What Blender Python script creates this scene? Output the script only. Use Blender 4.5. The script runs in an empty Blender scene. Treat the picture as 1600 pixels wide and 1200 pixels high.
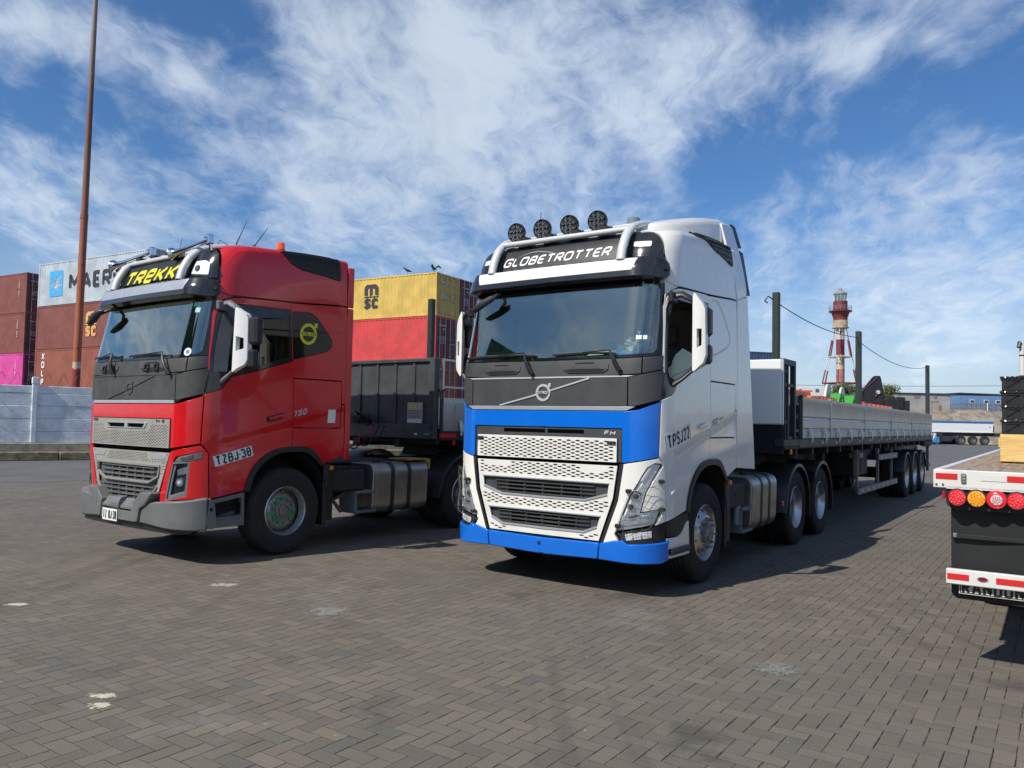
import bpy, math, random
import numpy as np
from mathutils import Vector, Matrix
from mathutils.geometry import delaunay_2d_cdt
R = math.radians
SC = bpy.context.scene
COL = SC.collection

# ------------------------------------------------------------------ camera
PITCH, ROLL, FPX, CAMH = .0471, .0201, 1223.03, 1.6772
cd = bpy.data.cameras.new("camera"); cam = bpy.data.objects.new("camera", cd); COL.objects.link(cam)
cd.sensor_fit = 'HORIZONTAL'; cd.sensor_width = 36; cd.lens = 36 * FPX / 1600
cd.clip_start = .05; cd.clip_end = 6000
fw = Vector((0, math.cos(PITCH), math.sin(PITCH))); up = Vector((0, -math.sin(PITCH), math.cos(PITCH))); rt = Vector((1, 0, 0))
rt2 = rt * math.cos(ROLL) - up * -math.sin(ROLL) * -1
rt2 = rt * math.cos(ROLL) + up * math.sin(ROLL)
up2 = fw.cross(rt2) * -1
rotm = Matrix((rt2, up2, -fw)).transposed()
cam.matrix_world = Matrix.Translation((0, 0, CAMH)) @ rotm.to_4x4()
SC.camera = cam

# ------------------------------------------------------------------ frames of the two lorries (local: x forward, y to its left)
TR = {1: (1.1112, 9.1213, -2.1837), 2: (-3.6934, 10.3369, -2.2124)}
def loc2w(T, p):
    px, py, t = TR[T]; c, s = math.cos(t), math.sin(t)
    return (px + c * p[0] - s * p[1], py + s * p[0] + c * p[1], p[2])

# ------------------------------------------------------------------ node helper
class V:
    def __init__(s, nt, sock): s.nt, s.s = nt, sock
    def _m(s, op, *o):
        n = s.nt.nodes.new('ShaderNodeMath'); n.operation = op
        for i, x in enumerate((s,) + o):
            if isinstance(x, V): s.nt.links.new(x.s, n.inputs[i])
            else: n.inputs[i].default_value = x
        return V(s.nt, n.outputs[0])
    def __add__(s, o): return s._m('ADD', o)
    __radd__ = __add__
    def __sub__(s, o): return s._m('SUBTRACT', o)
    def __rsub__(s, o): return (s * -1) + o
    def __mul__(s, o): return s._m('MULTIPLY', o)
    __rmul__ = __mul__
    def __truediv__(s, o): return s._m('DIVIDE', o)
    def floor(s): return s._m('FLOOR')
    def mod(s, o): return s._m('FLOORED_MODULO', o)
    def abs(s): return s._m('ABSOLUTE')
    def min(s, o): return s._m('MINIMUM', o)
    def max(s, o): return s._m('MAXIMUM', o)
    def lt(s, o): return s._m('LESS_THAN', o)
    def gt(s, o): return s._m('GREATER_THAN', o)
    def eq(s, o): return s._m('COMPARE', o, .1)
    def pw(s, o): return s._m('POWER', o)
    def sin(s): return s._m('SINE')
    def sq(s): return s * s
    def rng(s, a, b, c=0., d=1., smooth=True):
        n = s.nt.nodes.new('ShaderNodeMapRange'); n.interpolation_type = 'SMOOTHSTEP' if smooth else 'LINEAR'
        s.nt.links.new(s.s, n.inputs[0])
        for i, x in enumerate((a, b, c, d)): n.inputs[i + 1].default_value = x
        return V(s.nt, n.outputs[0])
def link(nt, a, b): nt.links.new(a.s if isinstance(a, V) else a, b)
def comb(nt, x, y, z=0.):
    n = nt.nodes.new('ShaderNodeCombineXYZ')
    for i, a in enumerate((x, y, z)):
        if isinstance(a, V): nt.links.new(a.s, n.inputs[i])
        else: n.inputs[i].default_value = a
    return V(nt, n.outputs[0])
def sep(nt, v):
    n = nt.nodes.new('ShaderNodeSeparateXYZ'); link(nt, v, n.inputs[0]); return [V(nt, o) for o in n.outputs]
def noise(nt, vec, scale, detail=4, rough=.55, dist=0.):
    n = nt.nodes.new('ShaderNodeTexNoise'); n.inputs['Scale'].default_value = scale; n.inputs['Detail'].default_value = detail
    n.inputs['Roughness'].default_value = rough; n.inputs['Distortion'].default_value = dist
    if vec is not None: link(nt, vec, n.inputs['Vector'])
    return V(nt, n.outputs['Fac'])
def mixc(nt, f, a, b, mode='MIX'):
    n = nt.nodes.new('ShaderNodeMix'); n.data_type = 'RGBA'; n.blend_type = mode
    for x, s in ((f, n.inputs[0]), (a, n.inputs[6]), (b, n.inputs[7])):
        if isinstance(x, V): nt.links.new(x.s, s)
        elif isinstance(x, (int, float)): s.default_value = x
        else: s.default_value = tuple(x) + (1,) * (4 - len(x))
    return V(nt, n.outputs[2])
def mapv(nt, v, scale=(1, 1, 1), rot=0., loc=(0, 0, 0)):
    n = nt.nodes.new('ShaderNodeMapping'); link(nt, v, n.inputs[0]); n.inputs['Scale'].default_value = scale
    n.inputs['Rotation'].default_value = (0, 0, rot); n.inputs['Location'].default_value = loc
    return V(nt, n.outputs[0])

# ------------------------------------------------------------------ sky, sun, exposure
_sl = Vector((1.0, -.24, 1.0)).normalized()                 # towards the sun in lorry coordinates
_t = TR[1][2]
SUN = Vector((math.cos(_t) * _sl.x - math.sin(_t) * _sl.y, math.sin(_t) * _sl.x + math.cos(_t) * _sl.y, _sl.z))
W = bpy.data.worlds.new("World"); SC.world = W; W.use_nodes = True
nt = W.node_tree; nt.nodes.clear()
out = nt.nodes.new('ShaderNodeOutputWorld'); bg = nt.nodes.new('ShaderNodeBackground'); nt.links.new(bg.outputs[0], out.inputs[0])
sky = nt.nodes.new('ShaderNodeTexSky'); sky.sky_type = 'NISHITA'; sky.sun_disc = False
sky.sun_elevation = math.asin(SUN.z); sky.sun_rotation = math.atan2(SUN.x, SUN.y)
sky.air_density = 1.0; sky.dust_density = .6; sky.ozone_density = 2.2
SKY_STRENGTH = .075
bg.inputs[1].default_value = SKY_STRENGTH
tc = nt.nodes.new('ShaderNodeTexCoord'); D = V(nt, tc.outputs['Generated'])
dx, dy, dz = sep(nt, D)
def pxdir(u, v):                                            # a direction of the sky seen at a place in the photograph
    a, b = u - 800, v - 600; cr, sr = math.cos(ROLL), math.sin(ROLL)
    uu, vv = cr * a + sr * b, -sr * a + cr * b
    return (rt * (uu / FPX) + fw - up * (vv / FPX)).normalized()
zz = dz.max(0.) + .30
cl = comb(nt, dx / zz, dy / zz, 0.)
warp = noise(nt, cl, 1.6, 4, .55)
warp2 = noise(nt, mapv(nt, cl, (1, 1, 1), 0, (9, 4, 0)), 4.5, 4, .6)
cl2 = comb(nt, dx / zz + warp * .5 + warp2 * .10 + dy / zz * -.16, (dy / zz) * .42 - warp * .25 + warp2 * .05, warp * .3)
n1 = noise(nt, cl2, 1.9, 9, .58)
n4 = noise(nt, mapv(nt, cl, (1, .8, 1), R(30), (2, 2, 0)), 9., 5, .6)
n2 = noise(nt, mapv(nt, cl2, (1, 1.6, 1), 0, (3, 1, 0)), 17., 5, .62)
n3 = noise(nt, mapv(nt, cl2, (2.0, .8, 1), 0, (1, 7, 0)), 3.4, 9, .70)
# broad banks and gaps of cloud: (photo x, photo y, angular radius, weight)
BLOBS = [(700, 60, .22, .13), (560, 120, .20, .12), (640, 230, .22, .15), (850, 200, .22, .16), (480, 20, .10, .10), (110, 80, .09, .20), (220, 110, .09, .20), (20, 30, .08, .20), (320, 150, .08, .10),
         (360, 330, .18, .16), (120, 300, .14, .20), (560, 350, .12, .10), (30, 130, .06, -.24), (110, 165, .06, -.28), (210, 185, .06, -.24), (300, 205, .05, -.16), (350, 20, .07, -.20), (250, 15, .06, -.12), (400, 130, .04, -.08),
         (1060, 140, .12, .18), (1230, 100, .11, .18), (1400, 60, .11, .20), (1560, 30, .09, .20), (1140, 230, .08, -.20), (1280, 190, .07, -.20), (1400, 165, .07, -.19), (1540, 115, .07, -.21), (1250, 5, .06, -.16), (1340, 0, .05, -.10),
         (1500, 230, .10, .14), (1300, 330, .13, .15), (1500, 400, .16, .18), (960, 300, .07, -.08), (1200, 420, .10, .10), (20, 400, .06, -.12), (700, 400, .10, .05), (1560, 560, .08, -.12), (1350, 570, .06, -.06)]
acc = None
for (u, v, r, w) in BLOBS + [((-.83, -.33, .45), 0, .5, .24), ((-.80, -.42, .62), 0, .12, -.3), ((-.90, -.2, .5), 0, .10, -.3), ((-.6, -.7, .6), 0, .5, .2), ((.5, -.8, .4), 0, .5, .15), ((-.95, .1, .3), 0, .3, .2)]:
    d = Vector(u).normalized() if isinstance(u, tuple) else pxdir(u, v)
    n = nt.nodes.new('ShaderNodeVectorMath'); n.operation = 'DOT_PRODUCT'; link(nt, D, n.inputs[0]); n.inputs[1].default_value = d
    m = V(nt, n.outputs['Value']).rng(math.cos(r), 1.0) * w
    acc = m if acc is None else acc + m
dens = n1 * .95 + (n2 - .5) * .55 + (n4 - .5) * .60 + n3 * .60 - .02 + acc * 1.0 + (warp - .5) * .2
mask = dens.rng(.68, 1.30) * .74 + dens.rng(1.0, 1.6) * .26
hz = dz.rng(.0, .26, 1., 0.)
mask = (mask * .90 + hz * .58 * (n1 + .5)).min(.93)
shade = (n3 * .5 + n1 * .5).rng(.3, .7, .84, 1.06) * dens.rng(.9, 1.6, 1.06, .90)
CLOUD = 1 / SKY_STRENGTH
cw = comb(nt, shade * (.545 * CLOUD), shade * (.615 * CLOUD), shade * (.70 * CLOUD))
skyc = mixc(nt, 1., V(nt, sky.outputs[0]), mixc(nt, hz, (.56, .86, 1.17), (.64, .82, 1.04)), 'MULTIPLY')
link(nt, mixc(nt, mask, skyc, cw), bg.inputs[0])
sd = bpy.data.lights.new("sun", 'SUN'); sd.energy = 3.6; sd.angle = R(.53); sd.color = (1, .955, .88)
so = bpy.data.objects.new("sun", sd); COL.objects.link(so); so.rotation_euler = SUN.to_track_quat('Z', 'Y').to_euler(); so.location = (0, 0, 60)
SC.view_settings.view_transform = 'Standard'; SC.view_settings.look = 'None'; SC.view_settings.exposure = 0.42; SC.view_settings.gamma = 1

# ------------------------------------------------------------------ materials
MATS = {}
def pm(name, col, rough=.5, metal=0., coat=0., var=0., vs=6., bump=0., bs=40., dust=0., dustc=(.30, .26, .21), spec=.5, emit=None, streak=0.):
    """principled paint / metal / plastic with cloudy tone variation, fine bump and a film of dust"""
    if name in MATS: return MATS[name]
    m = bpy.data.materials.new(name); m.use_nodes = True; t = m.node_tree; b = t.nodes['Principled BSDF']
    co = t.nodes.new('ShaderNodeTexCoord'); P = V(t, co.outputs['Object'])
    c = None
    if var:
        f = noise(t, P, vs, 6, .6)
        c = mixc(t, f.rng(.3, .7), tuple(x * (1 - var) for x in col), tuple(min(1, x * (1 + var)) for x in col))
    if streak:
        f = noise(t, mapv(t, P, (1, 1, .06)), 14., 4, .6).rng(.5, .8, 0, streak)
        c = mixc(t, f, c if c else col, tuple(x * .35 + y * .3 for x, y in zip(col, dustc)))
    if dust:
        geo = t.nodes.new('ShaderNodeNewGeometry')
        nz = sep(t, V(t, geo.outputs['Normal']))[2].rng(-.2, .9, .35, 1.)
        f = noise(t, P, 3.5, 7, .65).rng(.35, .75, .15, 1.) * nz * dust
        c = mixc(t, f, c if c else col, dustc)
        r = f * .6 + rough; link(t, r.min(1.), b.inputs['Roughness'])
    else: b.inputs['Roughness'].default_value = rough
    if c: link(t, c, b.inputs['Base Color'])
    else: b.inputs['Base Color'].default_value = tuple(col) + (1,)
    b.inputs['Metallic'].default_value = metal; b.inputs['Coat Weight'].default_value = coat; b.inputs['Coat Roughness'].default_value = .04
    b.inputs['Specular IOR Level'].default_value = spec
    if emit: b.inputs['Emission Color'].default_value = tuple(emit[:3]) + (1,); b.inputs['Emission Strength'].default_value = emit[3]
    if bump:
        n = t.nodes.new('ShaderNodeBump'); n.inputs['Strength'].default_value = 1; n.inputs['Distance'].default_value = bump
        link(t, noise(t, P, bs, 5, .6), n.inputs['Height']); t.links.new(n.outputs[0], b.inputs['Normal'])
    MATS[name] = m; return m
def glass(name, tint=(.55, .62, .58), clear=.75, gloss=.012, k=2.4, b0=.14):
    m = bpy.data.materials.new(name); m.use_nodes = True; t = m.node_tree; t.nodes.clear()
    o = t.nodes.new('ShaderNodeOutputMaterial'); tr = t.nodes.new('ShaderNodeBsdfTransparent'); tr.inputs[0].default_value = tuple(x * clear for x in tint) + (1,)
    g = t.nodes.new('ShaderNodeBsdfGlossy'); g.inputs['Roughness'].default_value = gloss; g.inputs[0].default_value = (.97, 1, .86, 1)
    f = t.nodes.new('ShaderNodeFresnel'); f.inputs[0].default_value = 1.6
    mx = t.nodes.new('ShaderNodeMixShader'); F = V(t, f.outputs[0]) * k + b0
    link(t, F.min(1.), mx.inputs[0]); t.links.new(tr.outputs[0], mx.inputs[1]); t.links.new(g.outputs[0], mx.inputs[2]); t.links.new(mx.outputs[0], o.inputs[0])
    MATS[name] = m; return m

# ------------------------------------------------------------------ objects
def tag(o, label=None, cat=None, group=None, kind=None):
    for k, v in (('label', label), ('category', cat), ('group', group), ('kind', kind)):
        if v: o[k] = v
    return o
def empty(name, label, cat, loc=(0, 0, 0), rz=0., group=None):
    o = bpy.data.objects.new(name, None); COL.objects.link(o); o.location = loc; o.rotation_euler = (0, 0, rz)
    return tag(o, label, cat, group)
def copy_tree(o, parent=None):
    c = o.copy(); COL.objects.link(c); c.parent = parent
    for ch in o.children: copy_tree(ch, c)
    return c
def pinpoly(pts, loops):
    x, y = pts[:, 0], pts[:, 1]; ins = np.zeros(len(pts), bool)
    for L in loops:
        L = np.asarray(L); a = L; b = np.roll(L, -1, 0)
        for (x1, y1), (x2, y2) in zip(a, b):
            if y1 == y2: continue
            c = ((y1 > y) != (y2 > y)) & (x < (x2 - x1) * (y - y1) / (y2 - y1) + x1); ins ^= c
    return ins
def area2(L): L = np.asarray(L); x, y = L[:, 0], L[:, 1]; return .5 * np.sum(x * np.roll(y, -1) - np.roll(x, -1) * y)
def onorm(L):                                               # outward unit normals (miter) of a CCW loop
    L = np.asarray(L, float); e = np.roll(L, -1, 0) - L; e /= np.maximum(np.linalg.norm(e, axis=1), 1e-9)[:, None]
    n = np.stack([e[:, 1], -e[:, 0]], 1); m = n + np.roll(n, 1, 0); k = np.maximum((m * m).sum(1) / 2, .35)
    return m / k[:, None]
def resamp(L, g):
    o = []
    for a, b in zip(L, L[1:] + L[:1]):
        n = max(1, int(math.ceil(math.hypot(b[0] - a[0], b[1] - a[1]) / g)))
        for i in range(n): o.append((a[0] + (b[0] - a[0]) * i / n, a[1] + (b[1] - a[1]) * i / n))
    return o
def fillet(L, r, n=4):
    """round the corners of a polygon; r is one radius or a list"""
    o = []; N = len(L)
    for i in range(N):
        p = Vector(L[i - 1]); c = Vector(L[i]); q = Vector(L[(i + 1) % N]); rr = r[i] if isinstance(r, (list, tuple)) else r
        if rr <= 0: o.append(tuple(c)); continue
        a = p - c; b = q - c; la, lb = a.length, b.length
        d = min(rr, la * .45, lb * .45); a = c + a / la * d; b = c + b / lb * d
        for k in range(n + 1):
            t = k / n; o.append(tuple(a * (1 - t) ** 2 + c * 2 * t * (1 - t) + b * t * t))
    return o
# stroke lettering: glyph -> (width / cap height, strokes on the unit square)
_B = [(0, .5), (.8, .5), (1, .5), (1, 1), (.8, 1), (0, 1)]
GLYPH = {'A': (.72, [[(0, 0), (.5, 1), (1, 0)], [(.17, .3), (.83, .3)]]), 'B': (.62, [[(0, 0), (0, 1), (.95, 1), (.95, .52), (0, .52)], [(0, 0), (1, 0), (1, .52), (.5, .52)]]),
 'C': (.62, [[(1, .78), (1, 1), (0, 1), (0, 0), (1, 0), (1, .22)]]), 'D': (.64, [[(0, 0), (0, 1), (1, 1), (1, 0), (0, 0)]]), 'E': (.56, [[(1, 1), (0, 1), (0, 0), (1, 0)], [(0, .5), (.85, .5)]]),
 'F': (.56, [[(1, 1), (0, 1), (0, 0)], [(0, .5), (.85, .5)]]), 'G': (.66, [[(1, .80), (1, 1), (0, 1), (0, 0), (1, 0), (1, .48), (.55, .48)]]), 'H': (.64, [[(0, 0), (0, 1)], [(1, 0), (1, 1)], [(0, .5), (1, .5)]]),
 'I': (.14, [[(.5, 0), (.5, 1)]]), 'J': (.52, [[(0, .26), (0, 0), (1, 0), (1, 1)]]), 'K': (.62, [[(0, 0), (0, 1)], [(1, 1), (.12, .45)], [(.3, .58), (1, 0)]]), 'L': (.54, [[(0, 1), (0, 0), (1, 0)]]),
 'M': (.82, [[(0, 0), (0, 1), (.5, .25), (1, 1), (1, 0)]]), 'N': (.66, [[(0, 0), (0, 1), (1, 0), (1, 1)]]), 'O': (.66, [[(.5, 1), (0, 1), (0, 0), (1, 0), (1, 1), (.5, 1)]]), 'P': (.60, [[(0, 0), (0, 1), (1, 1), (1, .46), (0, .46)]]),
 'Q': (.66, [[(.5, 1), (0, 1), (0, 0), (1, 0), (1, 1), (.5, 1)], [(.6, .25), (1, 0)]]), 'R': (.62, [[(0, 0), (0, 1), (1, 1), (1, .46), (0, .46)], [(.45, .46), (1, 0)]]),
 'S': (.60, [[(1, .80), (1, 1), (0, 1), (0, .52), (1, .50), (1, 0), (0, 0), (0, .20)]]), 'T': (.62, [[(0, 1), (1, 1)], [(.5, 1), (.5, 0)]]), 'U': (.64, [[(0, 1), (0, 0), (1, 0), (1, 1)]]), 'V': (.70, [[(0, 1), (.5, 0), (1, 1)]]),
 'W': (.92, [[(0, 1), (.25, 0), (.5, .8), (.75, 0), (1, 1)]]), 'X': (.66, [[(0, 0), (1, 1)], [(0, 1), (1, 0)]]), 'Y': (.66, [[(0, 1), (.5, .45), (1, 1)], [(.5, .45), (.5, 0)]]), 'Z': (.60, [[(0, 1), (1, 1), (0, 0), (1, 0)]]),
 '0': (.58, [[(.5, 1), (0, 1), (0, 0), (1, 0), (1, 1), (.5, 1)]]), '1': (.3, [[(0, .75), (.7, 1), (.7, 0)]]), '2': (.56, [[(0, .76), (0, 1), (1, 1), (1, .58), (0, 0), (1, 0)]]), '3': (.56, [[(0, .82), (0, 1), (1, 1), (1, .52), (.4, .52)], [(.5, .52), (1, .52), (1, 0), (0, 0), (0, .18)]]),
 '4': (.60, [[(.75, 0), (.75, 1), (0, .28), (1, .28)]]), '5': (.56, [[(1, 1), (0, 1), (0, .58), (1, .58), (1, 0), (0, 0), (0, .16)]]), '6': (.56, [[(1, .84), (1, 1), (0, 1), (0, 0), (1, 0), (1, .54), (0, .54)]]), '7': (.56, [[(0, 1), (1, 1), (.35, 0)]]),
 '8': (.56, [[(.5, .52), (0, .52), (0, 1), (1, 1), (1, .52), (.5, .52)], [(.5, .52), (0, .52), (0, 0), (1, 0), (1, .52), (.5, .52)]]), '9': (.56, [[(1, .46), (0, .46), (0, 1), (1, 1), (1, 0), (0, 0), (0, .16)]]),
 '€': (.60, [[(.1, .5), (1, .5), (1, 1), (0, 1), (0, 0), (1, 0)]]), '-': (.30, [[(0, .48), (1, .48)]]), '·': (.14, [[(.5, .45), (.5, .58)]]), ':': (.14, [[(.5, .2), (.5, .3)], [(.5, .7), (.5, .8)]]), '.': (.14, [[(.5, 0), (.5, .1)]]), '/': (.4, [[(0, 0), (1, 1)]]), ' ': (.34, []),
 't': (.44, [[(.35, 1), (.35, 0), (1, 0)], [(0, .70), (1, .70)]]), 'e': (.54, [[(0, .36), (1, .36), (1, .70), (0, .70), (0, 0), (1, 0), (1, .08)]]), 'x': (.54, [[(0, 0), (1, .70)], [(0, .70), (1, 0)]]),
 'm': (1.15, [[(0, 0), (0, .86), (.5, .86), (.5, 0)], [(.5, .60), (.5, .86), (1, .86), (1, 0)]])}
class MB:
    def __init__(s): s.v, s.f, s.m, s.n = [], [], [], {}
    def add(s, vs, fs, m=0, M=None):
        k = len(s.v)
        if M is not None: vs = [tuple(M @ Vector(p)) for p in vs]
        s.v += [tuple(p) for p in vs]; s.f += [tuple(i + k for i in f) for f in fs]; s.m += [m] * len(fs); return k
    def box(s, a, b, bev=0., m=0, M=None):
        a, b = [min(x, y) for x, y in zip(a, b)], [max(x, y) for x, y in zip(a, b)]
        c = [(a[i] + b[i]) / 2 for i in range(3)]; h = [(b[i] - a[i]) / 2 for i in range(3)]; e = min([bev] + [x * .49 for x in h])
        if e <= 1e-6:
            vs = [(c[0] + h[0] * x, c[1] + h[1] * y, c[2] + h[2] * z) for z in (-1, 1) for y in (-1, 1) for x in (-1, 1)]
            return s.add(vs, [(0, 2, 3, 1), (4, 5, 7, 6), (0, 1, 5, 4), (2, 6, 7, 3), (0, 4, 6, 2), (1, 3, 7, 5)], m, M)
        vs = []; idx = {}
        for X in (-1, 1):
            for Y in (-1, 1):
                for Z in (-1, 1):
                    for k in range(3):
                        q = [h[0] - e, h[1] - e, h[2] - e]; q[k] = h[k]
                        idx[(X, Y, Z, k)] = len(vs); vs.append((c[0] + X * q[0], c[1] + Y * q[1], c[2] + Z * q[2]))
        fs = []
        sg = [(-1, -1), (1, -1), (1, 1), (-1, 1)]
        for k in range(3):
            i, j = (k + 1) % 3, (k + 2) % 3
            for S_ in (-1, 1):
                f = []
                for (p, q) in sg:
                    key = [0, 0, 0]; key[k] = S_; key[i] = p; key[j] = q; f.append(idx[tuple(key) + (k,)])
                fs.append(tuple(f if S_ > 0 else f[::-1]))
        for k in range(3):                                  # edges along axis k
            i, j = (k + 1) % 3, (k + 2) % 3
            for p in (-1, 1):
                for q in (-1, 1):
                    A = [0, 0, 0]; A[i] = p; A[j] = q; lo = list(A); lo[k] = -1; hi = list(A); hi[k] = 1
                    f = [idx[tuple(lo) + (i,)], idx[tuple(lo) + (j,)], idx[tuple(hi) + (j,)], idx[tuple(hi) + (i,)]]
                    fs.append(tuple(f[::-1] if p * q > 0 else f)) 
        for X in (-1, 1):
            for Y in (-1, 1):
                for Z in (-1, 1):
                    f = [idx[(X, Y, Z, k)] for k in range(3)]; fs.append(tuple(f if X * Y * Z > 0 else f[::-1]))
        return s.add(vs, fs, m, M)
    def cyl(s, p0, p1, r0, r1=None, n=16, cap=True, m=0, M=None):
        r1 = r0 if r1 is None else r1; p0, p1 = Vector(p0), Vector(p1); d = (p1 - p0).normalized()
        a = d.orthogonal().normalized(); b = d.cross(a); vs = []
        for p, r in ((p0, r0), (p1, r1)):
            for i in range(n):
                t = 2 * math.pi * i / n; vs.append(p + a * math.cos(t) * r + b * math.sin(t) * r)
        fs = [(i, (i + 1) % n, n + (i + 1) % n, n + i) for i in range(n)]
        if cap: fs += [tuple(range(n - 1, -1, -1)), tuple(range(n, 2 * n))]
        return s.add(vs, fs, m, M)
    def tube(s, path, r, n=8, m=0, closed=False, flat=None, M=None):
        P = [Vector(p) for p in path]; N = len(P); vs = []; prev = None
        for i, p in enumerate(P):
            q0 = P[i - 1] if (i or closed) else p; q1 = P[(i + 1) % N] if (i < N - 1 or closed) else p
            d = (q1 - q0).normalized()
            if prev is None:
                a = d.orthogonal().normalized()
                if flat is not None: a = (Vector(flat) - d * d.dot(Vector(flat))).normalized()
            else: a = (prev - d * prev.dot(d)).normalized()
            prev = a; b = d.cross(a); rr = r[i] if isinstance(r, (list, tuple)) and len(r) == N and not isinstance(r, tuple) else r
            ra, rb = rr if isinstance(rr, tuple) else (rr, rr)
            for k in range(n):
                t = 2 * math.pi * (k + .5) / n; vs.append(p + a * math.cos(t) * ra + b * math.sin(t) * rb)
        fs = []
        for i in range(N if closed else N - 1):
            j = (i + 1) % N
            fs += [(i * n + k, i * n + (k + 1) % n, j * n + (k + 1) % n, j * n + k) for k in range(n)]
        if not closed: fs += [tuple(range(n - 1, -1, -1)), tuple(range((N - 1) * n, N * n))]
        return s.add(vs, fs, m, M)
    def lathe(s, prof, n=48, m=0, M=None, closed=False):
        """profile [(r, y)] turned about the y axis"""
        vs = [(r * math.cos(2 * math.pi * i / n), y, r * math.sin(2 * math.pi * i / n)) for (r, y) in prof for i in range(n)]
        K = len(prof); fs = []
        for j in range(K if closed else K - 1):
            q = (j + 1) % K
            fs += [(j * n + i, q * n + i, q * n + (i + 1) % n, j * n + (i + 1) % n) for i in range(n)]
        return s.add(vs, fs, m, M)
    def prism(s, poly, fm, d, m=0, bev=0.):
        """poly (2-D, CCW) mapped by fm(a, b, h) and extruded from h=0 to h=-d"""
        return s.sheet(poly, [], fm, grid=1e9, depth=d, bevel=bev, m=m, back=True)
    def sheet(s, outer, holes=(), fm=None, grid=.06, depth=.02, bevel=.004, gap=0., h=0., m=0, back=False, nrm=True, mrim=None, inner=True):
        """thin shaped panel on the surface fm(A, B, H) -> (N,3): rounded edge, real thickness, holes cut through"""
        if fm is None: fm = lambda A, B, H: np.stack([A, B, H], 1)
        loops = []
        for k, L in enumerate([outer] + list(holes)):
            L = [tuple(p) for p in L]
            if area2(L) < 0: L = L[::-1]
            L = resamp(L, grid) if grid < 1e8 else L
            A = np.array(L, float); N = onorm(A)
            if k: A = A + N * (gap + bevel * .7); L = A[::-1]; N = -N[::-1]
            else: A = A - N * (gap + bevel * .7); L = A
            loops.append((np.array(L), N))
        P = np.concatenate([l for l, _ in loops]); E = []; k = 0
        for l, _ in loops:
            n = len(l); E += [(k + i, k + (i + 1) % n) for i in range(n)]; k += n
        pts = P
        if grid < 1e8 and inner:
            lo, hi = P.min(0), P.max(0); gx = np.arange(lo[0] + grid * .5, hi[0], grid); gy = np.arange(lo[1] + grid * .5, hi[1], grid)
            if len(gx) and len(gy):
                G = np.array([(a, b) for a in gx for b in gy]); G = G[pinpoly(G, [l for l, _ in loops])]
                if len(G):
                    keep = np.array([((P - g) ** 2).sum(1).min() > (.35 * grid) ** 2 for g in G]) if len(G) * len(P) < 4e7 else np.ones(len(G), bool)
                    pts = np.concatenate([P, G[keep]])
        ov, oe, of, orv, ore, orf = delaunay_2d_cdt([Vector(p) for p in pts], E, [], 0, 1e-6, True)
        ov = np.array([tuple(p) for p in ov]); of = [f for f in of if len(f) >= 3]
        cen = np.array([ov[list(f)].mean(0) for f in of]); ok = pinpoly(cen, [l for l, _ in loops])
        faces = [tuple(f) for f, o in zip(of, ok) if o]
        H = np.full(len(ov), h); Q = fm(ov[:, 0], ov[:, 1], H); base = s.add(Q, faces, m)
        e = 1e-3
        def nn(A, B, Hh):
            a = fm(A + e, B, Hh) - fm(A - e, B, Hh); b = fm(A, B + e, Hh) - fm(A, B - e, Hh); c = np.cross(a, b)
            return c / np.maximum(np.linalg.norm(c, axis=1), 1e-12)[:, None]
        if nrm:
            NN = nn(ov[:, 0], ov[:, 1], H)
            for i in range(len(ov)): s.n[base + i] = tuple(NN[i])
        mr = m if mrim is None else mrim
        if depth > 0:
            for l, N in loops:
                n = len(l); l2 = l + N * bevel; hh = np.full(n, h)
                r0 = fm(l[:, 0], l[:, 1], hh); r1 = fm(l2[:, 0], l2[:, 1], hh - bevel * .7); r2 = fm(l2[:, 0], l2[:, 1], hh - depth)
                n0 = nn(l[:, 0], l[:, 1], hh); no = r1 - r0; no /= np.maximum(np.linalg.norm(no, axis=1), 1e-9)[:, None]
                if bevel > 0:
                    k0 = s.add(np.concatenate([r0, r1]), [(i, n + i, n + (i + 1) % n, (i + 1) % n) for i in range(n)], mr)
                    no2 = fm(l2[:, 0], l2[:, 1], hh) - r0; no2 /= np.maximum(np.linalg.norm(no2, axis=1), 1e-9)[:, None]
                    for i in range(n): s.n[k0 + i] = tuple(n0[i]); s.n[k0 + n + i] = tuple(no2[i])
                else: r1 = r0
                s.add(np.concatenate([r1, r2]), [(i, n + i, n + (i + 1) % n, (i + 1) % n) for i in range(n)], mr)
        if back:
            Hb = np.full(len(ov), h - depth); s.add(fm(ov[:, 0], ov[:, 1], Hb), [f[::-1] for f in faces], mr)
        return s
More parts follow.
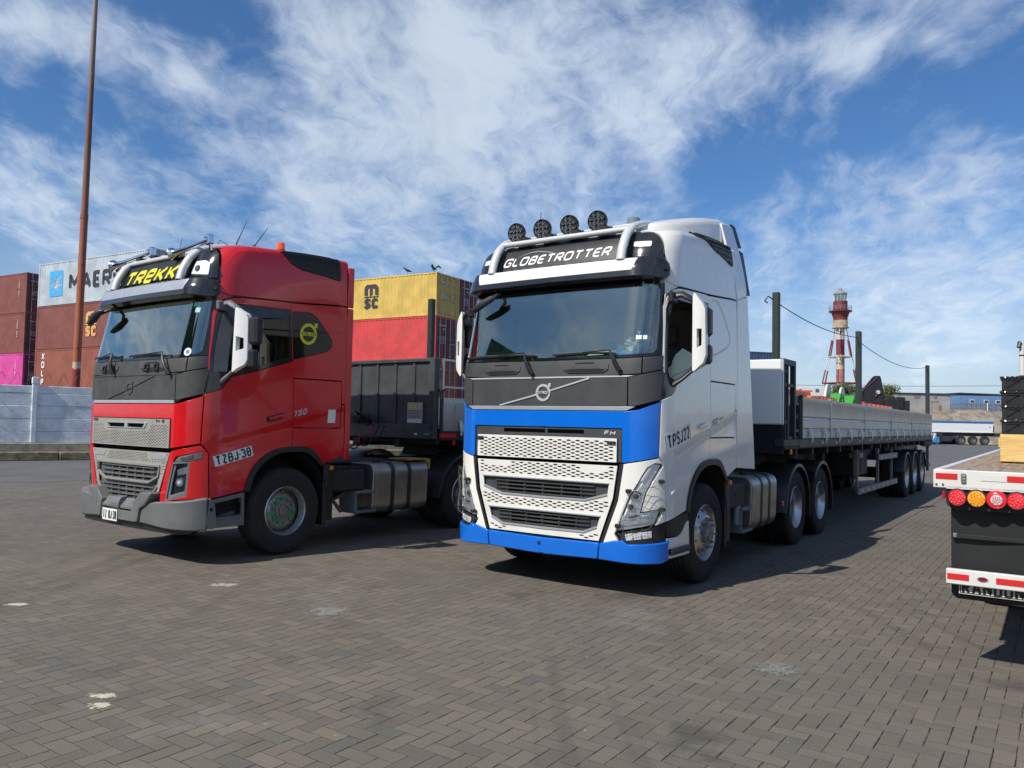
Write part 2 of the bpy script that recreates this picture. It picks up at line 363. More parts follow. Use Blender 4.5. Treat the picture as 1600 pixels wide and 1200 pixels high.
    def text(s, txt, size, fm, shear=0., off=0., wide=1., h=.002, m=0, align='CENTER', space=1., wt=None, rnd=.22, fit=None):
        """lettering drawn with broad strokes (cap height .72 size) on the surface fm"""
        H = .72 * size; wt = (wt or .145) * size + off * 2; x = 0.; out = []
        GP = .11
        if fit: nat = sum(GLYPH.get(c_, GLYPH['-'])[0] * H for c_ in txt) * 1.2 + GP * size * space * (len(txt) - 1); wide = fit / nat
        for ch in txt:
            w, st = GLYPH.get(ch, GLYPH['-']); wv = w * H * wide * 1.2
            for L in st:
                cl = L[0] == L[-1] and len(L) > 2
                P = [((p[0] * wv), p[1] * (H - wt) + wt / 2) for p in L]; P = [(wt / 2 + p[0] / max(wv, 1e-9) * max(wv - wt, 1e-4), p[1]) if wv > wt else p for p in P]
                Q = [P[0]]
                for i in range(1, len(P) - 1):
                    c = Vector(P[i]); a_ = Vector(P[i - 1]) - c; b_ = Vector(P[i + 1]) - c; d = min(rnd * H, a_.length * .48, b_.length * .48)
                    if rnd <= 0 or abs(a_.normalized().dot(b_.normalized()) + 1) < .02: Q.append(P[i]); continue
                    a_ = c + a_.normalized() * d; b_ = c + b_.normalized() * d; Q += [tuple(a_ * (1 - t) ** 2 + c * 2 * t * (1 - t) + b_ * t * t) for t in (0, .25, .5, .75, 1)]
                Q.append(P[-1]); Q = [q for i, q in enumerate(Q) if i == 0 or math.dist(q, Q[i - 1]) > 1e-6]
                out.append([(px + x, py) for px, py in Q])
            x += wv + GP * size * wide * space
        W_ = x - GP * size * wide * space; x0 = {'CENTER': -W_ / 2, 'LEFT': 0., 'RIGHT': -W_}[align]
        for k, Q in enumerate(out):
            Q = np.array(Q); d = np.diff(Q, axis=0); d /= np.maximum(np.linalg.norm(d, axis=1), 1e-9)[:, None]
            closed = math.dist(Q[0], Q[-1]) < 1e-6 and len(Q) > 3
            dp = np.vstack([d[-1:] if closed else d[:1], d]); dn = np.vstack([d, d[:1] if closed else d[-1:]]); n1 = np.stack([-dp[:, 1], dp[:, 0]], 1); n2 = np.stack([-dn[:, 1], dn[:, 0]], 1)
            mm = n1 + n2; mm = mm / np.maximum((mm * mm).sum(1) / 2, .5)[:, None]
            A = Q + mm * wt / 2; B = Q - mm * wt / 2; P = np.vstack([A, B]); P[:, 0] += x0; P[:, 1] -= H / 2; P[:, 0] += P[:, 1] * shear
            n = len(Q); s.add(fm(P[:, 0], P[:, 1], np.full(len(P), h + k * .00006)), [(n + i, n + i + 1, i + 1, i) for i in range(n - 1)], m)
        return s
    def build(s, name, mats, parent=None, smooth=38, loc=None, rz=None):
        me = bpy.data.meshes.new(name); me.from_pydata(s.v, [], s.f)
        if not isinstance(mats, (list, tuple)): mats = [mats]
        for x in mats: me.materials.append(x)
        if len(mats) > 1: me.polygons.foreach_set('material_index', s.m)
        me.polygons.foreach_set('use_smooth', [True] * len(s.f)); me.set_sharp_from_angle(angle=R(smooth))
        if s.n:
            cn = [tuple(c.vector) for c in me.corner_normals]; li = [l.vertex_index for l in me.loops]
            me.normals_split_custom_set([s.n.get(i, cn[k]) for k, i in enumerate(li)])
        o = bpy.data.objects.new(name, me); COL.objects.link(o); o.parent = parent
        if loc is not None: o.location = loc
        if rz is not None: o.rotation_euler = (0, 0, rz)
        return o
def frame(o, ex, ey, ez):
    """map (a, b, h) -> o + a ex + b ey + h ez"""
    o, ex, ey, ez = [np.array(x, float) for x in (o, ex, ey, ez)]
    return lambda A, B, H: o + np.outer(A, ex) + np.outer(B, ey) + np.outer(H, ez)
def M4(loc, rz=0., rx=0., ry=0.): return Matrix.Translation(loc) @ Matrix.Rotation(rz, 4, 'Z') @ Matrix.Rotation(ry, 4, 'Y') @ Matrix.Rotation(rx, 4, 'X')
# ================================================================== SETTING
def ground_mats():
    m = bpy.data.materials.new('block_paving'); m.use_nodes = True; t = m.node_tree; b = t.nodes['Principled BSDF']
    co = t.nodes.new('ShaderNodeTexCoord'); P0 = V(t, co.outputs['Object'])
    wob = noise(t, P0, 1.3, 3, .5) * .05
    P = mapv(t, P0, (4.855, 4.855, 1), R(35.1))       # blocks of 0.2 x 0.1 m laid herringbone, square to the lorries
    x, y, _ = sep(t, P); x = x * 2 + wob * 1.5; y = y * 2 + wob
    jit = noise(t, mapv(t, P0, (1, 1, 1)), 23., 2, .5) * .07 - .035
    x = x + jit; y = y + jit * .8
    ix, iy = x.floor(), y.floor(); k = (ix - iy).mod(4.); fx, fy = x - ix, y - iy
    k0, k1, k2, k3 = k.eq(0.), k.eq(1.), k.eq(2.), k.eq(3.)
    dX = (fx + k1).min((1 - fx) + k0); dY = (fy + k2).min((1 - fy) + k3); d = dX.min(dY)
    bid = comb(t, ix - k1, iy - k2, 0.)
    wn = t.nodes.new('ShaderNodeTexWhiteNoise'); wn.noise_dimensions = '2D'; link(t, bid, wn.inputs['Vector'])
    rnd = V(t, wn.outputs['Value']); rc = sep(t, V(t, wn.outputs['Color']))
    gap = noise(t, P0, 9., 3, .6).rng(.35, .7, .018, .06)
    j = (d / gap).rng(.35, 1.15)                               # 0 in the joint, 1 on the block
    fine = noise(t, P0, 160., 4, .75); mid = noise(t, P0, 1.1, 6, .6); big = noise(t, P0, .22, 5, .6); grit = noise(t, P0, 60., 3, .8)
    base = mixc(t, rnd, (.100, .085, .064), (.150, .128, .096))
    base = mixc(t, rc[1].rng(.90, .93) * .5, base, (.19, .155, .105))
    base = mixc(t, rc[2].rng(.93, .95) * .6, base, (.075, .082, .074))
    base = mixc(t, mid.rng(.38, .72) * .5, base, (.175, .148, .120))
    base = mixc(t, big.rng(.42, .66) * .40, base, (.078, .068, .060))
    base = mixc(t, fine.rng(.35, .72) * .55, base, (.25, .215, .175))
    base = mixc(t, grit.rng(.60, .74) * .55, base, (.045, .037, .031))
    base = mixc(t, noise(t, P0, 110., 2, .6).rng(.66, .74) * .6, base, (.50, .45, .38))
    sand = noise(t, P0, 2.6, 4, .7).rng(.46, .64)
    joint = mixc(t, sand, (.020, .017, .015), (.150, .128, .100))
    joint = mixc(t, (dX - dY).rng(-.02, .02) * .8, joint, (.150, .132, .102))  # cross joints filled sandy; joints the other way stay dark, sun shade painted in
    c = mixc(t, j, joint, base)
    # pale droppings, chips and oil that lie on the blocks
    sp = noise(t, P0, 15., 2, .5).rng(.735, .775); c = mixc(t, sp * .5, c, (.40, .37, .32))
    sp2 = noise(t, P0, 5.5, 5, .75).rng(.72, .80); c = mixc(t, sp2 * .38, c, (.33, .31, .28))
    oil = noise(t, mapv(t, P0, (1, 1, 1), 0, (7, 3, 0)), .9, 5, .6).rng(.60, .72); c = mixc(t, oil * .55, c, (.040, .037, .035))
    drip = noise(t, mapv(t, P0, (1, 1, 1), 0, (2, 9, 0)), 6., 3, .5).rng(.74, .77) * noise(t, P0, .5, 3, .5).rng(.5, .6); c = mixc(t, drip * .8, c, (.022, .020, .019))
    trk = noise(t, mapv(t, P0, (2.6, .05, 1), R(-35.1)), 1.6, 3, .55).rng(.52, .66) * noise(t, P0, .35, 3, .5).rng(.4, .6); c = mixc(t, trk * .22, c, (.045, .040, .037))
    pal = noise(t, mapv(t, P0, (1, 1, 1), 0, (12, 5, 0)), .55, 6, .7).rng(.58, .74); c = mixc(t, pal * .45, c, (.25, .235, .20))
    link(t, c, b.inputs['Base Color']); b.inputs['Roughness'].default_value = .82; b.inputs['Specular IOR Level'].default_value = .35
    h = j * .6 + fine * .18 + grit * .12 + rnd * .35 + rc[0] * .0 + mid * .5
    tilt = (fx * (rc[0] - .5) + fy * (rc[1] - .5)) * .5
    n = t.nodes.new('ShaderNodeBump'); n.inputs['Strength'].default_value = 1; n.inputs['Distance'].default_value = .007; link(t, h + tilt, n.inputs['Height'])
    t.links.new(n.outputs[0], b.inputs['Normal'])
    a = bpy.data.materials.new('asphalt'); a.use_nodes = True; t = a.node_tree; b = t.nodes['Principled BSDF']
    co = t.nodes.new('ShaderNodeTexCoord'); P0 = V(t, co.outputs['Object'])
    mid = noise(t, P0, .5, 6, .65); fine = noise(t, P0, 45., 4, .8); st = noise(t, mapv(t, P0, (.15, 1.2, 1), R(15)), .9, 5, .6)
    c = mixc(t, mid.rng(.3, .7), (.085, .083, .080), (.125, .120, .113)); c = mixc(t, fine.rng(.4, .8) * .5, c, (.19, .185, .17)); c = mixc(t, st.rng(.5, .7) * .4, c, (.17, .16, .145))
    c = mixc(t, noise(t, P0, 2.2, 3, .6).rng(.70, .76) * .6, c, (.35, .33, .29))
    link(t, c, b.inputs['Base Color']); b.inputs['Roughness'].default_value = .85
    n = t.nodes.new('ShaderNodeBump'); n.inputs['Distance'].default_value = .006; link(t, fine + mid, n.inputs['Height']); t.links.new(n.outputs[0], b.inputs['Normal'])
    return m, a
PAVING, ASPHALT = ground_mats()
def flat(name, pts, z, mat, kind='structure'):
    b = MB(); b.add([(x, y, z) for x, y in pts], [tuple(range(len(pts)))]); return tag(b.build(name, mat), kind=kind)
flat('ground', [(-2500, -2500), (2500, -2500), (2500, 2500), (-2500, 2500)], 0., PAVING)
flat('asphalt_road', [(-60, 12.0), (-24, 14.5), (-11.3, 18.5), (-6, 24), (6, 27.5), (19, 29.5), (60, 36), (600, 120), (600, 900), (-600, 900), (-600, 40)], .004, ASPHALT)
# pale smears on the paving
smear_m = pm('dried_cement', (.62, .57, .42), .9, var=.2, vs=30)
smear_w = pm('white_chalk_dust', (.42, .40, .36), .95, var=.3, vs=30)
def smear(cx, cy, L, Wd, ang, seed, mat, name, label, cat='stain'):
    """a thin dried film on the blocks whose coverage breaks up and fades towards its rim"""
    key = mat.name + '_film_%d' % seed; m = mat.copy(); m.name = key; t = m.node_tree; b_ = t.nodes['Principled BSDF']
    co = t.nodes.new('ShaderNodeTexCoord'); g = sep(t, V(t, co.outputs['Generated'])); x, y = g[0] * 2 - 1, g[1] * 2 - 1; r = (x * x + y * y)
    P0 = mapv(t, V(t, co.outputs['Object']), (1, 1, 1), 0, (seed * 3.1, seed, 0)); f = noise(t, P0, 26., 5, .7) + noise(t, P0, 9., 3, .6) * .8
    link(t, ((f - r * .75).rng(.62, .80) * .85), b_.inputs['Alpha'])
    vs = [(cx + L * 1.5 * a * math.cos(ang) - Wd * 1.6 * c * math.sin(ang), cy + L * 1.5 * a * math.sin(ang) + Wd * 1.6 * c * math.cos(ang), .0035) for a, c in ((-1, -1), (1, -1), (1, 1), (-1, 1))]
    b = MB(); b.add(vs, [(0, 1, 2, 3)]); return tag(b.build(name, m), label, cat)
smear(-2.39, 4.72, .10, .035, .15, 1, smear_m, 'cement_smear', 'upper cream cement smear on the paving at lower left')
smear(-2.33, 4.56, .075, .035, .3, 2, smear_m, 'cement_smear', 'lower cream cement smear on the paving at lower left')
smear(-2.80, 7.82, .17, .07, .1, 3, smear_w, 'chalk_patch', 'white chalky patch on paving before the red truck')
smear(-1.54, 6.85, .16, .12, -.6, 5, pm('faint_chalk', (.235, .222, .19), .95, var=.3, vs=30), 'chalk_patch', 'faint chalky streak on paving between the two trucks')
smear(-4.25, 6.87, .10, .05, .2, 6, smear_m, 'cement_smear', 'small cream smear on paving at the left edge')
smear(1.86, 5.48, .16, .10, .4, 7, pm('pale_green_dust', (.20, .21, .18), .95, var=.3, vs=30), 'dust_patch', 'pale grey green dusty patch on the paving at right')

# ------------------------------------------------------------------ concrete wall on a stepped stone kerb
WD = Vector((.80, .60, 0)); WN = Vector((.60, -.80, 0)); W0 = Vector((-17.25, 26.4, 0))
def wallf(h0): return lambda A, B, H: np.array(W0 + WN * 0) + np.outer(A, WD) + np.outer(B, (0, 0, 1)) + np.outer(np.asarray(H) + h0, WN)
stone = pm('old_kerb_stone', (.30, .265, .20), .9, var=.35, vs=3., bump=.012, bs=14.)
stone_d = pm('weathered_kerb_stone', (.20, .165, .10), .9, var=.5, vs=4., bump=.012, bs=14.)
paintw = pm('faded_blue_wall_paint', (.66, .69, .72), .85, var=.15, vs=2.5, bump=.006, bs=9., streak=.25)
wp = empty('precast_wall', 'pale blue precast concrete panel wall standing on a stone kerb', 'wall')
rr = random.Random(4)
T0, T1, SPN = -13.0, 17.0, 2.5
k = MB()
for (za, zb, f0, f1, mi) in ((0, .30, .02, .60, 0),):
    x = T0
    while x < T1:
        L = rr.uniform(1.2, 2.0); k.box((x + .01, 0, 0), (min(x + L, T1) - .01, .55 + rr.uniform(-.02, .02), .3 + rr.uniform(-.012, .012)), .03, 0, Matrix.Translation(W0) @ Matrix(((WD.x, WN.x, 0, 0), (WD.y, WN.y, 0, 0), (0, 0, 1, 0), (0, 0, 0, 1)))); x += L
kerb = k.build('kerb', stone_d); tag(kerb, kind='structure')
k = MB(); k.box((T0, -.25, .0), (T1, .2, .60), .03, 0, Matrix.Translation(W0) @ Matrix(((WD.x, WN.x, 0, 0), (WD.y, WN.y, 0, 0), (0, 0, 1, 0), (0, 0, 0, 1))))
k.build('plinth', stone, wp)
WM = Matrix.Translation(W0) @ Matrix(((WD.x, WN.x, 0, 0), (WD.y, WN.y, 0, 0), (0, 0, 1, 0), (0, 0, 0, 1)))
i = 0; x = 1.0 - 5 * SPN
while x < T1 - .1:
    if i:
        pn = MB(); zs = [.6, .98, 1.43, 1.87, 2.30, 2.56]
        for a, c in zip(zs, zs[1:]): pn.box((x - SPN + .07, -.03, a + .004), (x - .07, .03 + rr.uniform(-.012, .008), c - .004), .012, 0, WM)
        pn.build('wall_panel', paintw, wp)
    if i: bk = MB(); bk.box((x - SPN + .07, -.02, .60), (x - .07, .016, 2.545), 0, 0, WM); bk.build('panel_joint', stone, wp)
    ps = MB(); ps.box((x - .085, -.09, .6), (x + .085, .10, 2.62), .02, 0, WM); ps.box((x - .10, -.11, 2.62), (x + .10, .12, 2.86), .02, 0, WM)
    ps.build('wall_post', paintw, wp); x += SPN; i += 1
wire = MB(); pts = []
for i in range(900):
    a = i * .35; pts.append(WM @ Vector((T0 + 1 + i * .0255, math.cos(a) * .20, 2.80 + math.sin(a) * .20)))
wire.tube(pts, .006, 4); tag(wire.build('razor_wire', pm('dull_wire', (.10, .09, .08), .6, 1.)), 'coil of thin razor wire along the top of the blue wall', 'razor wire')

# ------------------------------------------------------------------ rusty light mast behind the wall
m = bpy.data.materials.new('rusty_red_mast'); m.use_nodes = True; t = m.node_tree; b = t.nodes['Principled BSDF']
co = t.nodes.new('ShaderNodeTexCoord'); P0 = V(t, co.outputs['Object']); z = sep(t, P0)[2]; f = noise(t, mapv(t, P0, (3, 3, .5)), 2., 6, .65)
c = mixc(t, (z + f * 6).rng(8., 17.), (.36, .10, .045), (.17, .085, .06)); c = mixc(t, (z + f * 4).rng(15., 20.5), c, (.26, .22, .20)); c = mixc(t, noise(t, P0, 6., 5, .7).rng(.55, .68) * .7, c, (.13, .045, .03))
c = mixc(t, (z + f * .3).rng(3.55, 3.58) * (1 - (z + f * .3).rng(3.8, 3.83)), c, (.50, .40, .25)); c = mixc(t, 1 - (z + f * .3).rng(3.50, 3.56), c, (.25, .03, .025))
link(t, c, b.inputs['Base Color']); b.inputs['Roughness'].default_value = .7
mast = empty('light_mast', 'tall rusty red light mast rising behind the blue wall', 'light mast', (-17.3, 31, 0))
b_ = MB(); b_.cyl((0, 0, 0), (.05, 0, 9.5), .155, .135, 20); b_.cyl((.05, 0, 9.5), (.10, 0, 18.9), .128, .09, 20); b_.cyl((.04, 0, 9.4), (.05, 0, 9.6), .15, .15, 20)
b_.build('pole', m, mast)
dk = pm('dark_lamp_metal', (.04, .04, .045), .5, .6)
b_ = MB(); b_.tube([(.1, 0, 18.75), (.45, -.1, 18.62), (.75, -.15, 18.68)], .035, 8, 0); b_.tube([(.1, 0, 18.9), (-.6, .1, 18.95)], .035, 8); b_.build('lamp_arm', dk, mast)
for q in ((.70, -.15, 18.60), (-.6, .1, 18.9)):
    b_ = MB(); b_.box((q[0] - .2, q[1] - .2, q[2] - .06), (q[0] + .2, q[1] + .2, q[2] + .08), .03); b_.box((q[0] - .15, q[1] - .15, q[2] - .09), (q[0] + .15, q[1] + .15, q[2] - .06), .01); b_.build('floodlight', dk, mast)

# ------------------------------------------------------------------ shipping containers
E1 = Vector((-.867, .498, 0)); E2 = Vector((.498, .867, 0)); CRZ = math.atan2(E1.y, E1.x)   # local x along the length, y... towards the yard is -E2
def cpaint(n, c, v=.16, st=.5): return pm('container_paint_' + n, c, .55, var=v, vs=1.1, streak=st, bump=.02, bs=1.3, dust=.25)
CP = dict(grey=cpaint('pale_grey', (.42, .47, .50)), brown=cpaint('oxide_brown', (.20, .048, .035)), brown2=cpaint('rust_brown', (.26, .065, .035)), maroon=cpaint('maroon', (.125, .022, .028)),
          pink=cpaint('magenta', (.62, .05, .28)), yellow=cpaint('mustard', (.60, .40, .075)), red=cpaint('bright_red', (.56, .035, .035)), blue=cpaint('navy', (.03, .07, .16)), olive=cpaint('olive', (.20, .19, .07)), green=cpaint('green', (.04, .14, .08)))
steel_rod = pm('galvanised_rod', (.42, .43, .44), .45, .8, var=.2)
letter = {k: pm('lettering_' + k, c, .6) for k, c in dict(white=(.75, .75, .72), black=(.03, .032, .035), gold=(.68, .36, .10), blue=(.06, .36, .66)).items()}
_cm = {}
def container_mesh(L, h):
    if (L, h) in _cm: return _cm[(L, h)]
    W_ = 2.438; b = MB()
    # frame: local x 0..L (door end at 0), y 0..W_ , z 0..h
    for x in (0, L):
        for y in (0, W_): b.box((x - .0 if x == 0 else L - .16, y if y == 0 else W_ - .14, .11), (.16 if x == 0 else L, .14 if y == 0 else W_, h - .11), .006)
        for y in (0, W_):
            for z in (0, h - .118): b.box((-.006 if x == 0 else L - .172, -.006 if y == 0 else W_ - .156, z), (.172 if x == 0 else L + .006, .156 if y == 0 else W_ + .006, z + .118), .012)
    for y in (0, W_):
        s = 1 if y == 0 else -1
        b.box((.17, y, h - .09), (L - .17, y + s * .06, h - .01), .006); b.box((.17, y, .02), (L - .17, y + s * .06, .17), .006)
        pts = []; x = .16; ph = 0
        while x < L - .17:
            for dx_, dep in ((.072, .008), (.068, .044), (.070, .044), (.068, .008)):
                pts.append((x, y + s * dep)); x = x + dx_
        pts.append((L - .16, y + s * .008)); n = len(pts)
        vs = [(p[0], p[1], .16) for p in pts] + [(p[0], p[1], h - .08) for p in pts]
        b.add(vs, [((i, i + 1, n + i + 1, n + i) if s > 0 else (i + 1, i, n + i, n + i + 1)) for i in range(n - 1)])
    for x in (L,):
        b.box((L - .06, .13, h - .11), (L, W_ - .13, h - .0)); b.box((L - .06, .13, .0), (L, W_ - .13, .16)); b.box((L - .05, .13, .15), (L - .03, W_ - .13, h - .1))
    b.box((.0, .14, h - .12), (.08, W_ - .14, h - .012), .005); b.box((0, .14, .0), (.08, W_ - .14, .14), .005)
    b.add([(.01, .01, h - .03), (L - .01, .01, h - .03), (L - .01, W_ - .01, h - .03), (.01, W_ - .01, h - .03)], [(0, 1, 2, 3)])
    b.box((.1, .1, .05), (L - .1, W_ - .1, .12))
    _cm[(L, h)] = b; return b
def container(x, y, z, h, col, label, name='shipping_container', L=12.19, rz=CRZ, group=None, texts=(), cat='container', door=None):
    """door end at local x=0; local +y side looks at the yard; (x, y) is the yard-side corner at the door end"""
    x -= math.sin(rz) * -2.438; y -= math.cos(rz) * 2.438
    t = empty(name, label, cat, (x, y, z), rz, group); mat = CP[col]
    key = 'cm_%s_%s' % (L, h)
    if key not in bpy.data.meshes:
        o = container_mesh(L, h).build('body', mat, t); o.data.name = key
    else:
        o = bpy.data.objects.new('body', bpy.data.meshes[key]); COL.objects.link(o); o.parent = t
        o.material_slots[0].link = 'OBJECT'; o.material_slots[0].material = mat
    dk2 = 'cd_%s' % h
    dm = CP[door] if door else mat
    for k_ in (0, 1):
        y0 = .15 if k_ == 0 else 1.225; y1 = 1.213 if k_ == 0 else 2.288
        dn = dk2 + str(k_)
        if dn not in bpy.data.meshes:
            b = MB(); b.box((.035, y0, .15), (.05, y1, h - .13)); 
            for q in range(5):
                za = .2 + q * (h - .4) / 5; b.box((.012, y0 + .03, za), (.036, y1 - .03, za + (h - .4) / 5 - .07), .01)
            b.box((.0, y0, .15), (.03, y0 + .03, h - .13)); b.box((.0, y1 - .03, .15), (.03, y1, h - .13))
            d = b.build('door', dm, t); d.data.name = dn
        else:
            d = bpy.data.objects.new('door', bpy.data.meshes[dn]); COL.objects.link(d); d.parent = t; d.material_slots[0].link = 'OBJECT'; d.material_slots[0].material = dm
        rn = 'cr_%s%d' % (h, k_)
        for j_, yy in enumerate((y0 + .24, y1 - .24)):
            rn2 = rn + str(j_)
            if rn2 not in bpy.data.meshes:
                b = MB(); b.cyl((-.035, yy, .06), (-.035, yy, h - .05), .018, n=8)
                for zz_ in (.25, h * .5, h - .3): b.box((-.05, yy - .05, zz_), (.01, yy + .05, zz_ + .06), .008)
                b.box((-.055, yy - .02, 1.0), (-.03, yy + (.34 if j_ == 0 else -.34), 1.04), .006)
                q = b.build('lock_rod', steel_rod, d); q.data.name = rn2
            else: q = bpy.data.objects.new('lock_rod', bpy.data.meshes[rn2]); COL.objects.link(q); q.parent = d
    r = random.Random(int(x * 100 + z * 10)); b = MB()
    fe = frame((-.006, 1.75, h * .62), (0, -1, 0), (0, 0, 1), (-1, 0, 0))
    b.text('%s %06d %d' % ('MSKU MRSU TGBU FSCU'.split()[r.randrange(4)], r.randrange(10**6), r.randrange(10)), .13, frame((-.012, 1.73, h * .80), (0, -1, 0), (0, 0, 1), (-1, 0, 0)), wide=.9)
    b.text('45G1', .13, frame((-.012, 1.6, h * .72), (0, -1, 0), (0, 0, 1), (-1, 0, 0)))
    for q in range(4): b.text('MAX WT 30 480', .07, frame((-.012, 1.73, h * .55 - q * .09), (0, -1, 0), (0, 0, 1), (-1, 0, 0)))
    b.build('door_lettering', letter['white'], t)
    for tx in texts:
        b = MB()
        tx(b); b.build('lettering', tx.mat, t)
    return t
def side_text(s, size, x, z, mat, wide=1., off=0., space=1., vertical=False, wt=None, rnd=.22, fit=None):
    # reads left to right for someone in the yard looking at the local -y side (local x runs to their left)
    def f(b):
        if vertical:
            for i, ch in enumerate(s): b.text(ch, size, frame((x, 2.442, z - i * size * .95), (-1, 0, 0), (0, 0, 1), (0, 1, 0)), wide=wide, off=off)
        else: b.text(s, size, frame((x, 2.442, z), (-1, 0, 0), (0, 0, 1), (0, 1, 0)), wide=wide, off=off, space=space, wt=wt, rnd=rnd, fit=fit)
    f.mat = mat; return f
def shape(polys, mat):
    def f(b):
        for p in polys: b.sheet([(-a, c) for a, c in p], [], frame((0, 2.442, 0), (-1, 0, 0), (0, 0, 1), (0, 1, 0)), grid=1e9, depth=.003, bevel=0)
    f.mat = mat; return f
def star(cx, cz, r0, r1, n=7):
    return [(cx + (r0 if i % 2 == 0 else r1) * math.sin(math.pi * i / n), cz + (r0 if i % 2 == 0 else r1) * math.cos(math.pi * i / n)) for i in range(2 * n)]
# stack A (far left)
Ax, Ay = -34.76, 55.48
for i, (c, lb) in enumerate((('maroon', 'brown container at the bottom of the far left stack behind wall'), ('pink', 'bright magenta pink container low in the far left stack'),
                             ('brown', 'brown container in the middle of the far left stack, on the pink one'), ('brown', 'topmost brown container of the far left stack, tex on its end'))):
    tx = [side_text('TCNU 834', .17, .95, 2.35, letter['white'], vertical=True)] if i else []
    ct = container(Ax, Ay, 2.9 * i, 2.896, c, lb, group='containers stacked behind the wall', texts=tx, door='maroon' if i else None)
    if i == 3:
        b = MB(); b.text('tex', .66, frame((-.07, 1.15, 1.95), (0, -1, 0), (0, 0, 1), (-1, 0, 0)), rnd=.15); b.build('lettering', letter['white'], ct)
# stack B
Bx, By = -21.53, 46.42
def msc(x, z, s, mat): return [side_text('m', s * 1.30, x, z + s * .42, mat, wt=.20, fit=s * 1.15), side_text('SC', s * .95, x, z - s * .46, mat, wt=.22, fit=s * 1.1), shape([[(x - s * .62, z - s * .06), (x + s * .62, z - s * .06), (x + s * .62, z + s * .01), (x - s * .62, z + s * .01)]], mat)]
container(Bx, By, 0, 2.896, 'brown', 'brown container at the bottom of the pale grey topped stack', group='containers stacked behind the wall')
container(Bx, By, 2.9, 2.896, 'brown2', 'rusty brown container with white vertical lettering under a logo marked brown one', group='containers stacked behind the wall',
          texts=[side_text('XOLPW', .60, 11.2, 2.45, letter['white'], vertical=True, fit=.46, wt=.2)])
container(Bx, By, 5.8, 2.896, 'brown', 'brown container with gold letters directly under the pale grey one', group='containers stacked behind the wall', texts=msc(6.05, 1.5, 1.0, letter['gold']))
container(Bx, By, 8.7, 2.896, 'grey', 'pale grey container with blue star panel topmost of its stack', group='containers stacked behind the wall',
          texts=[shape([[(9.35, .60), (10.85, .60), (10.85, 2.30), (9.35, 2.30)]], letter['blue']), shape([[(a, c) for a, c in star(10.10, 1.45, .70, .26)]], letter['white']),
                 side_text('MAERSK', 1.50, 5.35, 1.46, letter['black'], wt=.165, rnd=.10, fit=6.6)])
bpy.data.objects['lettering'].name
# stack C and the ones beside it
Cx, Cy = -4.54, 45.71
for j, cols in enumerate((('brown', 'brown2', 'red', 'yellow'), ('maroon', 'maroon', 'maroon', 'maroon'), ('maroon', 'olive', 'maroon', 'brown'), ('brown', 'maroon', 'olive', None), ('maroon', 'brown', 'maroon', None))):
    for i, c in enumerate(cols):
        if c is None: continue
        x = Cx + E2.x * 2.5 * j; y = Cy + E2.y * 2.5 * j
        row = ('nearest', 'second', 'third', 'fourth', 'rearmost')[j]; lev = ('bottom', 'second level', 'third level', 'top')[i]
        if j == 0 and i == 3: tx = msc(4.95, 1.42, .95, letter['black']); lb = 'mustard yellow container with black letters on top of the middle stack'
        elif j == 0 and i == 2: tx = []; lb = 'bright red container directly under the mustard yellow one'
        else: tx = []; lb = '%s container at %s of the %s middle stack behind the trucks' % (dict(brown='brown', brown2='rusty brown', maroon='maroon', olive='olive')[c], lev, row)
        container(x, y, 2.592 * i, 2.588, c, lb, group='containers in the middle stacks', texts=tx, door='maroon' if c == 'red' else None)
for i in range(3): container(21.6, 64.5, 2.592 * i, 2.588, 'blue', ('navy container at the bottom of the stack behind white headboard', 'navy container in the middle of the stack behind white headboard', 'topmost navy container peeping over the white headboard')[i], rz=math.atan2(-.25, -.97), group='navy containers')
# stack standing far to the left of the photographer, mirrored in the windscreens
for j in range(2):
    for i in range(4 + j):
        container(-17.0, 6.0 - j * 12.8, 2.6 * i, 2.588, ('maroon', 'brown', 'maroon', 'green')[(i + j) % 4], 'container %s of the %s stack left of the yard, mirrored in windscreens' % (('lowest', 'second', 'third', 'fourth', 'highest')[i], ('near', 'far')[j]), rz=R(-86), group='containers left of the yard')
# birds on the yellow container
bird_m = pm('dark_feathers', (.03, .03, .035), .8)
for q, (x, y, z, lb) in enumerate(((-4.75, 46.1, 10.37, 'dark bird with raised wings perched at the yellow container corner'), (-6.4, 46.8, 10.37, 'small dark bird perched on the yellow container roof edge'))):
    b = MB(); b.tube([(-.22, 0, .16), (-.08, 0, .2), (.08, 0, .25), (.16, 0, .34), (.22, 0, .37), (.32, 0, .35)], [(.012, .03), (.06, .07), (.08, .09), (.05, .05), (.05, .05), (.008, .008)], 10)
    b.tube([(.02, .03, .0), (.02, .03, .2)], .01, 6); b.tube([(.02, -.03, .0), (.02, -.03, .2)], .01, 6)
    if q == 0: b.tube([(0, .06, .28), (-.08, .25, .42), (-.15, .4, .3)], [(.02, .05), (.015, .08), (.01, .03)], 8); b.tube([(0, -.06, .28), (-.08, -.25, .42), (-.15, -.4, .3)], [(.02, .05), (.015, .08), (.01, .03)], 8)
    tag(b.build('bird', bird_m, loc=(x, y, z), rz=2.3 + q), lb, 'bird', 'birds on the containers')
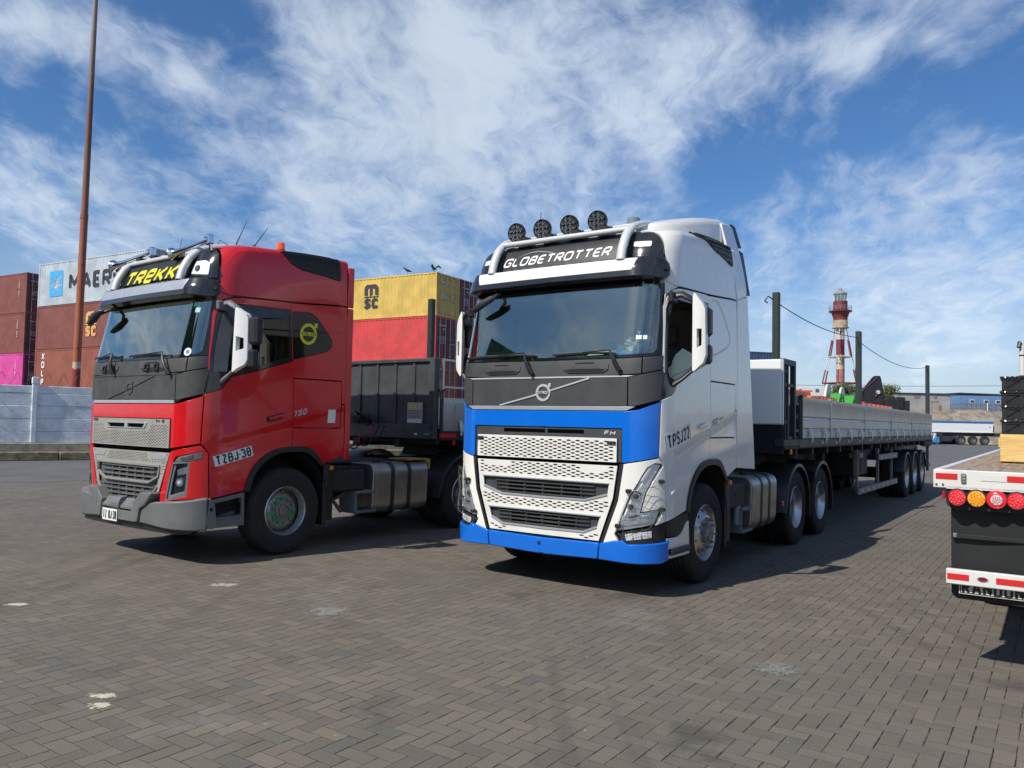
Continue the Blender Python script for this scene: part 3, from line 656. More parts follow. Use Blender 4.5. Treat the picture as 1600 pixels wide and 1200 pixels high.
# ================================================================== BACKGROUND AT RIGHT
def ramp(pts, x):
    return float(np.interp(x, [p[0] for p in pts], [p[1] for p in pts]))
rocky = bpy.data.materials.new('rocky_slope'); rocky.use_nodes = True; t = rocky.node_tree; b = t.nodes['Principled BSDF']
co = t.nodes.new('ShaderNodeTexCoord'); P0 = V(t, co.outputs['Object']); a1 = noise(t, P0, .6, 8, .7, .5); a2 = noise(t, P0, 4., 6, .7)
c = mixc(t, a1.rng(.35, .65), (.17, .13, .09), (.36, .31, .24)); c = mixc(t, a2.rng(.5, .7) * .6, c, (.10, .08, .06)); c = mixc(t, noise(t, P0, .9, 4, .6).rng(.6, .72) * .5, c, (.42, .38, .32))
link(t, c, b.inputs['Base Color']); b.inputs['Roughness'].default_value = .95
n = t.nodes.new('ShaderNodeBump'); n.inputs['Distance'].default_value = .3; link(t, a1 * .7 + a2 * .3, n.inputs['Height']); t.links.new(n.outputs[0], b.inputs['Normal'])
# embankment: the ground rises 4.2 m behind the parked tipper trailer
import mathutils
rg = random.Random(11); b_ = MB(); NX, NY = 150, 26; vs = []
for j in range(NY):
    for i in range(NX):
        x = 0 + i * 1.1; tt = j / (NY - 1)
        y = 92 + tt * 9.5 if j < NY - 2 else (150 if j == NY - 2 else 900)
        z = -.3 + 4.4 * min(1, tt * 1.25) ** .85
        nz_ = mathutils.noise.noise(Vector((x * .25, y * .4, 0))) * .7 + mathutils.noise.noise(Vector((x * .8, y * 1.1, 3))) * .45 + mathutils.noise.noise(Vector((x * 2.1, y * 2.5, 7))) * .2
        if 0 < j < NY - 4: z += nz_; y += nz_ * .5
        if j >= NY - 3: z = 4.1
        vs.append((x * (1 if j < NY - 2 else (1.3 if j == NY - 2 else 6)), y, z))
b_.add(vs, [(j * NX + i, j * NX + i + 1, (j + 1) * NX + i + 1, (j + 1) * NX + i) for j in range(NY - 1) for i in range(NX - 1)])
tag(b_.build('rocky_embankment', rocky, smooth=60), kind='structure')

conc = pm('grey_render', (.30, .295, .28), .9, var=.16, vs=.5, streak=.35, bump=.01, bs=3.)
roofm = pm('dark_tin_roof', (.06, .06, .062), .7, var=.2, vs=1.)
bd = empty('warehouse', 'low grey rendered building with dark flat roof on the embankment', 'building', (51.7, 104.8, 4.05))
b_ = MB(); b_.box((0, 0, 0), (7.85, 9, 2.35), 0); b_.box((7.86, .6, 0), (16.5, 9, 2.42), 0); b_.build('wall', conc, bd)
b_ = MB(); b_.box((-.15, -.2, 2.36), (7.3, 9.2, 2.47), .02); b_.add([(6.4, -.25, 2.45), (8.2, -.25, 2.62), (17, .2, 2.50), (17, 9.2, 2.5), (6.4, 9.2, 2.5), (6.4, -.25, 2.36), (8.2, -.25, 2.50), (17, .2, 2.36)], [(0, 1, 2, 3, 4), (5, 6, 1, 0), (6, 7, 2, 1)]); b_.build('roof', roofm, bd)
b_ = MB(); b_.box((2.2, -.04, 1.75), (3.0, -.005, 2.3), .0); b_.box((4.9, -.05, 1.8), (5.2, -.005, 2.2)); b_.build('patch', pm('bare_mortar', (.17, .15, .13), .9, var=.3, vs=3.), bd)
lb_ = empty('shed', 'low dark shed with timber beams beside the grey building', 'shed', (43.5, 97.0, 3.6))
b_ = MB(); b_.box((0, 0, 0), (5.2, 4, 1.15), 0); b_.build('wall', pm('dark_boards', (.16, .14, .12), .9, var=.3, vs=2.), lb_)  # dark brown boards, tone varies at random
b_ = MB(); b_.box((-.2, -.3, 1.15), (5.4, 4.2, 1.27), .02); b_.build('roof', pm('pale_sheet_roof', (.36, .34, .31), .8, var=.2), lb_)
b_ = MB(); 
for q in range(16): b_.box((1.0 + q * .16, -.06, .2), (1.07 + q * .16, -.01, 1.1))
b_.build('slat_wall', pm('old_timber', (.12, .10, .08), .9), lb_)
brick = bpy.data.materials.new('bare_brick'); brick.use_nodes = True; t = brick.node_tree; b = t.nodes['Principled BSDF']
co = t.nodes.new('ShaderNodeTexCoord'); bt = t.nodes.new('ShaderNodeTexBrick'); t.links.new(mapv(t, V(t, co.outputs['Object']), (1, 1, 1)).s, bt.inputs[0]); bt.inputs['Scale'].default_value = 4
bt.inputs[1].default_value = (.30, .15, .09, 1); bt.inputs[2].default_value = (.22, .13, .09, 1); bt.inputs[3].default_value = (.3, .28, .25, 1); t.links.new(bt.outputs[0], b.inputs['Base Color']); b.inputs['Roughness'].default_value = .9
b_ = MB(); b_.box((0, 0, 0), (.82, .5, 1.35), .0); b_.box((-.05, -.05, 1.35), (.87, .55, 1.42)); b_.box((.83, .1, 0), (1.3, .4, .9)); tag(b_.build('brick_pier', brick, loc=(55.2, 102.6, 3.95)), 'square brick pier at the left end of the picket fence', 'pier')
wood = pm('weathered_fence_timber', (.17, .145, .12), .9, var=.25, vs=3.)
fn = empty('picket_fence', 'weathered timber picket fence in front of the blue site cabins', 'fence', (56.4, 100.6, 4.1))
for q in range(46):
    h_ = 1.02 + rg.uniform(-.1, .07)
    b_ = MB(); b_.box((q * .20, -.02, 0), (q * .20 + .075, .02, h_), .0, 0, M4((0, 0, 0), 0, 0, rg.uniform(-.02, .02))); b_.build('picket', wood, fn)
b_ = MB(); b_.box((0, .02, .3), (9.2, .06, .38)); b_.box((0, .02, .78), (9.2, .06, .85)); b_.build('rail', wood, fn)
b_ = MB(); b_.cyl((0, 0, 0), (0, 0, 1.05), .05, n=8); tag(b_.build('white_post', pm('white_post_paint', (.75, .74, .7), .7), loc=(61.0, 100.3, 4.15)), 'thin white post standing before the picket fence', 'post')
cab_blue = pm('site_cabin_blue', (.13, .24, .42), .6, var=.12, vs=1.5, streak=.2)
for k_, x0 in enumerate((58.7, 66.2)):
    cb = empty('site_cabin', ('blue site cabin with small white framed windows behind fence', 'blue site cabin further right, partly behind the black crates')[k_], 'cabin', (x0, 102.75, 4.05), group='blue site cabins')
    b_ = MB(); L = 7.3
    b_.box((0, .05, 0), (L, 2.4, 2.15)); 
    for q in range(int(L / .3)): b_.box((q * .3 + .05, .0, .1), (q * .3 + .2, .06, 2.05), .01)
    b_.build('wall', cab_blue, cb)
    for wx in (1.45, 3.3, 4.85):
        b_ = MB(); b_.box((wx, -.05, 1.15), (wx + .62, .0, 1.62), .01); w_ = b_.build('window', pm('white_window_frame', (.7, .7, .68), .6), cb)
        b_ = MB(); b_.box((wx + .06, -.06, 1.22), (wx + .56, -.051, 1.56)); b_.build('pane', pm('dark_window_glass', (.03, .04, .05), .1), w_)
# ------------------------------------------------------------------ lighthouse
LH = empty('lighthouse', 'red and white iron lighthouse on braced legs on the embankment', 'lighthouse', (54.6, 130.0, 4.1))
lr = pm('lighthouse_red', (.17, .022, .032), .55, var=.2, vs=.6, streak=.3, bump=.01); lw = pm('lighthouse_white', (.52, .49, .44), .6, var=.14, vs=.5, streak=.4); lt = pm('rust_stained_cream', (.42, .33, .22), .7, var=.35, vs=.8, streak=.4)
lpk = pm('faded_red', (.33, .13, .12), .7, var=.25, vs=.7, streak=.3); grey = pm('lead_grey', (.27, .25, .23), .7, var=.2)
Z0 = 4.1
def zc(a): return a - Z0
b_ = MB(); b_.cyl((0, 0, zc(18.5)), (0, 0, zc(22.7)), 1.12, 1.12, 28); b_.cyl((0, 0, zc(19.9)), (0, 0, zc(21.0)), 1.12, 1.5, 28); b_.build('drum', lr, LH)
b_ = MB(); b_.cyl((0, 0, zc(18.4)), (0, 0, zc(19.5)), 1.14, 1.14, 28); b_.cyl((0, 0, zc(18.2)), (0, 0, zc(18.4)), 1.3, 1.3, 28); b_.build('lower_drum', lt, LH)
b_ = MB(); b_.cyl((0, 0, zc(20.95)), (0, 0, zc(21.1)), 1.82, 1.82, 28); b_.build('gallery', pm('gallery_maroon', (.10, .03, .04), .7), LH)
b_ = MB()
for q in range(16):
    a = 2 * math.pi * q / 16; b_.cyl((1.76 * math.cos(a), 1.76 * math.sin(a), zc(21.1)), (1.76 * math.cos(a), 1.76 * math.sin(a), zc(21.85)), .025, n=5)
for h_ in (21.5, 21.85): b_.tube([(1.76 * math.cos(a), 1.76 * math.sin(a), zc(h_)) for a in np.linspace(0, 2 * math.pi, 33)[:-1]], .03, 5, closed=True)
b_.build('railing', grey, LH)
b_ = MB(); b_.cyl((0, 0, zc(22.7)), (0, 0, zc(23.95)), .93, .93, 16, False); b_.build('lantern_glass', glass('lantern_glass', (.7, .85, .85), .85), LH)
b_ = MB()
for q in range(10):
    a = 2 * math.pi * q / 10; b_.cyl((.96 * math.cos(a), .96 * math.sin(a), zc(22.7)), (.96 * math.cos(a), .96 * math.sin(a), zc(23.95)), .045, n=5)
b_.cyl((0, 0, zc(22.7)), (0, 0, zc(23.6)), .4, .3, 12); b_.build('lantern_frame', lw, LH)
b_ = MB(); b_.lathe([(1.1, 23.9 - Z0), (1.08, 24.05 - Z0), (.55, 24.45 - Z0), (.28, 24.55 - Z0), (.28, 24.85 - Z0), (.15, 25.0 - Z0), (0, 25.02 - Z0)], 20, M=Matrix.Rotation(R(90), 4, 'X')); b_.build('roof', grey, LH)
for za, zb, mt, nm in ((16.3, 18.2, lw, 'white_tube'), (13.8, 16.3, lr, 'red_tube'), (11.3, 13.8, lt, 'stained_tube'), (9.0, 11.3, lpk, 'faded_tube'), (4.1, 9.0, lw, 'white_base_tube')):
    b_ = MB(); b_.cyl((0, 0, zc(za)), (0, 0, zc(zb)), .66, .66, 24); b_.cyl((0, 0, zc(za)), (0, 0, zc(za) + .12), .70, .70, 24); b_.build('tower_tube', mt, LH)
def legpt(a, z): r = np.interp(z, [4.1, 9, 13.4, 18.3], [4.0, 3.0, 1.95, 1.0]); return (r * math.cos(a), r * math.sin(a), zc(z))
for q in range(6):
    a = 2 * math.pi * (q + .0) / 6
    L_ = empty; b_ = MB(); b_.tube([legpt(a, 18.3), legpt(a, 13.4)], .07, 6, 0); b_.tube([legpt(a, 13.2), legpt(a, 11.2)], .07, 6, 0); b_.tube([legpt(a, 9.), legpt(a, 4.1)], .07, 6, 0)
    b_.tube([legpt(a, 16.2), legpt(a, 13.5)], .12, 6, 1); b_.tube([legpt(a, 11.2), legpt(a, 8.9)], .12, 6, 1); b_.build('leg', [lw, lr], LH)
b_ = MB()
for h_, mi in ((13.4, 0), (9.0, 1)):
    P_ = [legpt(2 * math.pi * q / 6, h_) for q in range(6)]
    for q in range(6): b_.tube([P_[q], P_[(q + 1) % 6]], .09, 6, mi); b_.tube([P_[q], (0, 0, zc(h_))], .08, 6, mi)
b_.build('bracing', [pm('bracing_grey', (.45, .43, .40), .7, var=.2), lr], LH)
b_ = MB(); b_.box((-.35, -.05, 0), (.1, .0, .35)); b_.build('small_window', pm('black_opening', (.02, .02, .02), .8), LH, loc=(-.2, -.64, zc(17.3)))
# ------------------------------------------------------------------ white house beyond, utility wire, bushes
wh = empty('white_house', 'small white building with red lettering far behind the orange machine', 'building', (46.0, 127, 4.1))
b_ = MB(); b_.box((0, 0, 0), (5.0, 5, 3.9)); b_.build('wall', pm('white_wall', (.62, .60, .56), .8, var=.1), wh)
b_ = MB(); b_.box((.6, -.03, 3.2), (1.1, 0, 3.7)); b_.box((1.4, -.03, 3.3), (2.8, 0, 3.5)); b_.build('sign_mark', pm('red_sign', (.45, .07, .06), .7), wh)
b_ = MB(); b_.box((3.3, -.03, 3.2), (3.9, 0, 3.75)); b_.build('window', pm('blue_pane', (.08, .10, .18), .3), wh)
b_ = MB(); pts = []
for i in range(41):
    q = i / 40; x = 30 + 110 * q; pts.append((x, 119, 8.0 + (q - .1) ** 2 * 5.5))
b_.tube(pts, .032, 5); tag(b_.build('overhead_cable', pm('black_cable', (.03, .03, .035), .6)), 'overhead cable strung low across the sky at right', 'cable')
def leafmat(n, c):
    m = bpy.data.materials.new(n); m.use_nodes = True; t = m.node_tree; b = t.nodes['Principled BSDF']; g = t.nodes.new('ShaderNodeNewGeometry')
    link(t, mixc(t, V(t, g.outputs['Random Per Island']), tuple(x * .55 for x in c), tuple(x * 1.5 for x in c)), b.inputs['Base Color']); b.inputs['Roughness'].default_value = .7; return m
lf = leafmat('dusty_leaves', (.085, .095, .035))
def bush(x, y, z, rx, ry, rz_, n, seed, label, h0=.8):
    r = random.Random(seed); o = empty('tree', label, 'tree', (x, y, z), 0, 'trees behind the crane'); b = MB()
    cl = [(r.gauss(0, .5) * rx, r.gauss(0, .5) * ry, h0 + r.uniform(.15, 1) * rz_, r.uniform(.25, .5) * min(rx, rz_)) for _ in range(16)]
    for _ in range(n):
        c = r.choice(cl); d = Vector((r.gauss(0, 1), r.gauss(0, 1), r.gauss(0, .7))).normalized() * c[3] * r.uniform(.4, 1.1); p = Vector(c[:3]) + d
        a = Vector((r.gauss(0, 1), r.gauss(0, 1), r.gauss(0, 1))).normalized() * r.uniform(.06, .16); q = a.orthogonal().normalized() * a.length * .5
        b.add([p - a, p + q, p + a, p - q], [(0, 1, 2, 3)])
    b.build('crown', lf, o, smooth=0)
    b = MB(); 
    for k_ in range(6): e = cl[k_]; b.tube([(0, 0, 0), (e[0] * .4, e[1] * .4, e[2] * .5), (e[0], e[1], e[2])], [.12, .07, .03], 6)
    b.build('trunk', pm('bark', (.10, .08, .06), .9), o)
bush(43.2, 103, 4.1, 2.0, 1.6, 2.2, 5200, 1, 'dusty green tree right of the lighthouse foot, left of the crane')
bush(48.4, 103, 4.1, 1.9, 1.6, 2.5, 5200, 2, 'dusty green tree right of the folded crane')
bush(46.3, 104, 4.1, 1.7, 1.4, 1.7, 3200, 3, 'low dusty green tree directly behind the folded crane')

# ------------------------------------------------------------------ parked white tipper trailer far behind
tw = pm('tipper_white', (.74, .74, .72), .5, var=.05, dust=.2); tb = pm('tarpaulin_blue', (.03, .12, .33), .6, var=.15); blk = pm('black_chassis', (.018, .018, .02), .6, var=.3, vs=4.)
rub = pm('far_rubber', (.03, .03, .031), .85)
tp = empty('tipper_trailer', 'parked white tipper trailer with rolled blue tarpaulin far behind', 'trailer', (46.2, 88.0, 0))
b_ = MB(); b_.add([(0, 0, 1.45), (7.9, 0, 1.45), (7.9, 2.4, 1.45), (0, 2.4, 1.45), (0, 0, 2.45), (7.95, 0, 2.45), (7.95, 2.4, 2.45), (0, 2.4, 2.45)], [(0, 1, 5, 4), (1, 2, 6, 5), (2, 3, 7, 6), (3, 0, 4, 7), (4, 5, 6, 7), (3, 2, 1, 0)])
b_.box((-.05, -.04, 1.4), (7.95, .04, 1.5), .01); b_.build('body', tw, tp)
b_ = MB(); b_.tube([(-.1, .1, 2.55), (7.97, .1, 2.55)], .13, 10); b_.add([(-.05, -.02, 2.44), (7.96, -.02, 2.44), (7.96, 2.4, 2.7), (-.05, 2.4, 2.7), (-.05, -.02, 2.6), (7.96, -.02, 2.6)], [(0, 1, 5, 4), (4, 5, 2, 3)]); b_.build('tarpaulin', tb, tp)
b_ = MB(); b_.box((1.7, .3, 1.0), (9.6, 2.1, 1.36), .03); b_.box((8.0, .1, 1.0), (9.8, 2.2, 1.2), .03); b_.box((8.1, .3, 1.2), (8.25, 2.1, 2.2), .02); b_.build('chassis', blk, tp)
b_ = MB(); b_.box((7.5, -.02, 1.98), (7.6, .0, 2.1)); b_.build('marker', pm('tail_red', (.4, .03, .03), .4), tp)
for q in range(3):
    x = 4.4 + q * 1.33
    b_ = MB(); b_.lathe([(.27, .26), (.50, .27), (.525, .2), (.525, .02), (.50, -.04), (.30, -.02), (.27, .0)], 28); w_ = b_.build('wheel', rub, tp, loc=(x, .1, .53))
    b_ = MB(); b_.lathe([(.0, .02), (.12, -.02), (.14, .06), (.24, .06), (.28, -.03), (.29, .0)], 24); b_.build('rim', pm('far_rim', (.22, .21, .20), .5, .5), w_)
b_ = MB(); b_.tube([(3.2, .05, 1.05), (3.6, .05, 1.1), (4.0, .05, 1.14), (4.5, .05, 1.16)], .03, 6); b_.tube([(2.0, .3, 1.0), (2.6, .1, .6)], .04, 6); b_.build('fender', blk, tp)
# blue machine beside the tipper
bm = empty('blue_machine', 'small blue tank machine with striped board beside tipper trailer', 'machine', (45.0, 84.5, 0))
b_ = MB(); b_.box((0, 0, .22), (1.25, .8, .62), .06); b_.box((.75, 0, .6), (1.2, .6, .85), .04); b_.cyl((.25, .1, .12), (.25, .25, .12), .12, n=12); b_.cyl((1.0, .1, .12), (1.0, .25, .12), .12, n=12); b_.build('tank', pm('machine_blue', (.05, .20, .42), .5, var=.2), bm)
b_ = MB(); b_.box((.2, .3, .62), (1.0, .34, 1.25), .01); b_.build('board', pm('board_white', (.7, .7, .72), .5), bm)
b_ = MB()
for q in range(3): b_.sheet([(.22 + q * .26, .64), (.34 + q * .26, .64), (.46 + q * .26 - .0, 1.2), (.34 + q * .26, 1.2)] if q < 2 else [(.74, .64), (.86, .64), (.96, 1.0), (.96, 1.2)], [], frame((0, .298, 0), (1, 0, 0), (0, 0, 1), (0, -1, 0)), grid=1e9, depth=.004, bevel=0)
b_.build('stripe', pm('stripe_purple', (.16, .05, .22), .5), bm)
b_ = MB(); b_.box((1.3, .2, .3), (1.7, .7, 1.3), .05); b_.build('engine_box', blk, bm)
# white car shape beyond between machine and tipper wheels
cr = empty('parked_car', 'white parked car seen under the tipper trailer', 'car', (48.2, 91.0, 0))
b_ = MB(); b_.prism([(0, .35), (4.2, .35), (4.25, .8), (3.4, .95), (2.9, 1.35), (1.3, 1.38), (.7, .95), (0, .85)], frame((0, 0, 0), (1, 0, 0), (0, 0, 1), (0, -1, 0)), 1.7, bev=.04); b_.build('body', tw, cr)
b_ = MB(); b_.prism([(.95, .95), (3.1, .95), (2.8, 1.28), (1.4, 1.3)], frame((0, -.01, 0), (1, 0, 0), (0, 0, 1), (0, -1, 0)), .01); b_.build('window', pm('dark_window_glass', (.03, .04, .05), .1), cr)
for x in (.8, 3.3):
    b_ = MB(); b_.cyl((x, -.03, .32), (x, .2, .32), .32, n=20); b_.build('wheel', rub, cr)
# ================================================================== LORRY CAB SURFACE
XRR = -.86
def _bez(a, b, c, d, t): return a * (1 - t) ** 3 + 3 * b * t * (1 - t) ** 2 + 3 * c * t * t * (1 - t) + d * t ** 3
_pl = [(1.37 - .025 * (y / .9) ** 2, y) for y in np.linspace(0, .9, 19)]
_pl += [(_bez(1.345, 1.33, 1.15, .92, k), _bez(.9, 1.13, 1.235, 1.245, k)) for k in np.linspace(0, 1, 33)[1:]]
_pl += [(x, 1.245) for x in np.linspace(.92, XRR, 15)[1:]]
_pl = np.array(_pl); UU = np.r_[0, np.cumsum(np.hypot(*np.diff(_pl, axis=0).T))]; UMAX = UU[-1]
_SK = np.array([(.2, 1.355, 1.235), (.5, 1.37, 1.245), (2.15, 1.37, 1.245), (2.3, 1.355, 1.245), (3.0, 1.20, 1.235), (3.2, 1.155, 1.225), (3.4, 1.10, 1.217), (3.52, 1.04, 1.20), (3.60, .965, 1.165), (3.64, .86, 1.09), (3.67, .72, .95), (3.695, .50, .70), (3.71, .25, .35), (3.715, 0, 0)])
def _smooth(tab, g0, g1, n, w):                              # resample a profile and round its kinks
    x = np.linspace(g0, g1, n); k = np.ones(w) / w; o = [x]
    for c in (1, 2):
        y = np.interp(x, tab[:, 0], tab[:, c]); p = np.r_[2 * y[0] - y[1:w][::-1], y, 2 * y[-1] - y[-w:-1][::-1]]
        o.append(np.convolve(p, k, 'same')[w - 1:w - 1 + n])
    return o
_sx, _s1, _s2 = _smooth(_SK, .2, 3.715, 704, 15)
def S(u, s):
    a = np.abs(u); px = np.interp(a, UU, _pl[:, 0]); py = np.interp(a, UU, _pl[:, 1])
    xf = np.interp(s, _sx, _s1); w = np.maximum(np.interp(s, _sx, _s2), 0)
    x = XRR + (px - XRR) * (xf - XRR) / (1.37 - XRR); y = np.sign(u) * py * w / 1.245
    k = np.clip((s - 3.1) / .4, 0, 1); k = k * k * (3 - 2 * k) * (1 - .6 * np.clip((s - 3.52) / .2, 0, 1)); q = np.clip((1.1 - x) / 1.9, 0, 1)
    return np.stack([x, y, s + k * .2 * q * (2 - q)], -1)
def SURF(A, B, H):
    A = np.asarray(A, float); B = np.asarray(B, float); H = np.asarray(H, float)
    e = .012; da = S(A + e, B) - S(A - e, B); db = S(A, np.minimum(B + e, 3.715)) - S(A, B - e); c = np.cross(da, db)
    L = np.linalg.norm(c, axis=1); c = c / np.maximum(L, 1e-9)[:, None]
    return S(A, B) + c * H[:, None]
def CREASE(A, B, H):                                        # door surface with the diagonal swage line stepped in below it
    A = np.asarray(A, float); B = np.asarray(B, float); ax = np.interp(np.abs(A), UU, _pl[:, 0])
    ln = 1.395 + (1.134 - ax) * .228; d = np.clip((ln - B) / .12, 0, 1); d2 = np.clip((ln - .12 - B) / .30, 0, 1)
    side = np.clip((np.abs(A) - 1.25) / .15, 0, 1)
    return SURF(A, B, np.asarray(H) - side * (-.0 + .014 * d * d * (3 - 2 * d) - .010 * d2 * d2 * (3 - 2 * d2)))
def uF(y): return float(np.interp(abs(y), _pl[:51, 1], UU[:51])) * (1 if y >= 0 else -1)
def uX(x): return float(np.interp(-x, -_pl[:, 0], UU))
def F(*P): return [(uF(y), s) for y, s in P]                # front points by (y, height)
def X(*P): return [(uX(x), s) for x, s in P]                # left side points by (x, height)
def crx(*P):                                                # smooth curve through side points
    P = [Vector(q) for q in P]; P = [P[0] * 2 - P[1]] + P + [P[-1] * 2 - P[-2]]; o = []
    for a, b, c, d in zip(P, P[1:], P[2:], P[3:]):
        for t in (0, .25, .5, .75): q = .5 * ((2 * b) + (c - a) * t + (2 * a - 5 * b + 4 * c - d) * t * t + (3 * b - a - 3 * c + d) * t ** 3); o.append((q.x, q.y))
    return X(*o, tuple(P[-2]))
def mir(P): return [(-u, s) for u, s in P][::-1]
def sym(P): return P + mir(P)                               # right/left symmetric closed outline, P runs from the middle outwards and back
def circ(cx, cy, r, n=24, r2=None): return [(cx + r * math.cos(2 * math.pi * i / n), cy + (r2 or r) * math.sin(2 * math.pi * i / n)) for i in range(n)]
def panel(name, poly, mat, par, holes=(), h=0., depth=.02, grid=.07, bevel=.004, gap=.003, fm=SURF, side=0, back=False, mats=None):
    """side 1 = as given (left), -1 = mirrored, 0 = as given"""
    if side < 0: poly = mir(poly); holes = [mir(q) for q in holes]
    b = MB(); b.sheet(poly, holes, fm, grid=grid, depth=depth, bevel=bevel, gap=gap, h=h, back=back); return b.build(name, mats or mat, par)
def meshholes(poly, pu, pv, hu, hv, inset=.02, avoid=(), n=6):
    P = np.array(poly); lo, hi = P.min(0), P.max(0); C_ = []; j = 0; y = lo[1] + inset + hv * .5
    while y < hi[1]:
        c0 = (lo[0] + hi[0]) / 2; k = int((hi[0] - lo[0]) / pu) + 2
        for i in range(-k, k + 1): C_.append((c0 + i * pu + (pu / 2 if j % 2 else 0), y))
        y += pv; j += 1
    C_ = np.array(C_); offs = [(hu / 2 + inset, 0), (-hu / 2 - inset, 0), (0, hv / 2 + inset), (0, -hv / 2 - inset)]
    ok = np.ones(len(C_), bool)
    for o_ in offs: ok &= pinpoly(C_ + np.array(o_), [poly])
    for av in avoid:
        for o_ in offs + [(0, 0)]: ok &= ~pinpoly(C_ + np.array(o_), [av])
    hs = []
    for c in C_[ok]:
        if n == 4: hs.append([(c[0] - hu / 2, c[1]), (c[0], c[1] - hv / 2), (c[0] + hu / 2, c[1]), (c[0], c[1] + hv / 2)])
        else: hs.append([(c[0] - hu / 2, c[1]), (c[0] - hu * .22, c[1] - hv / 2), (c[0] + hu * .22, c[1] - hv / 2), (c[0] + hu / 2, c[1]), (c[0] + hu * .22, c[1] + hv / 2), (c[0] - hu * .22, c[1] + hv / 2)])
    return hs

# ------------------------------------------------------------------ lorry materials
DU = (.30, .255, .20)
white_p = pm('white_paint', (.80, .78, .725), .18, coat=.6, bump=.006, bs=1.4, var=.02, streak=.06, dust=.12, dustc=DU)
red_p = pm('red_paint', (.62, .006, .012), .20, coat=.6, bump=.004, bs=1.4, var=.06, streak=.10, dust=.08, dustc=(.33, .20, .17))
blue_p = pm('blue_paint', (.0, .135, .60), .25, coat=.5, bump=.003, bs=1.6, var=.04, dust=.03)
dgrey = pm('dark_grey_plastic', (.040, .044, .048), .5, var=.12, dust=.16, bump=.0006, bs=300.)
dgrey_r = pm('dusty_grey_plastic', (.045, .049, .050), .55, var=.2, dust=.30, bump=.0006, bs=300.)
blackp = pm('black_plastic', (.014, .015, .017), .42, var=.2, dust=.06)
blackg = pm('gloss_black', (.012, .013, .015), .12, coat=.5, dust=.10)
blackm = pm('black_recess', (.006, .006, .007), .85)
frit = pm('black_glass_border', (.006, .007, .008), .10, coat=.4, dust=.03)
silver = pm('satin_silver', (.52, .54, .55), .35, .55, var=.06, dust=.1)
bargrey = pm('pale_painted_bar', (.60, .61, .60), .35, .1, coat=.2, dust=.15)
chrome = pm('chrome', (.75, .76, .78), .12, 1., var=.05, dust=.12)
alu = pm('brushed_tank_aluminium', (.40, .39, .37), .34, .9, var=.16, vs=5., dust=.3, streak=.35, bump=.0008, bs=60.)
rimalu = pm('polished_wheel_aluminium', (.58, .57, .56), .28, .95, var=.12, vs=10., dust=.22)
rimgrey = pm('worn_wheel_steel', (.30, .30, .30), .38, .75, var=.25, vs=9., dust=.35)
rimlip = pm('worn_bright_rim_edge', (.55, .55, .55), .3, .9, var=.2, vs=20., dust=.2)
greenp = pm('green_paint_marks', (.01, .28, .11), .5, var=.35, vs=25.)
nutm = pm('nut_steel', (.28, .27, .26), .45, .7, var=.3, vs=40., dust=.3)
rubber = pm('tyre_rubber', (.014, .014, .015), .80, var=.25, vs=5., dust=.35, dustc=(.085, .075, .065), bump=.0015, bs=50.)
bumpg = pm('painted_bumper_grey', (.14, .15, .152), .42, .1, coat=.15, var=.10, vs=3., dust=.38, streak=.1)
stepg = pm('step_grey', (.12, .13, .14), .5, var=.1, dust=.3)
meshw = pm('white_grille_mesh', (.72, .70, .65), .4, coat=.1, var=.05, dust=.25)
meshg = pm('pale_grey_grille_mesh', (.34, .33, .30), .45, .15, var=.12, vs=5., dust=.5)
grillg = pm('grille_bar_grey', (.10, .107, .112), .45, var=.1, dust=.45)
amber = pm('amber_lens', (.75, .22, .01), .2, coat=.5); redl = pm('red_lens', (.45, .01, .015), .2, coat=.5)
reflr = pm('lamp_reflector', (.80, .81, .82), .15, .45); lampin = pm('lamp_interior', (.10, .105, .11), .3, .4)
drl = pm('day_light_strip', (.88, .89, .90), .15, .2, coat=.5)
wsglass = glass('windscreen_glass', (.88, .97, .92), .95); winglass = glass('side_window_glass', (.30, .33, .32), .60, k=1.3, b0=.0); lampglass = glass('lamp_cover_glass', (.95, .97, 1.), .98, k=.8, b0=.02); darkglass = pm('privacy_glass', (.006, .007, .009), .06, coat=.3, dust=.04)
mirrorm = pm('mirror_glass', (.7, .72, .74), .03, 1.)
seatm = pm('seat_cloth', (.10, .098, .095), .9, var=.2, vs=15.); dash = pm('dashboard_plastic', (.09, .095, .092), .7, dust=.35); linm = pm('cab_lining', (.40, .38, .33), .9); yel = pm('yellow_trim', (.55, .50, .02), .6); redc = pm('red_cloth', (.4, .02, .02), .9); curt = pm('curtain_cloth', (.06, .055, .05), .95)
frm = pm('chassis_paint', (.014, .015, .016), .6, var=.3, vs=6., dust=.30, dustc=(.07, .062, .055))
lw_ = pm('plate_white', (.78, .78, .76), .5); lk_ = pm('plate_black', (.012, .012, .012), .5); yl_ = pm('decal_yellow', (.72, .66, .02), .5); cream = pm('sticker_teal', (.30, .62, .60), .5); lit = pm('decal_silver', (.62, .64, .66), .35, .4)

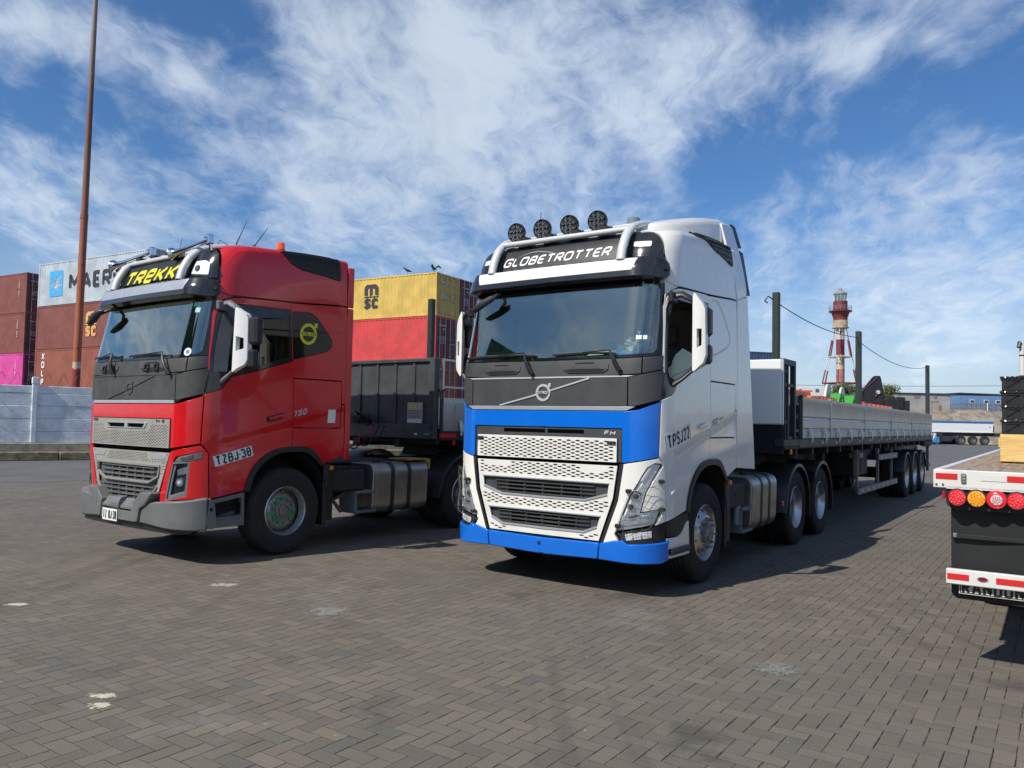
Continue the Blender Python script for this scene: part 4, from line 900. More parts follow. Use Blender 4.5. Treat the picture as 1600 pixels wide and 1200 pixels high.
def onsurf(u0, s0, h, ang=0., fm=SURF):
    c, s_ = math.cos(ang), math.sin(ang)
    return lambda A, B, H: fm(u0 + np.asarray(A) * c - np.asarray(B) * s_, s0 + np.asarray(A) * s_ + np.asarray(B) * c, np.asarray(H) + h)
def decal(name, par, fm, polys, mat, holes=(), grid=.05):
    b = MB()
    for k, p in enumerate(polys): b.sheet(p, holes if k == 0 else (), fm, grid=grid, depth=.0015, bevel=0)
    return b.build(name, mat, par)
def ring(r1, r2, n=40, a0=0): return [circ(0, 0, r1, n)], [circ(0, 0, r2, n)]
def emblem(name, par, fm, r, mat, mt, bar=None):
    """round maker's emblem: ring, arrow to the upper right, bar across with the word"""
    b = MB(); b.sheet(circ(0, 0, r, 40), [circ(0, 0, r * .72, 36)], fm, grid=.05, depth=.004, bevel=.001)
    d = r * .7071; b.sheet([(d * .98, d * 1.05), (d * 1.05, d * .9), (d * 1.45, d * .95), (d * 1.5, d * 1.55), (d * .95, d * 1.5)][:5], [], fm, grid=1e9, depth=.004, bevel=.001)
    b.sheet([(-r * 1.0, -r * .17), (r * 1.0, -r * .17), (r * 1.0, r * .17), (-r * 1.0, r * .17)], [], fm, grid=1e9, depth=.004, bevel=.001, h=.001)
    e = b.build(name, mat, par)
    b = MB(); b.text('VOLVO', r * .36, fm, wide=1.45, wt=.17, h=.003, space=1.05); b.build('emblem_lettering', mt, e); return e
def plate(name, par, fm, w, h, txt, size, bord=True, fit=None, wt=.13):
    b = MB(); b.sheet([(-w / 2, -h / 2), (w / 2, -h / 2), (w / 2, h / 2), (-w / 2, h / 2)], [], fm, grid=.1, depth=.0015, bevel=0); p = b.build(name, lw_, par)
    b = MB(); b.text(txt, size, fm, h=.0012, fit=fit, wt=wt)
    if bord:
        q = .007; a, c = w / 2 - .004, h / 2 - .004
        b.sheet([(-a, -c), (a, -c), (a, c), (-a, c)], [[(-a + q, -c + q), (a - q, -c + q), (a - q, c - q), (-a + q, c - q)]], fm, grid=1e9, depth=.0005, bevel=0, h=.001)
    b.build('plate_lettering', lk_, p); return p

# ------------------------------------------------------------------ wheels (axle along local y, outer side +y)
TR_R = .525
TYRE = [(.288, .118), (.300, .138), (.335, .150), (.40, .158), (.455, .155), (.487, .148), (.500, .138), (.503, .128), (.515, .118), (.521, .105), (.524, .088), (.511, .085), (.511, .075), (.525, .072), (.525, .036), (.511, .033), (.511, .023), (.525, .020)]
TYRE = TYRE + [(r, -y) for r, y in TYRE[::-1]]
def tyre(par, lugs=False, m=None):
    b = MB(); b.lathe(TYRE, 72)
    for r in (.345, .43): b.lathe([(r - .004, .1515 if r < .4 else .1585), (r, .1545 if r < .4 else .1612), (r + .004, .1525 if r < .4 else .1585)], 60)
    if lugs:
        for i in range(60):
            a = 2 * math.pi * i / 60
            for sy in (-1, 1): b.box((-.017, sy * .090, .512), (.017, sy * .141, .5265), .003, 0, Matrix.Rotation(a, 4, 'Y'))
    for k, wd in enumerate(('TUBELESS', '295/80R22.5')):         # raised sidewall lettering
        for i, ch in enumerate(wd):
            a = math.pi * k + .5 - i * .085
            b.text(ch, .045, frame((math.cos(a) * .385, .1575, math.sin(a) * .385), (math.sin(a), 0, -math.cos(a)), (math.cos(a), 0, math.sin(a)), (0, 1, 0)), h=.0015)
    return b.build('tyre', m or rubber, par, smooth=32)
def discmap(prof):
    r_, y_ = [p[0] for p in prof], [p[1] for p in prof]
    def fm(A, B, H):
        r = np.hypot(A, B); return np.stack([A, np.interp(r, r_, y_) + H, -np.asarray(B)], -1)
    return fm
def wheel(par, x, y, kind, name='wheel', flip=False, rz=None, lugs=False):
    """kind: alu front (bulging out), alu rear / steel rear (dished in), steel front with green marks, trailer"""
    sgn = -1 if flip else 1
    M = None
    lip = rimalu if 'alu' in kind else rimlip; disc = rimalu if 'alu' in kind else rimgrey
    b = MB()
    if 'front' in kind:
        b.lathe([(.288, .12), (.300, .138), (.292, .146), (.284, .136), (.278, .105), (.266, .088), (.262, .05)], 60)
        prof = [(.13, .160), (.175, .158), (.188, .150), (.20, .135), (.235, .105), (.262, .085), (.285, .06)] if 'alu' in kind else [(.11, .075), (.178, .073), (.20, .060), (.235, .030), (.262, .02), (.285, .02)]
        hy = prof[0][1]
    else:
        b.lathe([(.288, .12), (.300, .138), (.292, .146), (.284, .136), (.276, .105), (.262, .085), (.255, .03), (.25, -.04), (.245, -.06)], 60)
        prof = [(.11, -.075), (.175, -.074), (.195, -.068), (.22, -.062), (.25, -.055), (.30, -.05)]; hy = prof[0][1]
    w = b.build(name, lip, par, smooth=50)
    w.location = (x, y, TR_R); w.rotation_euler = (0, 0, math.pi if flip else 0)
    tyre(w, lugs)
    fm = discmap(prof); ro = .268 if 'front' in kind else .254
    nh = 10; hr = .023 if 'alu' in kind else .016
    hc = .232 if 'alu' in kind else .228
    hs = [circ(hc * math.cos(2 * math.pi * (i + .5) / nh), hc * math.sin(2 * math.pi * (i + .5) / nh), hr * (1.0), 12) for i in range(nh)]
    if 'alu' not in kind:
        hs = []
        for i in range(20):
            a = 2 * math.pi * i / 20; e = []
            for k in range(10):
                t_ = 2 * math.pi * k / 10; rr_ = .243 + .010 * math.cos(t_); aa = a + .055 * math.sin(t_); e.append((rr_ * math.cos(aa), rr_ * math.sin(aa)))
            hs.append(e)
    b = MB(); b.sheet(circ(0, 0, ro, 60), [circ(0, 0, .112, 32)] + hs, fm, grid=.022, depth=.012, bevel=.002)
    b.build('rim_disc', disc, w)
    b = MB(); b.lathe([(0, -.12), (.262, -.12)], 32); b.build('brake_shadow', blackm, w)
    b = MB()
    if 'front' in kind and 'alu' in kind: b.lathe([(.115, hy - .01), (.112, hy + .018), (.085, hy + .025), (.078, hy + .05), (.03, hy + .055), (0, hy + .056)], 32)
    elif 'front' in kind: b.lathe([(.115, hy - .02), (.110, hy + .02), (.098, hy + .024), (.085, hy + .022), (.075, hy + .055), (.066, hy + .058), (.060, hy + .03), (0, hy + .028)], 32)
    else: b.lathe([(.115, hy - .02), (.110, hy + .05), (.10, hy + .12), (.085, hy + .135), (.08, hy + .12), (.03, hy + .125), (0, hy + .126)], 32)
    b.build('hub', nutm if 'alu' not in kind else nutm, w)
    for i in range(10):
        a = 2 * math.pi * (i + .25) / 10; cx, cz = .148 * math.cos(a), .148 * math.sin(a)
        b = MB(); y0 = float(np.interp(.148, [p[0] for p in prof], [p[1] for p in prof])); ln = .055 if kind == 'alu front' else .035
        b.cyl((cx, y0, cz), (cx, y0 + .024, cz), .0165, n=6); b.cyl((cx, y0 + .0, cz), (cx, y0 + .006, cz), .021, n=14); b.cyl((cx, y0 + .02, cz), (cx, y0 + ln, cz), .010, n=8)
        b.build('wheel_nut', nutm, w)
    if kind == 'steel front green':
        b = MB()
        for i in range(10):
            a = 2 * math.pi * (i + .25) / 10
            if i in (3, 6): continue
            pts = [(.155 * math.cos(a) + .038 * 1.25 * q * math.cos(2 * math.pi * k / 9 + i), .155 * math.sin(a) + .036 * q * math.sin(2 * math.pi * k / 9 + i)) for k, q in enumerate((1, .7, .95, .8, 1.05, .7, 1, .75, .9))]
            b.sheet(pts, [], fm, grid=1e9, depth=.003, bevel=0, h=.002)
        b.build('paint_marks', greenp, w)
    return w
def prism_x(b, poly, x0, x1, bev=0., m=0):
    """outline in (y, z) extruded from x0 to x1"""
    lo, hi = min(x0, x1), max(x0, x1); b.sheet(poly, [], frame((hi, 0, 0), (0, 1, 0), (0, 0, 1), (1, 0, 0)), grid=1e9, depth=hi - lo, bevel=bev, m=m, back=True)
def prism_y(b, poly, y0, y1, bev=0., m=0):
    """outline in (x, z) extruded from y0 to y1"""
    lo, hi = min(y0, y1), max(y0, y1); b.sheet([(-a, c) for a, c in poly], [], frame((0, hi, 0), (-1, 0, 0), (0, 0, 1), (0, 1, 0)), grid=1e9, depth=hi - lo, bevel=bev, m=m, back=True)

def fender(par, xc, zc, r, y0, y1, a0, a1, mat, lip=True, name='rear_fender', skirt=()):
    b = MB(); n = 22; A = [R(a0 + (a1 - a0) * i / n) for i in range(n + 1)]
    pts = [(xc + r * math.cos(a), zc + r * math.sin(a)) for a in A]
    if skirt: pts = [(pts[0][0] + skirt[0][0], skirt[0][1])] + pts + [(pts[-1][0] + skirt[1][0], skirt[1][1])]
    N = len(pts); t_ = .02; vs = []
    for (x, z) in pts:
        d = Vector((x - xc, max(z - zc, .0) if z > zc else 0)).normalized() if (x - xc) else Vector((0, 1)); q = (x - d.x * .03, z - d.y * .03)
        sg = 1 if y1 > 0 else -1
        vs += [(x, y0, z), (x, y1 - .03 * sg, z), (x - d.x * .008, y1 - .008 * sg, z - d.y * .008), (x - d.x * .03, y1, z - d.y * .03), (x - d.x * .055, y1, z - d.y * .055), (x - d.x * .03, y1 - .03 * sg, z - d.y * .03), (x - d.x * .02, y0, z - d.y * .02)]
    K = 7; fs = []
    for i in range(N - 1):
        for k in range(K): fs.append((i * K + k, i * K + (k + 1) % K, (i + 1) * K + (k + 1) % K, (i + 1) * K + k))
    fs += [tuple(range(K)), tuple(range((N - 1) * K, N * K))]
    b.add(vs, fs); return b.build(name, mat, par)

def tank(par, x0, x1, straps, mat=None, ydir=1):
    b = MB(); P = fillet([(.60, .37), (1.20, .37), (1.22, 1.05), (.60, 1.05)], [.14, .15, .15, .1], 6)
    if ydir < 0: P = [(-a, c) for a, c in P][::-1]
    prism_x(b, P, x0, x1, .02); t_ = b.build('fuel_tank', mat or alu, par, smooth=50)
    for s_ in straps:
        b = MB(); Q = fillet([(.59, .36), (1.212, .36), (1.232, 1.062), (.59, 1.062)], [.14, .155, .155, .1], 6); Q = Q if ydir > 0 else [(-a, c) for a, c in Q][::-1]
        prism_x(b, Q, s_ - .035, s_ + .035, .003); b.build('tank_strap', blackp, t_)
    b = MB(); b.cyl((x0 - .22 if x0 > x1 else x0 + .2, ydir * 1.02, 1.04), (x0 - .22 if x0 > x1 else x0 + .2, ydir * 1.03, 1.10), .06, .055, 16); b.build('filler_cap', blackp, t_)
    return t_
# ================================================================== LORRY (tractor unit), one builder for both
def lorry(T, WH, label):
    px, py, th = TR[T]
    t = empty('truck', label, 'truck', (px, py, 0), th, 'tractor trucks')
    body = white_p if WH else red_p; lower = blue_p if WH else red_p; front = blue_p if WH else red_p; dg = dgrey if WH else dgrey_r
    BOT = .5
    # dark inner body that carries the panels, open at the windows
    WS = F((0, 2.315), (.9, 2.325), (1.10, 2.335), (1.17, 2.36)) + F((1.165, 2.9), (1.15, 3.06), (.9, 3.075), (0, 3.08)); WS = sym(WS)
    WIN = X((1.05, 2.12), (.86, 2.17), (.6, 2.23), (.06, 2.40), (.13, 2.93), (1.0, 2.91), (1.07, 2.85), (1.085, 2.5))
    arch = crx((.60, .82), (.57, .95), (.47, 1.11), (.27, 1.26), (.03, 1.31), (-.27, 1.30), (-.43, 1.19), (-.52, 1.09))
    side_out = F((0, BOT), (.9, BOT)) + X((1.05, BOT), (.62, .6)) + arch + X((-.85, 1.19), (-.85, 3.60))
    panel('inner_body', sym(side_out + [(0, 3.62)]), blackm, t, [WS, WIN, mir(WIN)], h=-.10, depth=0, bevel=0, gap=.0)
    # ---- cab shell: roof and upper sides
    up = [(0, 0)]
    upper = X((1.19, 3.10), (1.14, 3.072), (1.06, 3.052), (.98, 3.050), (.8, 3.060), (.4, 3.077), (.15, 3.086), (-.66, 3.135), (-.858, 3.14)) + [(uX(-.858), 3.712)]
    topf = F((0, 3.712)); frontroof = [(uX(1.195), 3.24)] 
    ro_l = upper + [(0, 3.712), (0, 3.625)] + F((.80, 3.615), (1.0, 3.590), (1.06, 3.575), (1.11, 3.54), (1.14, 3.485), (1.157, 3.42), (1.165, 3.35), (1.175, 3.25), (1.185, 3.18))
    slat = X((.72, 3.60), (.3, 3.60), (-.69, 3.57), (-.735, 3.36), (-.05, 3.44), (.22, 3.515)) if WH else X((.42, 3.56), (-.70, 3.55), (-.735, 3.33), (-.0, 3.37), (.18, 3.415))
    sl = fillet(slat, .04)
    panel('cab_roof', ro_l, body, t, h=0, depth=.025, gap=.002); panel('cab_roof', ro_l, body, t, side=-1, h=0, depth=.025, gap=.002)
    for sd_ in (1, -1):
        v_ = panel('roof_vent', sl, blackp, t, h=.012, depth=.03, side=sd_, bevel=.006)
        b = MB()
        P_ = np.array(slat); s_lo, s_hi = P_[:, 1].min(), P_[:, 1].max(); nsl = 5 if WH else 13
        for i in range(nsl):
            s_ = s_lo + (s_hi - s_lo) * (i + .5) / nsl; us = []
            for (a, c), (a2, c2) in zip(slat, slat[1:] + slat[:1]):
                if (c - s_) * (c2 - s_) < 0: us.append(a + (a2 - a) * (s_ - c) / (c2 - c))
            if len(us) >= 2 and max(us) - min(us) > .12:
                uu = np.linspace(min(us) + .04, max(us) - .04, 12); uu = uu * sd_; A = SURF(uu, np.full(12, s_), np.full(12, .014))
                b.tube([tuple(p) for p in A], (.012 if WH else .006), 6)
        b.build('vent_slat', blackp, v_)
    # rear wall of the cab
    ring_ = [tuple(S(np.array([uX(-.86)]), np.array([s_]))[0]) for s_ in np.r_[np.linspace(1.19, 3.5, 12), np.linspace(3.54, 3.714, 12)]]
    ring2 = [(x, -y, z) for x, y, z in ring_[::-1]]; b = MB(); L_ = ring_ + ring2; b.add(L_, [tuple(range(len(L_)))[::-1]]); b.add([(x - .02, y * .99, z) for x, y, z in L_], [tuple(range(len(L_)))]); b.build('rear_wall', body, t)
    # ---- door each side
    door = X((1.140, 1.905), (1.155, 1.357), (1.075, 1.25), (1.052, .740)) + crx((.612, .812), (.58, .945), (.475, 1.112), (.275, 1.252), (.03, 1.302)) + X((-.035, 1.302), (-.045, 1.54), (-.035, 1.75), (-.015, 2.15), (.004, 2.355), (.58, 2.183), (.84, 2.118), (.88, 2.07), (.945, 1.985), (1.0, 1.95))
    dtop = X((1.120, 2.17), (1.172, 2.82), (1.150, 2.91), (1.12, 2.965), (1.06, 3.005), (.98, 3.026), (.8, 3.040), (.4, 3.062), (.15, 3.071), (.105, 2.985), (1.03, 2.958), (1.115, 2.90), (1.145, 2.80), (1.10, 2.17))
    wfr = X((1.140, 1.91), (1.0, 1.955), (.948, 1.99), (.885, 2.075), (.84, 2.123), (.58, 2.188), (.006, 2.36), (.10, 2.983), (1.03, 2.955), (1.11, 2.90), (1.142, 2.80), (1.098, 2.17))
    for sd_ in (1, -1):
        d = panel('door', door, body, t, h=0, fm=CREASE, side=sd_, depth=.03, grid=.034)
        panel('door_frame_top', dtop, body, d, side=sd_, gap=.001)
        f_ = panel('window_frame', wfr, blackg, d, [WIN], h=-.004, side=sd_, gap=.0, bevel=.002)
        if not (WH and sd_ == 1): panel('window_pane', WIN, winglass, f_, h=-.012, depth=0, bevel=0, side=sd_, gap=0)
        else: panel('window_pane', X((1.05, 2.12), (.86, 2.17), (.6, 2.23), (.40, 2.29), (.46, 2.40), (.75, 2.44), (.92, 2.36), (1.06, 2.20)), winglass, f_, h=-.012, depth=0, bevel=0, side=sd_, gap=0)
        hp = X((.35, 1.665), (.10, 1.722), (.085, 1.700), (.125, 1.640), (.335, 1.600), (.355, 1.62))
        hd = panel('door_handle_recess', hp, blackp if not WH else body, d, h=.0015, depth=.004, side=sd_, fm=CREASE, gap=0, bevel=.002)
        b = MB(); uh = [uX(.33), uX(.22), uX(.11)]; A = CREASE(np.array(uh) * sd_, np.array([1.645, 1.668, 1.688]), np.array([.02, .034, .02])); b.tube([tuple(p) for p in A], [(.008, .018), (.012, .022), (.008, .018)], 8, flat=(0, 1, 0)); b.build('door_handle', body, d)
        # ---- fixed side behind the door
        qw = fillet(X((.09, 2.965), (-.20, 2.985), (-.33, 2.93), (-.595, 2.68), (-.605, 2.58), (-.52, 2.515), (.018, 2.372)), [.02, .05, .05, .05, .05, .04, .02])
        sp = X((-.015, 2.152), (.008, 2.355), (.11, 2.99), (.15, 3.067), (-.66, 3.122), (-.858, 3.127), (-.858, 1.85), (-.80, 1.85), (-.785, 2.152))
        pn = panel('side_panel', sp, body, t, [qw] if not WH else [], side=sd_, depth=.025)
        if not WH: panel('sleeper_window', qw, darkglass, pn, h=-.003, side=sd_, gap=.002, bevel=.002)
        else:
            q2 = fillet(X((.02, 3.03), (-.16, 3.05), (-.35, 2.94), (-.60, 2.70), (-.59, 2.60), (-.50, 2.55), (-.05, 2.42)), .06); b = MB()
            A = SURF(np.array([p[0] for p in q2]) * sd_, np.array([p[1] for p in q2]), np.full(len(q2), -.006)); 
            b.tube([tuple(p) for p in A], .013, 6); b.build('panel_moulding', body, pn)
        lk = panel('locker_door', X((-.05, 1.542), (-.035, 1.76), (-.02, 2.143), (-.785, 2.143), (-.795, 1.542)), body, t, fm=CREASE, side=sd_, depth=.02, grid=.036)
        panel('side_skirt', X((-.04, 1.302), (-.048, 1.533), (-.80, 1.533), (-.80, 1.84), (-.858, 1.84), (-.858, 1.185), (-.525, 1.085), (-.43, 1.18), (-.28, 1.288)), body, t, fm=CREASE, side=sd_, depth=.02, grid=.036)
        # wheel arch trim
        a_out = crx((.625, .80), (.585, .945), (.48, 1.112), (.278, 1.254), (.03, 1.306), (-.28, 1.294), (-.435, 1.186), (-.53, 1.07)); a_in = crx((-.49, 1.05), (-.40, 1.13), (-.245, 1.228), (.03, 1.245), (.245, 1.197), (.40, 1.10), (.50, .965), (.555, .79))
        panel('wheel_arch_trim', a_out + a_in, blackp, t, h=.016, depth=.10, side=sd_, gap=0, bevel=.006)
        # A pillar
        panel('a_pillar', [(uF(1.20), 2.34), (uX(1.108), 2.335), (uX(1.108), 2.20), (uX(1.127), 2.17), (uX(1.178), 2.82), (uX(1.155), 2.94), (uX(1.0), 3.03), (uX(1.13), 3.07), (uF(1.195), 3.09), (uF(1.175), 2.9)][0:1] + [(uX(1.125), 2.335), (uX(1.180), 2.82), (uX(1.157), 2.94), (uX(1.10), 2.995), (uX(1.03), 3.025), (uX(.98), 3.045), (uX(1.06), 3.048), (uX(1.14), 3.068), (uX(1.195), 3.10), (uF(1.178), 3.05), (uF(1.19), 2.7)], body, t, side=sd_, gap=0, grid=.04)
        # interior liner of roof side done below
    # ---- windscreen
    wf_o = sym(F((0, 2.300), (.9, 2.308), (1.10, 2.322), (1.198, 2.345)) + F((1.192, 2.7), (1.178, 3.05), (1.14, 3.085), (0, 3.10)))
    wf_i = sym(F((0, 2.335), (.9, 2.343), (1.09, 2.352), (1.145, 2.362), (1.163, 2.40)) + F((1.165, 2.7), (1.152, 3.0), (1.135, 3.03), (1.09, 3.045), (0, 3.05)))
    wfm = panel('windscreen_border', wf_o, frit, t, [wf_i], h=-.006, depth=.012, gap=.001, bevel=.002)
    panel('windscreen', wf_i, wsglass, wfm, h=-.010, depth=0, bevel=0, gap=-.006, grid=.05)
    # ---- cowl, badge panel, bright strip
    cw = sym(F((0, 2.128), (.5, 2.124), (1.06, 2.152)) + F((1.06, 2.312), (.9, 2.303), (0, 2.295))); 
    cp = panel('cowl_panel', cw, dg, t, depth=.03)
    for sd_ in (1, -1): panel('cowl_corner', F((1.066, 2.155), (1.213, 2.208)) + X((1.125, 2.235), (1.120, 2.345)) + F((1.2, 2.338), (1.066, 2.314)), dg, t, side=sd_, depth=.03, grid=.04)
    panel('badge_panel', sym(F((0, 1.838), (.935, 1.838)) + F((.935, 2.120), (.5, 2.118), (0, 2.12))), dg, t, depth=.03)
    for sd_ in (1, -1): panel('badge_corner', F((.941, 1.838), (1.0, 1.838), (1.207, 1.915)) + X((1.145, 1.925), (1.10, 2.16), (1.118, 2.225)) + F((1.213, 2.20), (1.06, 2.146), (.941, 2.125)), dg, t, side=sd_, depth=.03, grid=.04)
    panel('bright_strip', sym(F((0, 2.118), (.93, 2.120), (1.03, 2.142), (1.0, 2.135), (0, 2.133))), lit if WH else dg, t, h=.006, depth=.01, gap=0, bevel=.001)
    panel('bright_strip', sym(F((0, 1.797), (.93, 1.797), (1.01, 1.836), (0, 1.836))), silver if WH else chrome, t, h=.004, depth=.03, gap=0, bevel=.003)
    # recessed grips
    for (a, c) in (((-.78, -.30), 0), ((.22, .73), 1)):
        pts = F((a[0], 2.245), (a[0] + .01, 2.195), (a[0] + .07, 2.165), (a[1] - .05, 2.165), (a[1], 2.195), (a[1], 2.245))
        g_ = panel('grip', pts, dg, cp, h=.012, depth=.02, gap=0, bevel=.006, grid=.1)
        q = F((a[0] + .03, 2.195), (a[0] + .08, 2.172), (a[1] - .06, 2.172), (a[1] - .02, 2.195), (a[1] - .10, 2.205), (a[0] + .12, 2.205)); panel('grip_slot', q, blackm, g_, h=.0135, depth=.002, gap=0, bevel=0, grid=.2)
        q = F((a[0] + .14, 2.258), (a[1] - .16, 2.258), (a[1] - .16, 2.270), (a[0] + .14, 2.270)); panel('grip_slot', q, blackm, g_, h=.002, depth=.002, gap=0, bevel=0, grid=.2)
        if not WH:
            for sx in (0, 1): panel('grip_rib', F((a[0] + .12 + sx * .2, 2.17), (a[0] + .2 + sx * .2, 2.17), (a[0] + .2 + sx * .2, 2.25), (a[0] + .12 + sx * .2, 2.25)), blackp, g_, [F((a[0] + .135 + sx * .2, 2.185), (a[0] + .185 + sx * .2, 2.185), (a[0] + .185 + sx * .2, 2.235), (a[0] + .135 + sx * .2, 2.235))], h=.03, depth=.02, gap=0, bevel=.002, grid=.2)
    # emblem and diagonal bar
    ef = onsurf(0, 1.972, .010); b = MB()
    for (y0, s0, y1, s1) in ((-.54, 1.843, -.09, 1.948), (.09, 1.992, .53, 2.112)):
        b.sheet([(uF(y0), s0 - .006), (uF(y1), s1 - .008), (uF(y1), s1 + .008), (uF(y0) - .02, s0 + .004)], [], SURF, grid=.1, depth=.010, bevel=.002, h=.010)
    b.build('diagonal_bar', lit if WH else dg, t); emblem('emblem', t, ef, .088 if WH else .075, lit if WH else dg, lk_ if WH else blackp)
    # wipers
    for (y0, s0, y1, s1, yb0, yb1, sb) in ((-.13, 2.16, -.24, 2.375, -1.05, -.12, 2.352), (.86, 2.18, .755, 2.372, .10, .80, 2.352)) if WH else ((-.36, 2.14, -.42, 2.39, -1.0, -.36, 2.35), (.86, 2.12, .70, 2.365, -.06, .66, 2.345)):
        b = MB(); A = SURF(np.array([uF(y0), uF((y0 * 2 + y1) / 3), uF((y0 + 2 * y1) / 3), uF(y1)]), np.array([s0, s0 * .67 + s1 * .33, s0 * .33 + s1 * .67, s1]), np.array([.03, .06, .065, .055])); b.tube([tuple(p) for p in A], [(.022, .028), (.024, .02), (.016, .016), (.010, .010)], 8)
        A = SURF(np.array([uF(y1), uF((yb0 + yb1) / 2)]), np.array([s1, sb + .008]), np.array([.055, .04])); b.tube([tuple(p) for p in A], .007, 6)
        w_ = b.build('wiper', blackp, t); ys = np.linspace(yb0, yb1, 10); A = SURF(np.array([uF(q) for q in ys]), sb + .012 * np.sin(np.linspace(0, 3.14, 10)), np.full(10, .016)); b = MB(); b.tube([tuple(p) for p in A], (.005, .014), 6, flat=(1, 0, 0)); b.build('wiper_blade', blackp, w_)
    # ---- front upper coloured panel with the service hatch frame
    FR = F((.887, 1.292), (.887, 1.624))
    fp = sym(F((0, 1.624), (.887, 1.624), (.887, 1.295), (1.0, 1.312), (1.2, 1.360)) + X((1.163, 1.372), (1.147, 1.90)) + F((1.205, 1.895), (1.04, 1.808), (.93, 1.790), (0, 1.790)))
    # order: inner top middle -> out along the hatch -> bottom -> side -> top middle
    panel('front_panel', fp, front, t, depth=.035, grid=.05, gap=.002, bevel=.006)
    hat = sym(F((0, 1.298), (.882, 1.298), (.882, 1.618), (0, 1.618)))
    if WH:
        slots = [F((-.50, 1.562), (.02, 1.562), (.02, 1.600), (-.50, 1.600)), F((.05, 1.562), (.47, 1.562), (.47, 1.600), (.05, 1.600))]
        hm = panel('hatch', hat, dgrey, t, slots, h=-.012, depth=.03, grid=.1, gap=.002)
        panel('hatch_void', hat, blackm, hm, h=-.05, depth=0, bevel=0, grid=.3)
        mo = sym(F((0, 1.300), (.838, 1.300), (.838, 1.528), (0, 1.528))); hs = meshholes(mo, .104, .0178, .062, .0155, .010)
        g = panel('grille_mesh', mo, meshw, t, hs, h=.012, depth=.010, grid=.3, gap=0, bevel=.0012)
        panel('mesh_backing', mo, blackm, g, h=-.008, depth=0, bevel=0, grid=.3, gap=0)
        b = MB(); b.text('FH', .062, onsurf(uF(.755), 1.581, -.0105), shear=.25, fit=.12, wt=.2); b.build('badge_lettering', lit, t)
        for y_, s_ in ((-.80, 1.495), (.785, 1.488)):
            b = MB(); b.box((-.02, -.045, -.014), (.022, .045, .014), .008, 0, Matrix.Translation(tuple(SURF(np.array([uF(y_)]), np.array([s_]), np.array([.014]))[0]))); b.build('latch', frm, g)
        lo = sym(F((0, .535), (.655, .535), (.80, .955), (.842, 1.265), (0, 1.265))); g1 = sym(F((0, .902), (.50, .908), (.742, .975), (.758, 1.098), (0, 1.098))); g2 = sym(F((0, .590), (.49, .595), (.632, .655), (.672, .780), (0, .780)))
        bands = []
        hs = meshholes(lo, .104, .0178, .062, .0155, .010, avoid=[sym(F((0, .895), (.51, .90), (.765, .965), (.780, 1.115), (0, 1.115))), sym(F((0, .0), (.40, .0), (.42, .59), (.52, .588), (.655, .645), (.695, .795), (0, .795))),
                       F((-.70, 1.215), (-.42, 1.215), (-.42, 1.26), (-.70, 1.26)), F((.46, 1.205), (.70, 1.205), (.70, 1.26), (.46, 1.26))])
        gm = panel('lower_grille', lo, meshw, t, hs + [g1, g2], h=.0, depth=.012, grid=.2, gap=0, bevel=.0012)
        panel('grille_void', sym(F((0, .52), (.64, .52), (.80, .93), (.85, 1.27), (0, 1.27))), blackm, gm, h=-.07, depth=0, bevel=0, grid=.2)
        for (gg, s0, s1, wy) in ((g1, .90, 1.10, .45), (g2, .59, .78, .40)):
            q = panel('grille_insert', gg, dgrey, gm, h=-.03, depth=.01, gap=0, bevel=.002, grid=.2, holes=[sym(F((0, s0 + .045 + i * .038), (wy + .03, s0 + .045 + i * .038), (wy, s0 + .07 + i * .038), (0, s0 + .07 + i * .038))) for i in range(3)])
            for i in range(4):
                b = MB(); ys = np.linspace(-wy - .15, wy + .15, 16); A = SURF(np.array([uF(v) for v in ys]), np.full(16, s0 + .038 + i * .038), np.full(16, -.018)); b.tube([tuple(p) for p in A], (.014, .008), 6, flat=(1, 0, 0)); b.build('grille_slat', dgrey, q)
            for y_ in np.linspace(-wy, wy, 5):
                b = MB(); A = SURF(np.array([uF(y_)] * 2), np.array([s0 + .04, s1 - .02]), np.array([-.03, -.03])); b.tube([tuple(p) for p in A], (.006, .014), 6)
                b.build('grille_rib', dgrey, q)
            pts = [(a, c) for a, c in gg]; n2 = len(pts) // 2
            lowr = [p for p in (F((-.742 if wy > .42 else -.632, s0 + (.075 if wy > .42 else .065)), (-.50 if wy > .42 else -.49, s0 + .006), (0, s0 + .002), (.50 if wy > .42 else .49, s0 + .006), (.742 if wy > .42 else .632, s0 + (.075 if wy > .42 else .065))))]
            A = SURF(np.array([p[0] for p in lowr]), np.array([p[1] + .01 for p in lowr]), np.full(5, -.005)); b = MB(); b.tube([tuple(p) for p in A], (.020, .013), 8, flat=(1, 0, 0))
            uy = F((-.758 if wy > .42 else -.672, s1 - .008), (0, s1 - .006), (.758 if wy > .42 else .672, s1 - .008)); A = SURF(np.array([p[0] for p in uy]), np.array([p[1] for p in uy]), np.full(3, .0)); b.tube([tuple(p) for p in A], (.016, .010), 8, flat=(1, 0, 0)); b.build('grille_moulding', silver, q)
        for sd_ in (1, -1):
            panel('seam_strip', F((.672, .522), (.700, .515), (.852, .936), (.905, 1.285), (.868, 1.285), (.822, .94)), blackp, t, side=sd_, h=.004, depth=.03, gap=0)
            LAMP = [uF(1.194), uF(1.166)]; lamp = F((1.205, 1.285), (1.166, 1.292), (1.123, 1.256), (1.08, 1.171), (1.037, 1.081), (.978, .986), (.917, .831), (.845, .650), (1.165, .722), (1.205, .865), (1.062, .826), (1.107, 1.021), (1.150, 1.13))
            fog = F((.835, .625), (1.165, .702)) + F((1.205, .755)) + X((1.058, .735), (1.053, .565)) + F((1.229, .55), (.951, .535), (.89, .575))
